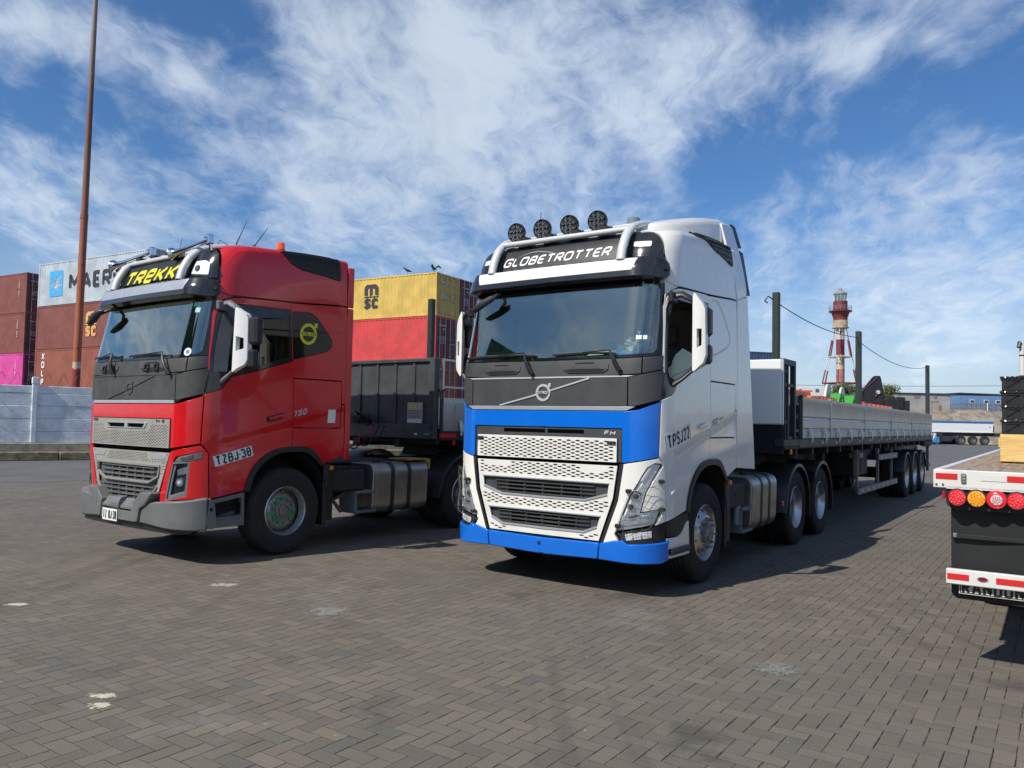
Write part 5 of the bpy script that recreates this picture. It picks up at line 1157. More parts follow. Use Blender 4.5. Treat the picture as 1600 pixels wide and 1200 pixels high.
            co_ = F((.908, 1.285), (.855, .936), (.703, .522), (.834, .555), (.86, .552), (.82, .62), (.835, .64), (.905, .83), (.968, .99), (1.028, 1.085), (1.07, 1.172), (1.115, 1.262), (1.165, 1.302), (1.215, 1.292), (1.158, 1.13), (1.115, 1.02), (1.073, .84), (1.213, .876)) + X((1.12, .80)) + F((1.175, .715)) + X((1.060, .745), (1.082, 1.245), (1.155, 1.345)) + F((1.2, 1.350), (1.0, 1.302))
            bc = panel('bumper_corner', co_, body, t, side=sd_, depth=.03, grid=.04, gap=.001)
            hl = panel('headlight', lamp, pm('silver_lamp_interior', (.90, .91, .92), .35, .0), t, side=sd_, h=-.024, depth=0, bevel=0, grid=.05, gap=0)
            panel('lamp_glass', lamp, lampglass, hl, side=sd_, h=-.002, depth=0, bevel=0, grid=.05, gap=0)
            for (yy, ss, r_) in ((1.03, .985, .042), (.985, .88, .042)):
                b = MB(); P_ = SURF(np.array([uF(yy) * sd_]), np.array([ss]), np.array([-.023]))[0]; P2 = SURF(np.array([uF(yy) * sd_]), np.array([ss]), np.array([-.010]))[0]
                b.cyl(P_, P2, r_, r_ * .9, 20); b.cyl(P2, P2 + (P2 - P_) * .3, r_ * .62, r_ * .5, 20, m=1); b.build('projector_lens', [reflr, lampin], hl)
            for pl_ in (F((1.150, 1.258), (1.130, 1.245), (1.10, 1.205), (1.065, 1.14), (1.085, 1.11), (1.12, 1.175)), F((.90, .79), (.87, .69), (1.15, .75), (1.17, .80), (.98, .765), (.93, .80))):
                panel('light_strip', pl_, drl, hl, side=sd_, h=-.010, depth=.012, gap=0, bevel=.002, grid=.1)
            for q_ in range(5): panel('reflector_cell', F((.93 + q_ * .045, .725 + q_ * .010), (.965 + q_ * .045, .733 + q_ * .010), (.975 + q_ * .045, .775 + q_ * .010), (.94 + q_ * .045, .767 + q_ * .010)), reflr, hl, side=sd_, h=-.012, depth=.01, gap=0, bevel=.003, grid=.1)
            panel('lamp_divider', F((1.018, 1.045), (1.075, 1.015), (1.072, 1.000), (1.010, 1.028)), lampin, hl, side=sd_, h=-.012, depth=.01, gap=0, bevel=.001, grid=.1); panel('lamp_divider', F((.895, .775), (1.055, .812), (1.052, .800), (.888, .762)), lampin, hl, side=sd_, h=-.012, depth=.01, gap=0, bevel=.001, grid=.1)
            fh = panel('fog_light_housing', fog, blackp, t, side=sd_, h=-.012, depth=.02, gap=.001, grid=.05)
            for q_ in range(3):
                a_ = .925 + q_ * .075; panel('fog_light', F((a_ + .012, .560 + q_ * .012), (a_ + .080, .570 + q_ * .012), (a_ + .076, .640 + q_ * .012), (a_ + .0, .622 + q_ * .012)), reflr, fh, side=sd_, h=-.006, depth=.01, gap=.002, bevel=.003, grid=.1)
            # wire guard over the lamp
            gd = MB(); off = .045
            for line in (((1.195, 1.10), (1.10, 1.07), (1.0, 1.04), (.955, .965), (.865, .70), (.845, .625), (.90, .58), (1.12, .69), (1.19, .84), (1.20, .90), (1.07, .855), (1.115, 1.03), (1.155, 1.14), (1.13, 1.17), (1.02, 1.095)),
                         ((.985, 1.0), (1.12, 1.0)), ((.96, .94), (1.10, .935)), ((.935, .88), (1.085, .87)), ((.905, .81), (1.05, .815), (1.19, .86)), ((.88, .745), (1.19, .80)), ((.86, .69), (1.17, .74)),
                         ((1.06, 1.09), (1.015, .97), (.93, .73), (.92, .60)), ((1.10, 1.08), (1.06, .95), (1.0, .76), (1.0, .62)), ((1.07, .80), (1.08, .66)), ((1.14, .82), (1.13, .70))):
                us = np.array([uF(p[0]) * sd_ for p in line]); A = SURF(us, np.array([p[1] for p in line]), np.full(len(line), off)); gd.tube([tuple(p) for p in A], .0019, 5)
            gg_ = gd.build('lamp_guard', pm('guard_wire', (.20, .20, .20), .4, .6), t)
            for (yy, ss) in ((.965, 1.035), (.865, .70), (1.195, 1.13), (1.20, .865)):
                q = SURF(np.array([uF(yy) * sd_]), np.array([ss]), np.array([.02]))[0]; b = MB(); b.box((-.025, -.03, -.018), (.03, .03, .018), .01, 0, Matrix.Translation(tuple(q)) @ Matrix.Rotation(.5 * sd_, 4, 'Z')); b.build('guard_clip', blackp, gg_)
            b = MB(); b.sheet(fillet(F((.885, .95), (.935, .955), (.955, 1.01), (.905, 1.005)), .008), [], (lambda A, B, H, s_=sd_: SURF(np.asarray(A) * s_, B, np.asarray(H) * 1)) if sd_ > 0 else SURF, grid=1e9, depth=.002, bevel=0, h=.0012) if sd_ > 0 else None
            if sd_ > 0: b.build('washer_cover', body, bc)
            # side marker in the door skin
            panel('side_marker', fillet(X((.985, 1.02), (.90, 1.055), (.74, 1.15), (.76, 1.12), (.93, 1.0), (.98, .985)), .01), body, t, side=sd_, h=.006, depth=.012, gap=0, grid=.1)
            panel('marker_lens', X((.985, 1.015), (.915, 1.04), (.92, .995), (.98, .985)), drl, t, side=sd_, h=.012, depth=.01, gap=0, bevel=.003, grid=.1)
            # coloured bumper corner
            panel('bumper', F((.672, .515), (.834, .555), (.86, .548), (.90, .57), (.951, .532), (1.229, .552)) + X((1.045, .56), (1.028, .375)) + F((1.2, .35), (.97, .352), (.658, .362)), front, t, side=sd_, h=.020, depth=.09, bevel=.012, grid=.04)
            # step and skirt behind the bumper
            panel('lower_skirt', X((1.042, .58), (1.030, .378), (.50, .37), (.528, .71), (.60, .69), (.70, .60), (.80, .575)), body, t, side=sd_, h=-.01, depth=.03, grid=.1)
            panel('skirt_trim', X((1.058, .735), (.60, .795), (.535, .79), (.530, .72), (.60, .70), (.70, .61), (.80, .585), (1.045, .59)), blackp, t, side=sd_, h=-.012, depth=.03, grid=.1)
            b = MB(); b.box((.55, sd_ * 1.20, .415), (1.01, sd_ * 1.275, .465), .012); b.box((.56, sd_ * 1.15, .465), (1.0, sd_ * 1.265, .472), .002); b.build('step', blackp, t)
        panel('bumper', sym(F((0, .508), (.665, .518)) + F((.652, .362), (0, .345))), front, t, h=.020, depth=.09, bevel=.012, grid=.06)
        b = MB(); q = SURF(np.array([uF(-.01)]), np.array([.452]), np.array([.03]))[0]; b.cyl((q[0] - .02, q[1], q[2]), (q[0] - .005, q[1], q[2]), .018, n=14); b.build('tow_hole', blackm, t)
        b = MB(); b.sheet(F((-.27, .523), (.16, .523), (.16, .530), (-.27, .530)), [], SURF, grid=1e9, depth=.002, bevel=0, h=.003); b.build('lip_line', blackp, t)
    else:
        slots = [F((-.42, 1.515), (-.04, 1.515), (-.04, 1.563), (-.46, 1.563)), F((.03, 1.515), (.36, 1.515), (.40, 1.563), (.03, 1.563))]
        av = [F((-.52, 1.49), (.46, 1.49), (.50, 1.59), (-.56, 1.59)), F((-.95, 1.572), (.95, 1.572), (.95, 1.66), (-.95, 1.66))]
        hs = meshholes(hat, .062, .0165, .046, .012, .012, avoid=av, n=4)
        g = panel('grille_mesh', hat, meshg, t, hs + slots, h=.014, depth=.012, grid=.2, gap=0, bevel=.001)
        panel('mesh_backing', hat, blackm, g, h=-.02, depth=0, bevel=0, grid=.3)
        sl2 = panel('slot_frame', F((-.45, 1.505), (.39, 1.505), (.45, 1.575), (-.51, 1.575)), silver, g, slots, h=.024, depth=.012, gap=0, bevel=.002, grid=.2)
        b = MB(); b.text('750', .050, onsurf(uF(-.80), 1.595, .015), shear=.3, wide=1.7, off=.001); b.text('FH', .050, onsurf(uF(.66), 1.595, .015), shear=.0, wide=1.2, off=.001); b.text('16', .05, onsurf(uF(.76), 1.595, .015), wide=1.2, off=.002); b.build('badge_lettering', frm, g)
        lo = sym(F((0, .79), (.705, .79), (.885, 1.245), (0, 1.245))); gi = sym(F((0, .80), (.40, .80), (.63, .95), (.68, 1.10), (0, 1.10)))
        hs = meshholes(lo, .062, .0165, .046, .012, .012, avoid=[sym(F((0, .5), (.68, .78), (.72, 1.115), (0, 1.115))), F((-.80, 1.155), (-.52, 1.155), (-.46, 1.25), (-.80, 1.25)), F((.50, 1.155), (.80, 1.165), (.80, 1.25), (.46, 1.25))], n=4)
        gi = sym(F((0, .66), (.43, .67), (.66, .80), (.715, 1.10), (0, 1.10)))
        lo = sym(F((0, .62), (.40, .63), (.66, .77), (.705, .80), (.885, 1.245), (0, 1.245)))
        gm = panel('lower_grille', lo, meshg, t, hs + [gi], h=.0, depth=.012, grid=.2, gap=0, bevel=.001)
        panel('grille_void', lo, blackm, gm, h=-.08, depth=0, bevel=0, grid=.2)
        for q_ in ((-.80, -.52), (.50, .80)): panel('blank_plate', F((q_[0], 1.165), (q_[1] - .03, 1.165), (q_[1], 1.225), (q_[0], 1.225)) if q_[0] < 0 else F((q_[0] + .03, 1.165), (q_[1], 1.165), (q_[1], 1.225), (q_[0], 1.225)), silver, gm, h=.006, depth=.006, gap=0, bevel=.002, grid=.2)
        op1 = [sym(F((0, .895 + .03 + i * .052), (.47, .925 + i * .052), (.45, .962 + i * .052), (0, .962 + i * .052))) for i in range(3)]; op2 = [sym(F((0, .705 + i * .052), (.45, .705 + i * .052), (.47, .742 + i * .052), (0, .742 + i * .052))) for i in range(3)]
        q = panel('grille_insert', gi, grillg, gm, op1 + op2, h=-.03, depth=.02, gap=0, bevel=.003, grid=.2)
        for s_ in [.955 + i * .052 - .012 for i in range(3)] + [.735 + i * .052 - .012 for i in range(3)]:
            b = MB(); ys = np.linspace(-.60, .60, 14); A = SURF(np.array([uF(v) for v in ys]), np.full(14, s_ + .012), np.full(14, -.014)); b.tube([tuple(p) for p in A], (.018, .009), 6, flat=(1, 0, 0)); b.build('grille_slat', grillg, q)
        for y_ in np.linspace(-.36, .36, 5):
            b = MB()
            for (sa, sb_) in ((.92, 1.07), (.70, .85)): A = SURF(np.array([uF(y_)] * 2), np.array([sa, sb_]), np.array([-.02, -.02])); b.tube([tuple(p) for p in A], (.006, .014), 6)
            b.build('grille_rib', grillg, q)
        for line in (((-.715, 1.09), (-.70, .975), (-.50, .895), (.50, .895), (.70, .975), (.715, 1.09), (-.715, 1.09)), ((-.70, .86), (-.52, .70), (-.44, .668), (.44, .668), (.52, .70), (.68, .86))):
            b = MB(); A = []
            for p0, p1 in zip(line, line[1:]):
                for k_ in range(6): A.append((p0[0] + (p1[0] - p0[0]) * k_ / 6, p0[1] + (p1[1] - p0[1]) * k_ / 6))
            A.append(line[-1]); A = SURF(np.array([uF(p[0]) for p in A]), np.array([p[1] for p in A]), np.full(len(A), -.004)); b.tube([tuple(p) for p in A], (.024, .018), 6, flat=(1, 0, 0)); b.build('grille_moulding', pm('warm_grey_moulding', (.23, .225, .21), .5, dust=.3), q)
        for sd_ in (1, -1):
            lamp = F((.945, 1.135), (1.125, 1.150), (1.104, .786), (.827, .705), (.897, .976)); dr = fillet(F((.975, 1.150), (1.02, 1.205), (1.200, 1.262), (1.197, 1.190), (1.135, 1.165)), .01)
            lout = F((.94, 1.15), (.985, 1.215), (1.203, 1.275)) + X((1.14, 1.275), (1.14, 1.19)) + F((1.19, 1.185), (1.135, 1.158), (1.115, .778), (.815, .690), (.887, .98))
            co_ = F((.900, 1.26), (.735, .79), (.72, .69), (.90, .725), (1.229, .758)) + X((1.062, .765), (1.082, 1.245), (1.155, 1.335)) + F((1.2, 1.340), (1.0, 1.285))
            bc = panel('bumper_corner', co_, body, t, [lout] if 0 else [F((.943, 1.145), (.985, 1.21), (1.200, 1.268), (1.198, 1.188), (1.132, 1.158), (1.113, .778), (.817, .692), (.888, .98))], side=sd_, depth=.03, grid=.04, gap=.001)
            hl = panel('headlight', F((.943, 1.145), (.985, 1.21), (1.200, 1.268), (1.198, 1.188), (1.132, 1.158), (1.113, .778), (.817, .692), (.888, .98)), lampin, t, side=sd_, h=-.045, depth=0, bevel=0, grid=.05, gap=0)
            panel('headlight_rim', F((.943, 1.145), (1.132, 1.158), (1.113, .778), (.817, .692), (.888, .98)), bumpg, hl, [F((.955, 1.125), (1.112, 1.138), (1.095, .800), (.85, .728), (.915, .98))], side=sd_, h=-.002, depth=.03, gap=0, bevel=.003, grid=.05)
            panel('running_light', dr, stepg, hl, side=sd_, h=.002, depth=.04, gap=0, bevel=.004, grid=.04)
            panel('running_lens', F((1.04, 1.195), (1.15, 1.232), (1.145, 1.185), (1.06, 1.165)), lampin, hl, side=sd_, h=.006, depth=.01, gap=0, bevel=.003, grid=.04)
            panel('lamp_glass', F((.955, 1.125), (1.112, 1.138), (1.095, .800), (.85, .728), (.915, .98)), lampglass, hl, side=sd_, h=-.006, depth=0, bevel=0, grid=.05, gap=0)
            panel('light_strip', F((.905, .98), (.955, 1.115), (.98, 1.117), (.94, .98), (.895, .775), (1.09, .83), (1.09, .803), (.855, .735)), drl, hl, side=sd_, h=-.018, depth=.01, gap=0, bevel=.002, grid=.1)
            panel('reflector_cell', F((.99, 1.06), (1.105, 1.10), (1.10, 1.02), (1.0, 1.0)), reflr, hl, side=sd_, h=-.025, depth=.02, gap=0, bevel=.004, grid=.1)
            P_ = SURF(np.array([uF(1.035) * sd_]), np.array([.925]), np.array([-.043]))[0]; P2 = SURF(np.array([uF(1.035) * sd_]), np.array([.925]), np.array([-.012]))[0]
            b = MB(); b.cyl(P_, P2, .05, .045, 24); b.cyl(P_ * .15 + P2 * .85, P2 + (P2 - P_) * .2, .032, .02, 20); b.build('projector_lens', reflr, hl)
            # steel bumper corner
            panel('bumper', F((.49, .585), (.56, .655), (.74, .695), (1.15, .735)) + X((1.13, .752), (1.085, .755), (1.085, .41)) + F((1.18, .405), (.456, .45), (.47, .52)), bumpg, t, side=sd_, h=.075, depth=.13, bevel=.02, grid=.04)
            panel('bumper_arm', F((.355, .66), (.49, .785), (.70, .80), (.715, .785), (.60, .655), (.49, .60), (.45, .46), (.40, .46), (.37, .60)), bumpg, t, side=sd_, h=.10, depth=.15, bevel=.012, grid=.05, gap=0)
            panel('bumper_arm_face', F((.52, .77), (.69, .785), (.59, .665), (.48, .60), (.46, .62)), stepg, t, side=sd_, h=.104, depth=.01, gap=0, bevel=.003, grid=.1)
            b = MB(); prism_y(b, fillet([(1.08, .755), (1.085, .72), (1.12, .46), (1.06, .41), (.98, .43), (1.02, .70)], .02), sd_ * 1.19, sd_ * 1.285, .006); b.cyl((1.06, sd_ * 1.28, .63), (1.06, sd_ * 1.289, .63), .02, n=16, m=1); b.build('bumper_end', [bumpg, blackm], t)
            st = X((1.06, .725), (.61, .795), (.600, .41), (1.06, .41)); panel('step_well', st, stepg, t, [fillet(X((1.03, .68), (.65, .735), (.65, .53), (1.03, .53)), .03)], side=sd_, h=-.008, depth=.05, grid=.1)
            b = MB(); b.box((.62, sd_ * 1.10, .40), (1.05, sd_ * 1.12, .75)); b.box((.64, sd_ * 1.10, .505), (1.04, sd_ * 1.25, .530), .008); b.build('step', stepg, t)
        b = MB(); 
        ctr = panel('bumper', F((-.42, .45), (.42, .45), (.42, .60), (-.42, .60)), bumpg, t, [F((-.36, .555), (-.13, .555), (-.13, .578), (-.36, .578)), F((.05, .555), (.30, .555), (.30, .578), (.05, .578))], h=.085, depth=.10, bevel=.008, grid=.1, gap=0)
        panel('bumper_lip', sym(F((0, .36), (.9, .36), (1.15, .36), (1.18, .41), (0, .46))), blackp, t, h=.03, depth=.05, grid=.1)
        b = MB(); vs = [(1.455, -.42, .602), (1.455, .42, .602), (1.375, .36, .69), (1.375, -.36, .69)]; b.add(vs, [(0, 1, 2, 3)]); 
        for i in range(-9, 10):
            for j in range(3):
                y = i * .042 + (j % 2) * .02; 
                if -.14 < y < .08: continue
                z = .618 + j * .024; x = 1.455 - (z - .602) * .91; b.box((-.010, -.004, 0), (.010, .004, .004), .001, 0, Matrix.Translation((x, y, z)) @ Matrix.Rotation(R(42), 4, 'Y') @ Matrix.Rotation(R(45 if (i + j) % 2 else -45), 4, 'Z'))
        b.build('tread_plate', bumpg, t)
        b = MB(); prism_y(b, fillet([(1.475, .575), (1.475, .64), (1.45, .70), (1.36, .715), (1.36, .66), (1.42, .62), (1.42, .575)], .02), -.13, .06, .006); b.build('tow_bracket', bumpg, t)
        plate('number_plate', ctr, frame((1.464, -.155, .488), (0, 1, 0), (0, 0, 1), (1, 0, 0)), .34, .135, 'TZ BJ·38', .140, fit=.31, bord=False)
    # ---- front below: dark undertray
    b = MB(); b.box((-.4, -.9, .40), (1.2, .9, .62), .03); b.build('undertray', frm, t)
    # ---- number on the door
    if WH:
        plate('door_number_plate', t, onsurf(uX(.815), 1.550, .003, R(12.6), CREASE), .56, .165, 'TPSJ22', .185, fit=.50)
        b = MB(); b.text('500', .078, onsurf(uX(-.15), 1.712, .003, R(13), CREASE), shear=.4, fit=.17, wt=.10); b.text('I-SAVE', .035, onsurf(uX(-.33), 1.750, .003, R(13), CREASE), shear=.4, wide=1.1); b.build('side_badge', blackp, t)
    else:
        plate('door_number_plate', t, onsurf(uX(.77), 1.212, .003, R(13.4), CREASE), .50, .120, 'TZBJ·38', .150, fit=.46, bord=False)
        b = MB(); b.text('750', .10, onsurf(uX(-.135), 1.727, .003, R(12), CREASE), shear=.4, fit=.20, wt=.18); b.build('side_badge', silver, t)
        eb = emblem('window_emblem', t, onsurf(uX(-.196), 2.713, .002), .135, yl_, lk_)
        q = onsurf(uX(-.64), 1.69, .003, 0, CREASE); b = MB(); b.sheet([(-.062, -.085), (.062, -.085), (.062, .085), (-.062, .085)], [], q, grid=1e9, depth=.001, bevel=0); st = b.build('side_sticker', lw_, t)
        b = MB(); b.sheet(circ(0, .01, .038, 24), [circ(0, .01, .032, 24)], q, grid=1e9, depth=.0005, bevel=0, h=.001); b.build('sticker_ring', pm('sticker_line', (.3, .45, .5), .6), st); b = MB(); b.sheet([(-.008, -.015), (.008, -.015), (.008, .035), (-.008, .035)], [], q, grid=1e9, depth=.0005, bevel=0, h=.001); b.sheet([(-.045, -.07), (.045, -.07), (.045, -.058), (-.045, -.058)], [], q, grid=1e9, depth=.0005, bevel=0, h=.001); b.build('sticker_mark', redl, st)
    # ---- visor
    dv = 0 if WH else -.085
    ve = 1.0
    vo = sym(F((0, 3.085 + dv), (.9, 3.08 + dv), (1.12, 3.077 + dv), (1.165, 3.085 + dv), (1.19, 3.13 + dv), (1.185, 3.24 + dv), (1.15, 3.28 + dv), (1.08, 3.285 + dv), (.90, 3.275 + dv), (0, 3.275 + dv)))
    def VF(A, B, H): return SURF(A, B, np.asarray(H) + .135 * (1 - np.clip((np.abs(A) - .95) / .34, 0, 1) ** 1.5 * .75) - .02 * np.clip((np.asarray(B) - 3.2 - dv) / .08, 0, 1))
    vz = panel('sun_visor', vo, blackg, t, fm=VF, depth=.10, bevel=.008, grid=.05, gap=0)
    panel('visor_stripe', sym(F((0, 3.140 + dv), (.925, 3.14 + dv), (.965, 3.262 + dv), (0, 3.262 + dv))), white_p if WH else silver, vz, fm=VF, h=.004, depth=.006, bevel=.002, grid=.06, gap=0)
    for sd_ in (1, -1):
        q = VF(np.array([uF(1.165) * sd_]), np.array([3.18 + dv]), np.array([.0]))[0]; b = MB(); b.cyl(q, q + np.array([.02, sd_ * .02, 0]), .028, .022, 16); b.build('visor_sensor', blackp, vz)
    # roof front: sign, light housings
    sg = sym(F((0, 3.275), (.755, 3.27), (.765, 3.575), (0, 3.585)))
    sp_ = panel('roof_sign', sg, blackp, t, h=.02, depth=.04, gap=0, bevel=.006)
    fl_ = sym(F((0, 3.15), (1.0, 3.15), (1.15, 3.18)) + F((1.15, 3.30), (.9, 3.30), (0, 3.30))); panel('roof_front', sym(F((0, 3.12), (1.15, 3.12)) + F((1.19, 3.25), (1.10, 3.52), (.8, 3.60), (0, 3.61))), blackp, t, h=.0, depth=.03, gap=0)
    for sd_ in (1, -1):
        ho = fillet(F((.835, 3.26), (.835, 3.50), (.88, 3.565), (1.05, 3.565), (1.125, 3.49), (1.15, 3.36), (1.165, 3.22)), .03)
        hh = panel('light_housing', ho, blackg, t, side=sd_, h=.015, depth=.03, gap=0, bevel=.008, grid=.05)
        lp_ = F((.875, 3.425), (1.05, 3.410), (1.055, 3.465), (.87, 3.475)) if WH else F((.83, 3.285), (1.085, 3.26), (1.075, 3.39), (1.01, 3.43), (.86, 3.43))
        panel('roof_lamp', fillet(lp_, .02), drl, hh, side=sd_, h=.022, depth=.01, gap=0, bevel=.004, grid=.05)
        if not WH: P_ = SURF(np.array([uF(.93) * sd_]), np.array([3.345]), np.array([.02]))[0]; P2 = SURF(np.array([uF(.93) * sd_]), np.array([3.345]), np.array([.034]))[0]; b = MB(); b.cyl(P_, P2, .04, .035, 20); b.build('projector_lens', lampin, hh)
    if WH:
        b = MB(); b.text('GLOBETROTTER', .128, onsurf(-.05, 3.408, .022), shear=.35, wt=.14, rnd=.30, fit=1.36); b.build('sign_lettering', lw_, sp_)
        b = MB(); A = SURF(np.array([-.55, -.42, -.30, -.15, 0, .12]), np.array([3.455, 3.49, 3.495, 3.475, 3.43, 3.36]), np.full(6, .024)); b.tube([tuple(p) for p in A], [.002, .006, .006, .005, .004, .002], 5); b.build('sign_arc', lit, sp_)
    else:
        b = MB(); b.text('TR€KK', .245, onsurf(-.08, 3.345, .022), shear=.45, wt=.17, rnd=.2, fit=1.20); b.build('sign_lettering', yl_, sp_)
    # lower the slot marks of the sign top
    # ---- roof bar
    hy = .79 if WH else .75; dz_ = 0 if WH else -.07; rb = .05 if WH else .055
    hoop = empty; bar = MB()
    hp = [(1.235, 3.285), (1.20, 3.42), (1.12, 3.56), (1.0, 3.665), (.80, 3.735), (.55, 3.785), (.42, 3.76)]
    for sd_ in (1, -1):
        P_ = []
        for a, c in zip(hp, hp[1:]):
            for k_ in range(4): P_.append((a[0] + (c[0] - a[0]) * k_ / 4, sd_ * hy, a[1] + (c[1] - a[1]) * k_ / 4 + dz_))
        P_.append((hp[-1][0], sd_ * hy, hp[-1][1] + dz_)); P_ = [P_[0]] + [tuple((Vector(P_[i - 1]) + Vector(P_[i]) * 2 + Vector(P_[i + 1])) / 4) for i in range(1, len(P_) - 1)] + [P_[-1]]
        bar.tube(P_, (rb, rb * .8), 12, flat=(0, 1, 0))
    bar.tube([(1.06, -hy, 3.635 + dz_), (1.06, hy, 3.635 + dz_)], .030, 10); bar.tube([(.93, -hy, 3.705 + dz_), (.93, hy, 3.705 + dz_)], .018, 8)
    rbn = bar.build('roof_bar', bargrey, t, smooth=60)
    for y_ in (-.5, -.17, .17, .5): 
        b = MB(); b.box((.90, y_ - .05, 3.66 + dz_), (1.08, y_ + .05, 3.70 + dz_), .01); b.build('bar_bracket', blackp, rbn)
    if WH:
        for y_ in (-.60, -.26, .08, .42):
            L = empty; b = MB(); Ml = Matrix.Translation((1.03, y_, 3.765)) @ Matrix.Rotation(R(-90), 4, 'Z') @ Matrix.Rotation(R(-6), 4, 'X')
            b.lathe([(0, -.055), (.07, -.05), (.10, -.02), (.108, .0), (.108, .035), (.102, .042), (.098, .036)], 32, M=Ml); b.cyl((.98, y_, 3.64), (1.0, y_, 3.70), .02, n=8); b.box((.98, y_ - .03, 3.63), (1.05, y_ + .03, 3.665), .006)
            sl_ = b.build('spotlight', blackp, t)
            b = MB(); b.lathe([(0, .026), (.098, .026)], 28, M=Ml); b.build('spotlight_face', frm, sl_)
            b = MB(); 
            for k_ in range(12):
                a = 2 * math.pi * k_ / 8 + .39; r_ = .074 if k_ < 8 else .034
                if k_ >= 8: a = 2 * math.pi * (k_ - 8) / 4 + .78
                b.lathe([(0, .030), (.014, .032), (.0205, .040), (.0205, .028)], 12, M=Ml @ Matrix.Translation((r_ * math.cos(a), 0, r_ * math.sin(a))))
            for k_ in range(4):
                a = math.pi / 2 * k_ + .78; b.box((.045, .028, -.004), (.094, .040, .004), .001, 0, Ml @ Matrix.Rotation(a, 4, 'Y'))
            b.build('led_reflectors', pm('dark_reflector', (.42, .42, .42), .15, .9), sl_)
        b = MB(); b.cyl((.62, -.60, 3.74), (.62, -.60, 3.78), .015, n=8); b.tube([(.62, -.60, 3.76), (.60, -.57, 4.10)], .004, 5); b.build('antenna', blackp, t)
        b = MB(); b.cyl((.62, .62, 3.72), (.62, .62, 3.76), .085, .08, 20, m=1); b.cyl((.62, .62, 3.76), (.62, .62, 3.86), .075, .066, 20); b.build('beacon', [pm('clear_grey_lens', (.16, .20, .19), .25, coat=.4), bargrey], t)
    else:
        for (A_, B_) in (((1.12, -1.02, 3.57), (1.02, -.27, 3.69)), ((1.12, .38, 3.57), (1.02, .99, 3.69))):
            A_, B_ = Vector(A_), Vector(B_); b = MB(); d_ = (B_ - A_); n_ = 14; Ln = d_.length; Q = d_.normalized().to_track_quat('Y', 'Z').to_matrix().to_4x4()
            prof = [(.074, .0), (.082, .004), (.079, .014), (.058, .035), (.042, .08), (.032, .16), (.026, .3), (.024, Ln - .08), (.024, Ln - .06), (.052, Ln - .05), (.055, Ln), (.0, Ln + .01)]
            b.lathe([(0, .05), (.03, .03), (.056, .004)] + prof, 20, M=Matrix.Translation(A_) @ Q); b.box((-.04, -.03, -.05), (.04, .03, .06), .012, 0, Matrix.Translation(B_)); b.cyl(A_ + d_ * .35, A_ + d_ * .35 + Vector((0, 0, -.08)), .012, n=6); b.cyl(B_, B_ + Vector((-.02, 0, -.12)), .02, n=6)
            b.build('air_horn', chrome, t)
        for (a_, b_) in (((.44, .6, 3.75), (.29, .62, 4.12)), ((.18, .62, 3.81), (-.01, .64, 4.10))):
            b = MB(); b.tube([a_, tuple((Vector(a_) * .5 + Vector(b_) * .5)), b_], [.009, .006, .003], 6); b.tube([(a_[0] + .05, a_[1], a_[2] - .05), (a_[0], a_[1], a_[2] + .0), (a_[0] - .09, a_[1], a_[2] - .04)], [.02, .03, .02], 8); b.build('antenna', blackp, t)
        b = MB(); b.tube([(.9, .1, 3.62), (.88, .17, 3.84)], .003, 5); b.build('antenna', blackp, t)
        b = MB(); b.tube([(.7, .62, 3.70), (.72, .72, 3.78), (.66, .80, 3.72)], .004, 5); b.build('cable', blackp, t)
        b = MB(); b.cyl((-.23, .62, 3.80), (-.23, .62, 3.85), .062, .058, 20, m=1); b.cyl((-.23, .62, 3.85), (-.23, .62, 3.94), .055, .050, 20); b.build('beacon', [pm('orange_beacon_lens', (.75, .10, .01), .25, coat=.5, emit=(1, .15, .02, .10)), blackp], t)
    # ---- mirrors
    for sd_ in (1, -1):
        if WH: cov = [(1.425, 2.92), (1.44, 2.955), (1.52, 2.845), (1.538, 2.79), (1.545, 2.35), (1.525, 2.27), (1.44, 2.185), (1.425, 2.20)]; oy = 0; hole = [(1.468, 2.60), (1.51, 2.60), (1.51, 2.44), (1.468, 2.41)]; bl = [(1.565, 2.535, 2.82), (1.565, 2.265, 2.46)]
        else: cov = [(1.425, 2.86), (1.44, 2.89), (1.56, 2.81), (1.575, 2.76), (1.578, 2.30), (1.555, 2.24), (1.41, 2.155), (1.40, 2.18)]; oy = .10; hole = [(1.455, 2.56), (1.54, 2.54), (1.545, 2.42), (1.455, 2.39)]; bl = [(1.70, 2.47, 2.78), (1.64, 2.20, 2.42)]
        def cm(A, B, H, s_=sd_): return np.stack([.95 + np.asarray(H) - .10 * ((np.asarray(A) - 1.42) / .18) ** 2, s_ * np.asarray(A), np.asarray(B)], -1)
        P_ = cov if sd_ > 0 else cov
        b = MB()
        if sd_ > 0: b.sheet(fillet(cov, .012, 3), [hole], cm, grid=.04, depth=.05, bevel=.006, back=True)
        else: b.sheet([(-a, c) for a, c in fillet(cov, .012, 3)], [[(-a, c) for a, c in hole]], lambda A, B, H: np.stack([.95 + np.asarray(H) - .10 * ((-np.asarray(A) - 1.42) / .18) ** 2, np.asarray(A), np.asarray(B)], -1), grid=.04, depth=.05, bevel=.006, back=True)
        mo_ = b.build('mirror_cover', white_p if WH else pm('white_cover', (.74, .74, .73), .3, coat=.3, dust=.2), t)
        for (yo, z0, z1) in bl:
            b = MB(); b.box((.75, sd_ * 1.38, z0), (.865, sd_ * yo, z1), .03); h_ = b.build('mirror_housing', blackp, mo_, smooth=89)
            b = MB(); b.box((.744, sd_ * 1.40, z0 + .03), (.749, sd_ * (yo - .03), z1 - .03), .0); b.build('mirror_glass', mirrorm, h_)
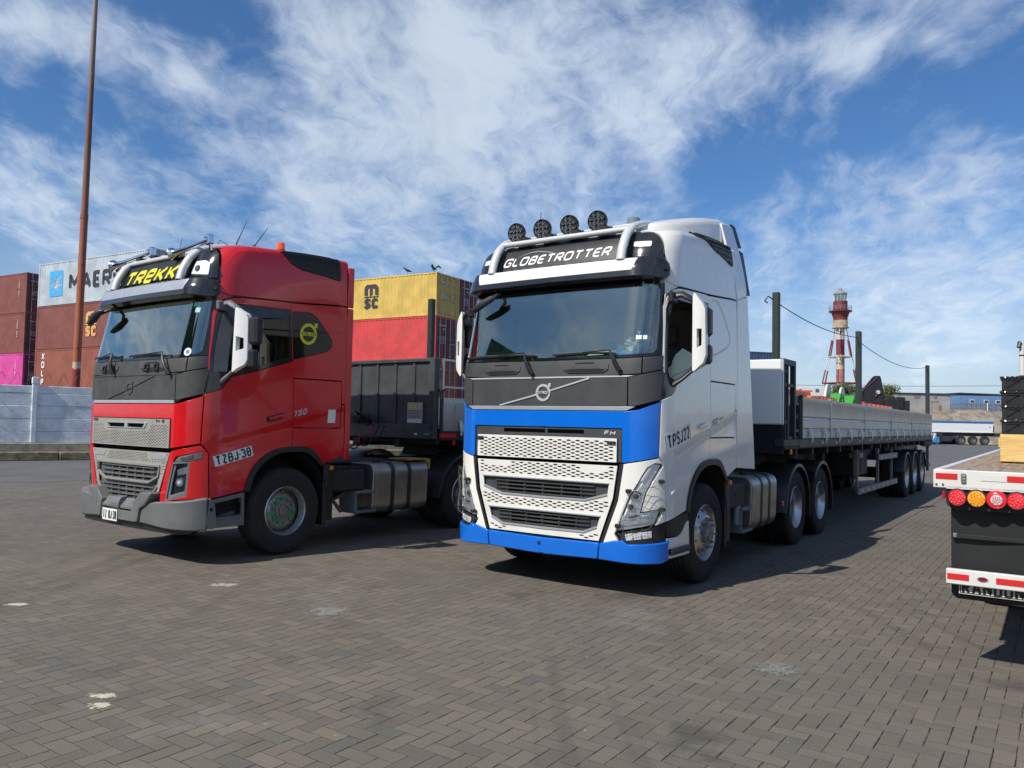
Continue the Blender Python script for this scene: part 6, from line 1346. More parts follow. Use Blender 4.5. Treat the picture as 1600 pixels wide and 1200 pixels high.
        b = MB(); b.tube([(.97, sd_ * 1.20, 2.93), (.96, sd_ * 1.32, 2.945), (.92, sd_ * 1.43, 2.88), (.90, sd_ * 1.44, 2.74)], [(.03, .045), (.026, .04), (.024, .035), (.02, .03)], 8); b.box((.93, sd_ * 1.215, 2.86), (1.06, sd_ * 1.27, 2.965), .02); b.build('mirror_arm', blackp if WH else stepg, mo_); b = MB(); b.tube([(.95, sd_ * 1.22, 2.06), (.94, sd_ * 1.32, 2.12), (.90, sd_ * 1.43, 2.22), (.90, sd_ * 1.44, 2.4)], [(.03, .04), (.022, .03), (.02, .03), (.02, .03)], 8)
        b.build('mirror_arm', blackp if WH else stepg, mo_)
        if not WH:
            # smoked wind deflector over the door window
            b = MB(); U_ = np.array([uX(v) for v in (1.07, 1.085, 1.09, 1.085, 1.06, 1.0, .85, .6, .35, .15)]); Sv = np.array([2.16, 2.4, 2.65, 2.80, 2.87, 2.92, 2.95, 2.965, 2.975, 2.98]); wv = np.array([.0, 1., 1, 1, 1, 1, 1, 1, 1, .8])
            I_ = SURF(U_ * sd_, Sv, np.full(10, .01)); U2 = np.array([uX(v) for v in (.93, .94, .945, .94, .90, .86, .78, .6, .35, .18)]); S2 = np.array([2.17, 2.4, 2.62, 2.72, 2.78, 2.80, 2.82, 2.83, 2.845, 2.87]); O_ = SURF(U2 * sd_, S2, np.full(10, .05))
            b.add([tuple(p) for p in I_] + [tuple(p) for p in O_], [((i, i + 1, 11 + i, 10 + i) if sd_ > 0 else (i + 1, i, 10 + i, 11 + i)) for i in range(9)]); b.build('wind_deflector', pm('smoked_acrylic', (.035, .036, .038), .15, coat=.5, dust=.25), t)
    # kerb view mirror hanging from the far upper corner of the windscreen
    b = MB(); mx = 1.30
    if WH: b.tube([(1.20, -.70, 3.07), (1.27, -.72, 3.03), (1.31, -.80, 2.97)], .02, 8); b.tube([(1.31, -.985, 2.865), (1.33, -.95, 2.885), (1.34, -.83, 2.945), (1.33, -.71, 3.0), (1.31, -.675, 3.015)], [(.008, .008), (.028, .035), (.032, .045), (.028, .035), (.008, .008)], 12, flat=(1, 0, 0))
    else: b.tube([(1.2, -.74, 2.99), (1.28, -.76, 2.96), (1.33, -.85, 2.92)], .02, 8); b.tube([(1.34, -1.14, 2.78), (1.36, -1.08, 2.81), (1.37, -.95, 2.875), (1.36, -.82, 2.94), (1.34, -.78, 2.95)], [(.006, .006), (.035, .045), (.045, .065), (.035, .04), (.008, .008)], 12, flat=(1, 0, 0))
    b.build('front_mirror', frm if WH else blackp, t, smooth=50)
    # ---- cab interior
    b = MB(); prism_y(b, fillet([(1.18, 2.10), (1.19, 2.27), (1.0, 2.34), (.78, 2.32), (.66, 2.20), (.70, 1.9), (1.1, 1.8)], .04), -.98, .98, .02); ds = b.build('dashboard', dash, t)
    for (y_) in (.62, -.62):
        b = MB(); b.box((-.15, y_ - .25, 1.70), (.38, y_ + .25, 1.88), .06); b.box((-.13, -.24, 0), (.02, .24, .72), .06, 0, M4((-.08, y_, 1.85), 0, 0, R(-12))); b.box((-.04, -.13, .74), (.06, .13, .98), .05, 0, M4((-.10, y_, 1.85), 0, 0, R(-12))); b.box((-.1, y_ - .2, 1.35), (.3, y_ + .2, 1.72), .03); b.build('seat', seatm if WH or y_ < 0 else seatm, t, smooth=50)
    b = MB(); Ms = Matrix.Translation((.62, .62, 2.22)) @ Matrix.Rotation(R(-28), 4, 'Y'); b.tube([Ms @ Vector((0, .21 * math.cos(a), .21 * math.sin(a))) for a in np.linspace(0, 2 * math.pi, 29)[:-1]], .016, 8, closed=True)
    b.tube([Ms @ Vector((0, -.2, 0)), Ms @ Vector((.05, 0, 0)), Ms @ Vector((0, .2, 0))], .014, 6); b.cyl(Ms @ Vector((.02, 0, 0)), Ms @ Vector((.3, 0, -.05)), .05, n=12); b.build('steering_wheel', blackp, t)
    b = MB(); b.box((-.84, -1.18, 1.3), (-.80, 1.18, 3.5)); b.box((-.8, -1.15, 1.3), (-.2, 1.15, 1.95), .05); b.box((-.84, -1.12, 1.25), (.98, 1.12, 1.32)); b.box((-.80, -1.15, 3.05), (1.05, 1.15, 3.10), .02); b.box((.75, -.9, 2.98), (1.12, .9, 3.06), .02); b.build('cab_interior', linm, t)
    b = MB()
    for i in range(9):
        for y_ in (1.16, -1.16): b.cyl((-.05 - i * .08, y_, 1.9), (-.05 - i * .08, y_ * .99, 3.0), .045, n=8)
    b.build('curtain', curt, t)
    b = MB(); b.box((1.13, -.14, 2.97), (1.17, .13, 3.07), .015); b.build('camera_housing', blackp, t)
    b = MB(); b.box((1.20, .02 if WH else -.05, 2.36), (1.23, .09 if WH else .03, 2.47), .01); b.cyl((1.21, .05 if WH else -.01, 2.30), (1.21, .05 if WH else -.01, 2.37), .01, n=6); b.build('phone_holder', blackp, t)
    if WH:
        b = MB(); b.sheet([(-.24, -.09), (.2, -.10), (.24, .08), (-.2, .10)], [], frame((1.13, .70, 2.372), (.1, 1, .02), (-.9, .1, .45), (.3, 0, .8)), grid=1e9, depth=.003, bevel=0); b.build('blue_folder', pm('blue_card', (.03, .22, .55), .5), t)
        b = MB(); b.sheet([(-.10, -.07), (.10, -.07), (.10, .07), (-.10, .07)], [], frame((1.16, .52, 2.385), (.1, 1, .02), (-.9, .1, .45), (.3, 0, .8)), grid=1e9, depth=.003, bevel=0); b.build('paper', lw_, t)
        b = MB(); r_ = random.Random(3)
        for _ in range(60):
            p = Vector((1.08 + r_.uniform(-.06, .06), .93 + r_.gauss(0, .07), 2.41 + abs(r_.gauss(0, .05)))); v = [Vector((r_.gauss(0, 1), r_.gauss(0, 1), r_.gauss(0, 1))) * .045 for _ in range(3)]; b.add([p + q for q in v], [(0, 1, 2)])
        b.build('plastic_bag', pm('clear_plastic', (.55, .60, .58), .15, coat=.6), t, smooth=0)
        for nm, a in (('windscreen_sticker', F((1.0, 3.012), (1.10, 3.012), (1.10, 3.072), (1.0, 3.072))), ('windscreen_label', F((.985, 2.49), (1.085, 2.49), (1.085, 2.53), (.985, 2.53)))): panel(nm, a, cream if 'sticker' in nm else lw_, t, h=-.006, depth=.001, bevel=0, gap=0, grid=.3)
        # ---- red/orange pieces none
    else:
        for a in (F((.985, 2.90), (1.085, 2.90), (1.085, 2.95), (.985, 2.95)), F((1.02, 2.83), (1.075, 2.83), (1.075, 2.885), (1.02, 2.885))): panel('windscreen_sticker', a, cream, t, h=-.006, depth=.001, bevel=0, gap=0, grid=.3)
        q = onsurf(uF(1.045), 2.375, -.005); b = MB(); b.sheet(circ(0, 0, .045, 24), [], q, grid=1e9, depth=.001, bevel=0); s_ = b.build('windscreen_sticker', lw_, t); b = MB(); b.sheet([(-.02, -.02), (.02, -.02), (.02, .02), (-.02, .02)], [], q, grid=1e9, depth=.0005, bevel=0, h=.001); b.build('sticker_mark', pm('sticker_blue', (.03, .25, .35), .5), s_)
        b = MB(); b.tube([(-.02, 1.08, 2.0), (.05, 1.09, 2.4), (.02, 1.1, 2.8), (-.06, 1.1, 2.95)], (.02, .03), 6); b.tube([(-.16, 1.10, 2.0), (-.14, 1.11, 2.6), (-.16, 1.11, 2.95)], (.02, .04), 6); b.build('curtain_trim', yel, t)
        b = MB(); b.box((.45, .8, 2.28), (.55, .88, 2.34), .01); b.build('red_cup', redc, t)
    # ---- extenders and roof deflector
    for sd_ in (1, -1):
        if WH:
            lo_ = [(-.862, 1.185), (-1.53, 1.145), (-1.215, 3.235), (-.862, 3.135)]
            b = MB()
            f_ = lambda A, B, H, s_=sd_: np.stack([-np.asarray(A), s_ * (1.243 - .0 * np.asarray(A) + np.asarray(H)), np.asarray(B)], -1)
            if sd_ > 0: b.sheet([(-x, z) for x, z in lo_], [], f_, grid=.2, depth=.03, bevel=.012, gap=.002, back=True)
            else: b.sheet([(x, z) for x, z in lo_], [], lambda A, B, H: np.stack([np.asarray(A), -(1.243 + np.asarray(H)), np.asarray(B)], -1), grid=.2, depth=.03, bevel=.012, gap=.002, back=True)
            b.build('side_fairing', body, t)
            up_ = [(-.862, 3.145), (-1.205, 3.245), (-1.175, 3.7), (-1.12, 4.06), (-1.06, 4.09), (-.92, 4.075), (-.72, 4.04), (-.74, 3.76)]
            b = MB()
            def fu(A, B, H, s_=sd_): return np.stack([-np.asarray(A) * s_, s_ * (1.236 - .16 * np.clip((np.asarray(B) - 3.3) / .8, 0, 1) ** 1.3 + np.asarray(H)), np.asarray(B)], -1)
            b.sheet([(-x * sd_, z) for x, z in up_], [], fu, grid=.08, depth=.03, bevel=.012, gap=.002, back=True); b.build('side_fairing', body, t)
            for (z0, z1, xa, xb) in ((3.25, 3.80, -1.215, -1.185), (3.84, 4.12, -1.18, -1.12)):
                b = MB(); vs = []
                for (x, z) in ((xa, z0), (xa - .11, z0 + .01), (xb - .12, z1 - .01), (xb, z1)):
                    yy = 1.236 - .16 * max(0, (z - 3.3) / .8) ** 1.3; vs += [(x, sd_ * yy, z), (x, sd_ * (yy - .03), z)]
                b.add(vs, [(0, 2, 4, 6), (7, 5, 3, 1), (0, 1, 3, 2), (2, 3, 5, 4), (4, 5, 7, 6), (6, 7, 1, 0)]); b.build('rubber_edge', blackp, t)
        else:
            for (z0, z1) in ((1.13, 3.115), (3.13, 3.66)):
                b = MB(); b.box((-.96, sd_ * 1.205, z0), (-.862, sd_ * 1.245, z1), .012); b.build('side_fairing', body, t)
    if WH:
        # roof air deflector
        xs = [.85, .70, .4, .12, -.2, -.5, -.75, -.92]; zt = [3.70, 3.765, 3.85, 3.93, 4.01, 4.075, 4.12, 4.13]; yw = [.75, .93, 1.01, 1.05, 1.07, 1.078, 1.082, 1.084]
        b = MB(); vs = []; prof = [(-1.0, None), (-1.0, -.10), (-.985, -.05), (-.95, -.018), (-.88, 0), (-.5, .012), (0, .018), (.5, .012), (.88, 0), (.95, -.018), (.985, -.05), (1.0, -.10), (1.0, None)]
        for x, z, w in zip(xs, zt, yw):
            for a, d_ in prof: vs.append((x, a * (w if d_ is not None else w + .05), z + d_ if d_ is not None else 3.62))
        K = len(prof); b.add(vs, [(i * K + k_, i * K + k_ + 1, (i + 1) * K + k_ + 1, (i + 1) * K + k_) for i in range(len(xs) - 1) for k_ in range(K - 1)]); b.add(vs[-K:], [tuple(range(K))]); b.build('roof_deflector', body, t, smooth=60)
    if not WH:
        b = MB(); b.tube([(1.02, -1.30, 1.32), (1.06, -1.345, 1.45), (1.04, -1.345, 1.60), (.98, -1.31, 1.70)], [(.05, .010), (.10, .012), (.10, .012), (.03, .008)], 8, flat=(1, 0, 0)); b.build('door_edge', body, t)
    # ---- chassis
    wb = 3.4954 if WH else 3.38
    b = MB()
    for sd_ in (1, -1): b.box((-wb - 2.1, sd_ * .36, .78), (.9, sd_ * .44, 1.04), .01)
    for x in (-1.2, -2.2, -wb - .7, -wb - 2.0): b.box((x - .06, -.4, .80), (x + .06, .4, 1.0), .01)
    ch = b.build('chassis', frm, t)
    b = MB(); b.box((-1.1, -.5, .62), (1.0, .5, 1.28), .1); b.cyl((-1.0, 0, .8), (-wb, 0, .62), .07, n=10); b.build('engine', frm, t)
    for x in (0, -wb, -wb - 1.37):
        b = MB(); b.cyl((x, -1.0, .52), (x, 1.0, .52), .09, n=12); 
        if x: b.lathe([(0, -.3), (.16, -.22), (.22, 0), (.16, .22), (0, .3)], 16, M=Matrix.Translation((x, 0, .54)))
        for sd_ in (1, -1): b.cyl((x + .3, sd_ * .55, .55), (x + .3, sd_ * .55, .85), .13, n=14)
        b.build('axle', frm, t)
    b = MB(); prism_x(b, [(-.45, 1.08), (.45, 1.08), (.40, 1.21), (-.40, 1.21)], -wb - 1.1, -wb - .25, .02); b.build('fifth_wheel', frm, t)
    # inner wheel arches of the front axle
    for sd_ in (1, -1):
        b = MB(); n_ = 18; vs = []
        for i in range(n_ + 1):
            a = R(-8 + 196 * i / n_); x = .02 + .635 * math.cos(a); z = .60 + .66 * math.sin(a); vs += [(x, sd_ * .70, z), (x, sd_ * 1.225, z)]
        b.add(vs, [((2 * i, 2 * i + 1, 2 * i + 3, 2 * i + 2)) for i in range(n_)]); b.build('wheel_arch', blackm, t)
    kf, kr = ('alu front', 'alu rear') if WH else ('steel front green', 'steel rear')
    for sd_ in (1, -1):
        w_ = wheel(t, 0, sd_ * 1.062, kf, flip=sd_ < 0)
        for q in (0, 1.37):
            w_ = wheel(t, -wb - q, sd_ * 1.062, kr, flip=sd_ < 0, lugs=True)
            b = MB(); b.lathe(TYRE, 48); b.build('inner_tyre', rubber, w_, loc=(0, -.34, 0))
    # mudguards, boxes, tanks on both flanks
    for sd_ in (1, -1):
        fender(t, -wb, .52, .635, sd_ * .74, sd_ * 1.25, 28, 180 if 0 else 172, blackp, skirt=((.12, .50), (-.0, .34)))
        fender(t, -wb - 1.37, .52, .635, sd_ * .74, sd_ * 1.25, 38, 172, blackp, skirt=((.02, 1.0), (-.0, .34)))
        b = MB(); b.box((-.56, sd_ * .74, .30), (-.60, sd_ * 1.22, 1.10), .008); b.box((-.60, sd_ * 1.12, .36), (-.72, sd_ * 1.22, 1.06), .01); b.build('mudflap', blackp, t)
        b = MB(); b.box((-.73, sd_ * .62, .70), (-1.29, sd_ * 1.205, .99), .03)
        for i in range(12): b.box((-.76 - i * .042, sd_ * .7, .99), (-.785 - i * .042, sd_ * 1.18, 1.02), .004)
        b.box((-.92, sd_ * 1.20, .86), (-1.15, sd_ * 1.212, .885), .0); b.build('battery_box', frm, t)
        b = MB(); b.box((-1.10, sd_ * .9, .66), (-1.47, sd_ * 1.24, .70), .01); b.box((-1.10, sd_ * .9, .40), (-1.47, sd_ * 1.24, .435), .01); b.box((-1.10, sd_ * .9, .43), (-1.14, sd_ * 1.22, .67), .005); b.tube([(-1.1, sd_ * 1.0, .65), (-.9, sd_ * 1.0, .58), (-1.05, sd_ * 1.0, .42)], .03, 6); b.build('side_step', stepg, t)
        tank(t, -1.50 if WH else -1.42, -2.50, ((-1.88, -2.20) if WH else (-1.79, -2.12)), ydir=sd_)
        b = MB(); b.box((-.64, sd_ * 1.215, 1.0), (-.70, sd_ * 1.25, 1.05), .01); b.build('side_marker_lamp', amber, t)
        if WH: b = MB(); b.box((-2.60, sd_ * 1.245, .61), (-2.66, sd_ * 1.27, .68), .006); b.build('side_marker_lamp', redl, t); b = MB(); b.box((-1.02, sd_ * 1.15, .50), (-1.16, sd_ * 1.20, .78), .02); b.build('air_tank_valve', pm('pale_blue_plastic', (.16, .22, .27), .5), t)
        else: b = MB(); b.box((-2.15, sd_ * .75, 1.075), (-2.56, sd_ * 1.15, 1.10), .01); b.box((-2.54, sd_ * .75, 1.095), (-2.58, sd_ * 1.2, .94), .01); b.build('wheel_chock', pm('ochre_chock', (.42, .26, .06), .6, var=.3), t)
    # air lines behind the cab
    for k_ in range(3 if not WH else 0):
        b = MB(); P_ = []
        for i in range(60): a = i * .6; P_.append((-1.0 - .022 * i, .30 + k_ * .13 + .05 * math.cos(a), 1.58 + .05 * math.sin(a) - .30 * math.sin(math.pi * i / 59)))
        b.tube(P_, .010, 5); b.build('air_line', (redl, blackp, frm)[k_], t)
    b = MB(); b.box((-1.0, -.75, 1.04), (-2.4, .75, 1.07), .005); b.build('catwalk', frm, t)
    return t
WT = lorry(1, True, 'white and blue tractor truck with four round roof spotlights and front mesh grille')
RTK = lorry(2, False, 'red tractor truck with yellow lettered roof sign and heavy grey bumper')
# ================================================================== SEMI-TRAILERS
board_m = pm('aluminium_sideboard', (.40, .41, .415), .32, .75, var=.10, vs=2., dust=.3, streak=.15)
postg = pm('dark_green_steel', (.012, .022, .020), .5, var=.2, dust=.12, dustc=(.08, .08, .07))
tape_w = pm('reflective_white', (.62, .62, .60), .3); tape_r = pm('reflective_red', (.60, .02, .02), .3, coat=.3)
def trailer(T, WH, label):
    px, py, th = TR[T]; t = empty('semi_trailer', label, 'trailer', (px, py, 0), th, 'flatbed semi-trailers coupled to the trucks')
    XF, XB = -2.70, -17.35
    edge = frm
    b = MB(); b.box((XF, -1.27, 1.36), (XB, 1.27, 1.50), .01)
    for sd_ in (1, -1): prism_y(b, [(XF + .1, 1.36), (-4.4, 1.36), (-5.3, 1.36), (XB, 1.36), (XB, 1.05), (-6.6, 1.0), (-5.4, 1.22), (XF + .1, 1.24)], sd_ * .42, sd_ * .52, .005)
    for i in range(16): b.box((XF - .6 - i * .9, -1.25, 1.26), (XF - .68 - i * .9, 1.25, 1.36), .005)
    b.build('chassis', frm, t)
    b = MB(); b.box((XF, -1.24, 1.50), (XB, 1.24, 1.535), .004); b.build('deck', pm('deck_boards', (.20, .15, .10), .8, var=.3, vs=3.), t)
    # headboard
    b = MB(); b.box((-2.64, -1.25, 1.30), (-2.72, 1.25, 1.71 if WH else 1.55), .01); b.build('front_beam', blackm, t)
    if WH:
        b = MB(); b.box((-2.60, -1.26, 1.70), (-2.66, 1.25, 2.585), .02); hb = b.build('headboard', pm('white_board_paint', (.72, .73, .72), .45, dust=.12), t)
        b = MB(); b.box((-2.62, 1.252, 1.70), (-2.66, 1.268, 2.59), .003); b.build('headboard_edge', bargrey, hb)
        b = MB()
        for (x, w) in ((-2.72, .03), (-2.84, .045), (-3.17, .07)): b.box((x, 1.20, 1.50), (x - w, 1.27, 2.58), .006)
        b.box((-2.66, 1.20, 2.52), (-3.24, 1.27, 2.60), .006); b.box((-2.66, 1.20, 2.22), (-3.2, 1.26, 2.27), .006); b.box((-2.66, 1.20, 2.42), (-2.85, 1.26, 2.45)); b.box((-2.66, 1.2, 1.72), (-2.9, 1.26, 1.76)); b.box((-3.2, 1.2, 1.98), (-3.5, 1.26, 2.02)); b.box((-3.2, 1.2, 1.60), (-3.5, 1.26, 1.64)); b.box((-3.44, 1.2, 1.5), (-3.50, 1.27, 2.12), .005)
        b.box((-2.62, 1.15, 1.40), (-3.5, 1.28, 1.50), .01); b.build('ladder_frame', postg, t)
        b = MB(); b.box((-3.25, 1.10, 1.52), (-3.42, 1.18, 2.12)); b.box((-2.8, 1.05, 1.6), (-3.1, 1.08, 1.95)); b.build('inner_board', board_m, t)
    else:
        b = MB(); b.box((-2.63, -1.25, 1.58), (-2.68, 1.22, 2.585), .01)
        for i in range(7):
            y_ = -1.22 + i * .40; b.box((-2.608, y_ - .03, 1.60), (-2.64, y_ + .03, 2.57), .010)
        b.box((-2.585, -1.25, 2.54), (-2.69, 1.22, 2.60), .01); b.box((-2.57, 1.14, 1.50), (-2.69, 1.245, 2.60), .01); b.box((-2.57, -1.25, 1.38), (-2.70, 1.25, 1.60), .01)
        hb = b.build('headboard', pm('black_steel_board', (.038, .044, .049), .5, var=.3, vs=3., streak=.4, dust=.15), t)
        b = MB(); b.box((-2.60, .67, 1.61), (-2.625, .98, 1.93), .003); n_ = b.build('notice_plate', pm('notice_grey', (.38, .38, .36), .6), hb)
        b = MB(); b.text('ISLA 2', .10, frame((-2.598, .825, 1.875), (0, 1, 0), (0, 0, 1), (1, 0, 0)), fit=.24); b.build('notice_lettering', yl_, n_); b = MB()
        for q in range(7): b.box((-2.5985, .69, 1.80 - q * .022), (-2.5995, .96, 1.807 - q * .022))
        b.build('notice_lines', frm, n_); b = MB(); b.box((-2.597, .68, 1.62), (-2.5995, .97, 1.68)); b.build('notice_strip', tape_w, n_)
        for (y0, y1, m_) in ((.86, .92, tape_w), (1.06, 1.18, pm('green_tape', (.05, .25, .15), .5))): b = MB(); b.box((-2.565, y0, 1.44), (-2.5695, y1, 1.465)); b.build('edge_mark', m_, hb)
        b = MB()
        for q in range(4):
            P_ = [(-2.5 + .08 * math.sin(i * .9 + q), -.35 + q * .09 + .06 * math.cos(i * .7 + q), 1.62 + .02 * i - q * .02) for i in range(9)]; b.tube(P_, .014, 5)
        b.box((-2.50, -.55, 1.60), (-2.57, -.25, 1.72), .02); b.build('hose_couplings', frm, hb)
    # sideboards
    xs = [-3.52, -5.25, -7.96, -10.76, -13.62, -17.30]
    if not WH: xs = [-2.72, -5.3, -8.0, -10.8, -13.6, -17.3]
    ff = lambda s_: (lambda A, B, H: np.stack([-np.asarray(A) * s_, s_ * (1.265 + np.asarray(H)), np.asarray(B)], -1))
    for sd_ in (1, -1):
        for a, c in zip(xs, xs[1:]):
            z0, z1 = 1.50, 2.11
            b = MB(); prof = [(0, z0), (.012, z0 + .01), (.012, z0 + .10), (.0, z0 + .12), (0, z0 + .145), (.012, z0 + .16), (.012, z0 + .27), (.002, z0 + .285), (.0, z0 + .30), (.002, z0 + .315), (.014, z0 + .33), (.014, z1 - .09), (.020, z1 - .07), (.020, z1), (-.02, z1), (-.02, z0)]
            vs = []
            for x in (a - .03, c + .03): vs += [(x, sd_ * (1.262 + d_), z) for d_, z in prof]
            K = len(prof); b.add(vs, [((k_, (k_ + 1) % K, K + (k_ + 1) % K, K + k_) if sd_ > 0 else ((k_ + 1) % K, k_, K + k_, K + (k_ + 1) % K)) for k_ in range(K)]); b.add(vs[:K], [tuple(range(K))]); b.add(vs[K:], [tuple(range(K))[::-1]])
            if not (not WH and a == xs[0]): sbn = b.build('sideboard', board_m, t, smooth=20)
            else:
                b = MB(); b.box((a, sd_ * 1.24, z0), (c + .03, sd_ * 1.275, 1.93), .006); 
                for z_ in (2.15, 2.56): b.box((a, sd_ * 1.25, z_), (c + .03, sd_ * 1.28, z_ + .035), .004)
                b.box((a, sd_ * 1.25, 1.5), (a - .035, sd_ * 1.285, 2.6), .004); b.box((a - .3, sd_ * 1.27, 1.55), (a - .33, sd_ * 1.285, 1.90)); sbn = b.build('sideboard', board_m, t)
            b = MB(); b.box((a - .03, sd_ * 1.25, 1.50), (a + .03, sd_ * 1.285, 2.12), .006); b.box((a - .045, sd_ * 1.24, 2.09), (a + .045, sd_ * 1.29, 2.135), .008); b.build('board_post', board_m if a != xs[0] else postg, sbn)
            nh = max(2, int(round((a - c) / .93)))
            for i in range(nh):
                x = a - (i + .5) * (a - c) / nh; b = MB(); b.tube([(x, sd_ * 1.285, 1.66), (x, sd_ * 1.305, 1.58), (x, sd_ * 1.315, 1.49), (x, sd_ * 1.30, 1.44)], [(.035, .008), (.045, .014), (.03, .014), (.02, .012)], 8, flat=(1, 0, 0)); b.build('hinge', bargrey, sbn)
        b = MB(); b.box((XF - .7, sd_ * 1.262, 1.385), (XB, sd_ * 1.285, 1.495), .004); b.build('side_rail', pm('dusty_rail', (.085, .08, .076), .6, var=.3, vs=4., dust=.5), t)
        for i in range(14):
            x = -4.6 - i * .92; b = MB(); b.box((x, sd_ * 1.286, 1.42), (x - .14, sd_ * 1.289, 1.47)); b.build('reflective_tape', tape_r if i % 2 else pm('dull_tape', (.32, .28, .26), .4), t)
    b = MB(); b.box((XB, -1.26, 1.36), (XB - .05, 1.26, 2.11), .01); b.build('tailboard', board_m, t)
    b = MB(); b.tube([(-16.2, 1.15, 1.30), (-16.9, 1.2, 1.26), (XB, 1.2, 1.30)], .09, 10); b.build('rear_cross_tube', frm, t)
    # stakes and the lashing rope
    for (x, y_, w) in ((-2.76 if WH else -2.75, 1.13 if WH else .99, .045), (-7.9, 1.17, .075), (-17.25, 1.17, .10)) if WH else ((-2.75, .99, .045), (-9.9, 1.1, .05)):
        b = MB(); b.box((x - w, y_ - .045, 1.50), (x + w, y_ + .045, 3.52), .008); b.build('stake', postg, t)
    if WH:
        b = MB(); pts_ = []
        for (a, c, z0, z1, sag) in ((-2.80, -7.9, 3.36, 3.41, .0), (-7.9, -17.25, 3.34, 3.47, .22)):
            for i in range(17): q = i / 16; pts_.append((a + (c - a) * q, 1.16, z0 + (z1 - z0) * q - sag * 4 * q * (1 - q) * .5 - .10 * 4 * q * (1 - q)))
        b.tube(pts_, .007, 5); b.tube([(-2.72, 1.1, 3.42), (-2.66, 1.05, 3.46), (-2.66, 1.0, 3.40), (-2.72, 1.02, 3.38)], .010, 5); b.build('lashing_rope', frm, t)
    # running gear
    for k_ in range(3):
        x = -13.2544 - k_ * 1.2718
        for sd_ in (1, -1):
            w_ = wheel(t, x, sd_ * 1.062, 'alu rear', flip=sd_ < 0); b = MB(); b.lathe(TYRE, 40); b.build('inner_tyre', rubber, w_, loc=(0, -.34, 0))
            fender(t, x, .52, .60, sd_ * .74, sd_ * 1.24, 12, 168, blackp, name='mudguard')
        b = MB(); b.cyl((x, -1.0, .52), (x, 1.0, .52), .08, n=12); b.box((x + .5, -.6, .9), (x + .6, .6, 1.2)); b.build('axle', frm, t)
    for sd_ in (1, -1):
        b = MB(); b.box((-6.9, sd_ * .62, .62), (-7.03, sd_ * .76, 1.36), .01); b.box((-6.92, sd_ * .65, .22), (-7.01, sd_ * .73, .62), .005); b.box((-6.82, sd_ * .58, .18), (-7.12, sd_ * .80, .22), .01); b.build('landing_leg', frm, t)
        b = MB(); b.box((-8.3, sd_ * .55, .72), (-9.6, sd_ * 1.0, 1.24), .02); b.box((-8.9, sd_ * 1.0, .78), (-9.5, sd_ * 1.01, 1.18)); b.build('tool_box', frm, t)
        b = MB(); b.box((-7.70, sd_ * 1.17, .42), (-11.9, sd_ * 1.21, .54), .006); b.box((-9.70, sd_ * 1.17, 1.01), (-11.95, sd_ * 1.21, 1.13), .006)
        for x in (-7.8, -9.85, -11.45): b.box((x, sd_ * 1.12, .45), (x - .06, sd_ * 1.17, 1.36), .005)
        b.box((-7.85, sd_ * 1.0, 1.10), (-8.15, sd_ * 1.2, 1.2), .01); sg_ = b.build('side_guard', pm('dusty_guard', (.20, .19, .175), .5, .3, var=.2, dust=.5), t)
        for i in range(8):
            x = -8.0 - i * .52; b = MB(); b.box((x, sd_ * 1.211, .455), (x - .16, sd_ * 1.214, .505)); b.build('reflective_tape', pm('pinkish_tape', (.55, .42, .38), .35), sg_)
        for i in range(4): x = -9.9 - i * .52; b = MB(); b.box((x, sd_ * 1.211, 1.045), (x - .16, sd_ * 1.214, 1.095)); b.build('reflective_tape', pm('pinkish_tape', (.55, .42, .38), .35), sg_)
        b = MB(); b.box((-16.75, sd_ * 1.0, .95), (-17.0, sd_ * 1.24, 1.02)); b.box((-17.0, sd_ * 1.15, .5), (-17.08, sd_ * 1.22, 1.3), .01); b.box((-16.8, sd_ * .9, .62), (-17.2, sd_ * 1.24, .72), .01); b.build('rear_bracket', stepg, t)
        b = MB(); b.box((-3.0, sd_ * 1.24, 1.29), (-3.06, sd_ * 1.27, 1.36), .005); b.build('side_marker_lamp', amber if WH else redl, t)
    if not WH: b = MB(); b.box((-2.69, 1.262, 1.405), (-3.05, 1.288, 1.465)); b.build('reflective_tape', tape_r, t)
    b = MB(); b.cyl((-4.25, 0, 1.2), (-4.25, 0, 1.36), .06, n=10); prism_x(b, [(-.6, 1.24), (.6, 1.24), (.6, 1.36), (-.6, 1.36)], -3.0, -5.2); b.build('coupling_plate', frm, t)
    b = MB(); b.cyl((-5.9, -.2, .80), (-7.2, -.2, .80), .0, n=4) if 0 else b.box((-5.6, -.9, .86), (-6.4, -.45, 1.3), .05); b.build('air_reservoir', frm, t)
    return t
TW_ = trailer(1, True, 'long flatbed semi-trailer with white headboard and silver dropside boards behind white truck')
TRD = trailer(2, False, 'flatbed semi-trailer with ribbed black headboard behind the red truck')

# ================================================================== LOAD AND MACHINES beyond the boards
def L1(x, y, z=0): return loc2w(1, (x, y, z))
orange = pm('machine_orange', (.78, .14, .012), .45, var=.08, dust=.08); green = pm('implement_green', (.04, .32, .03), .45, var=.1, dust=.08); discw = pm('dusty_white_disc', (.62, .62, .52), .5, dust=.15); pinkr = pm('implement_red', (.62, .02, .05), .45, var=.1)
o = empty('orange_machine', 'orange farm machine frame standing on the deck behind the headboard', 'machine', L1(-4.35, .85, 1.536), TR[1][2])
b = MB(); b.box((0, -.6, .60), (-1.35, .0, .74), .02); b.box((-.1, -.1, .0), (-.22, .02, .72), .02); b.box((-.05, -.6, .0), (-.15, -.45, .7), .02); b.box((-1.2, -.6, .0), (-1.3, -.5, .62), .02); b.box((-1.0, -.7, .50), (-1.7, .1, .66), .02); b.tube([(-1.6, 0, .6), (-1.9, .05, .40), (-2.0, .05, .1)], .04, 6); b.build('main_frame', orange, o)
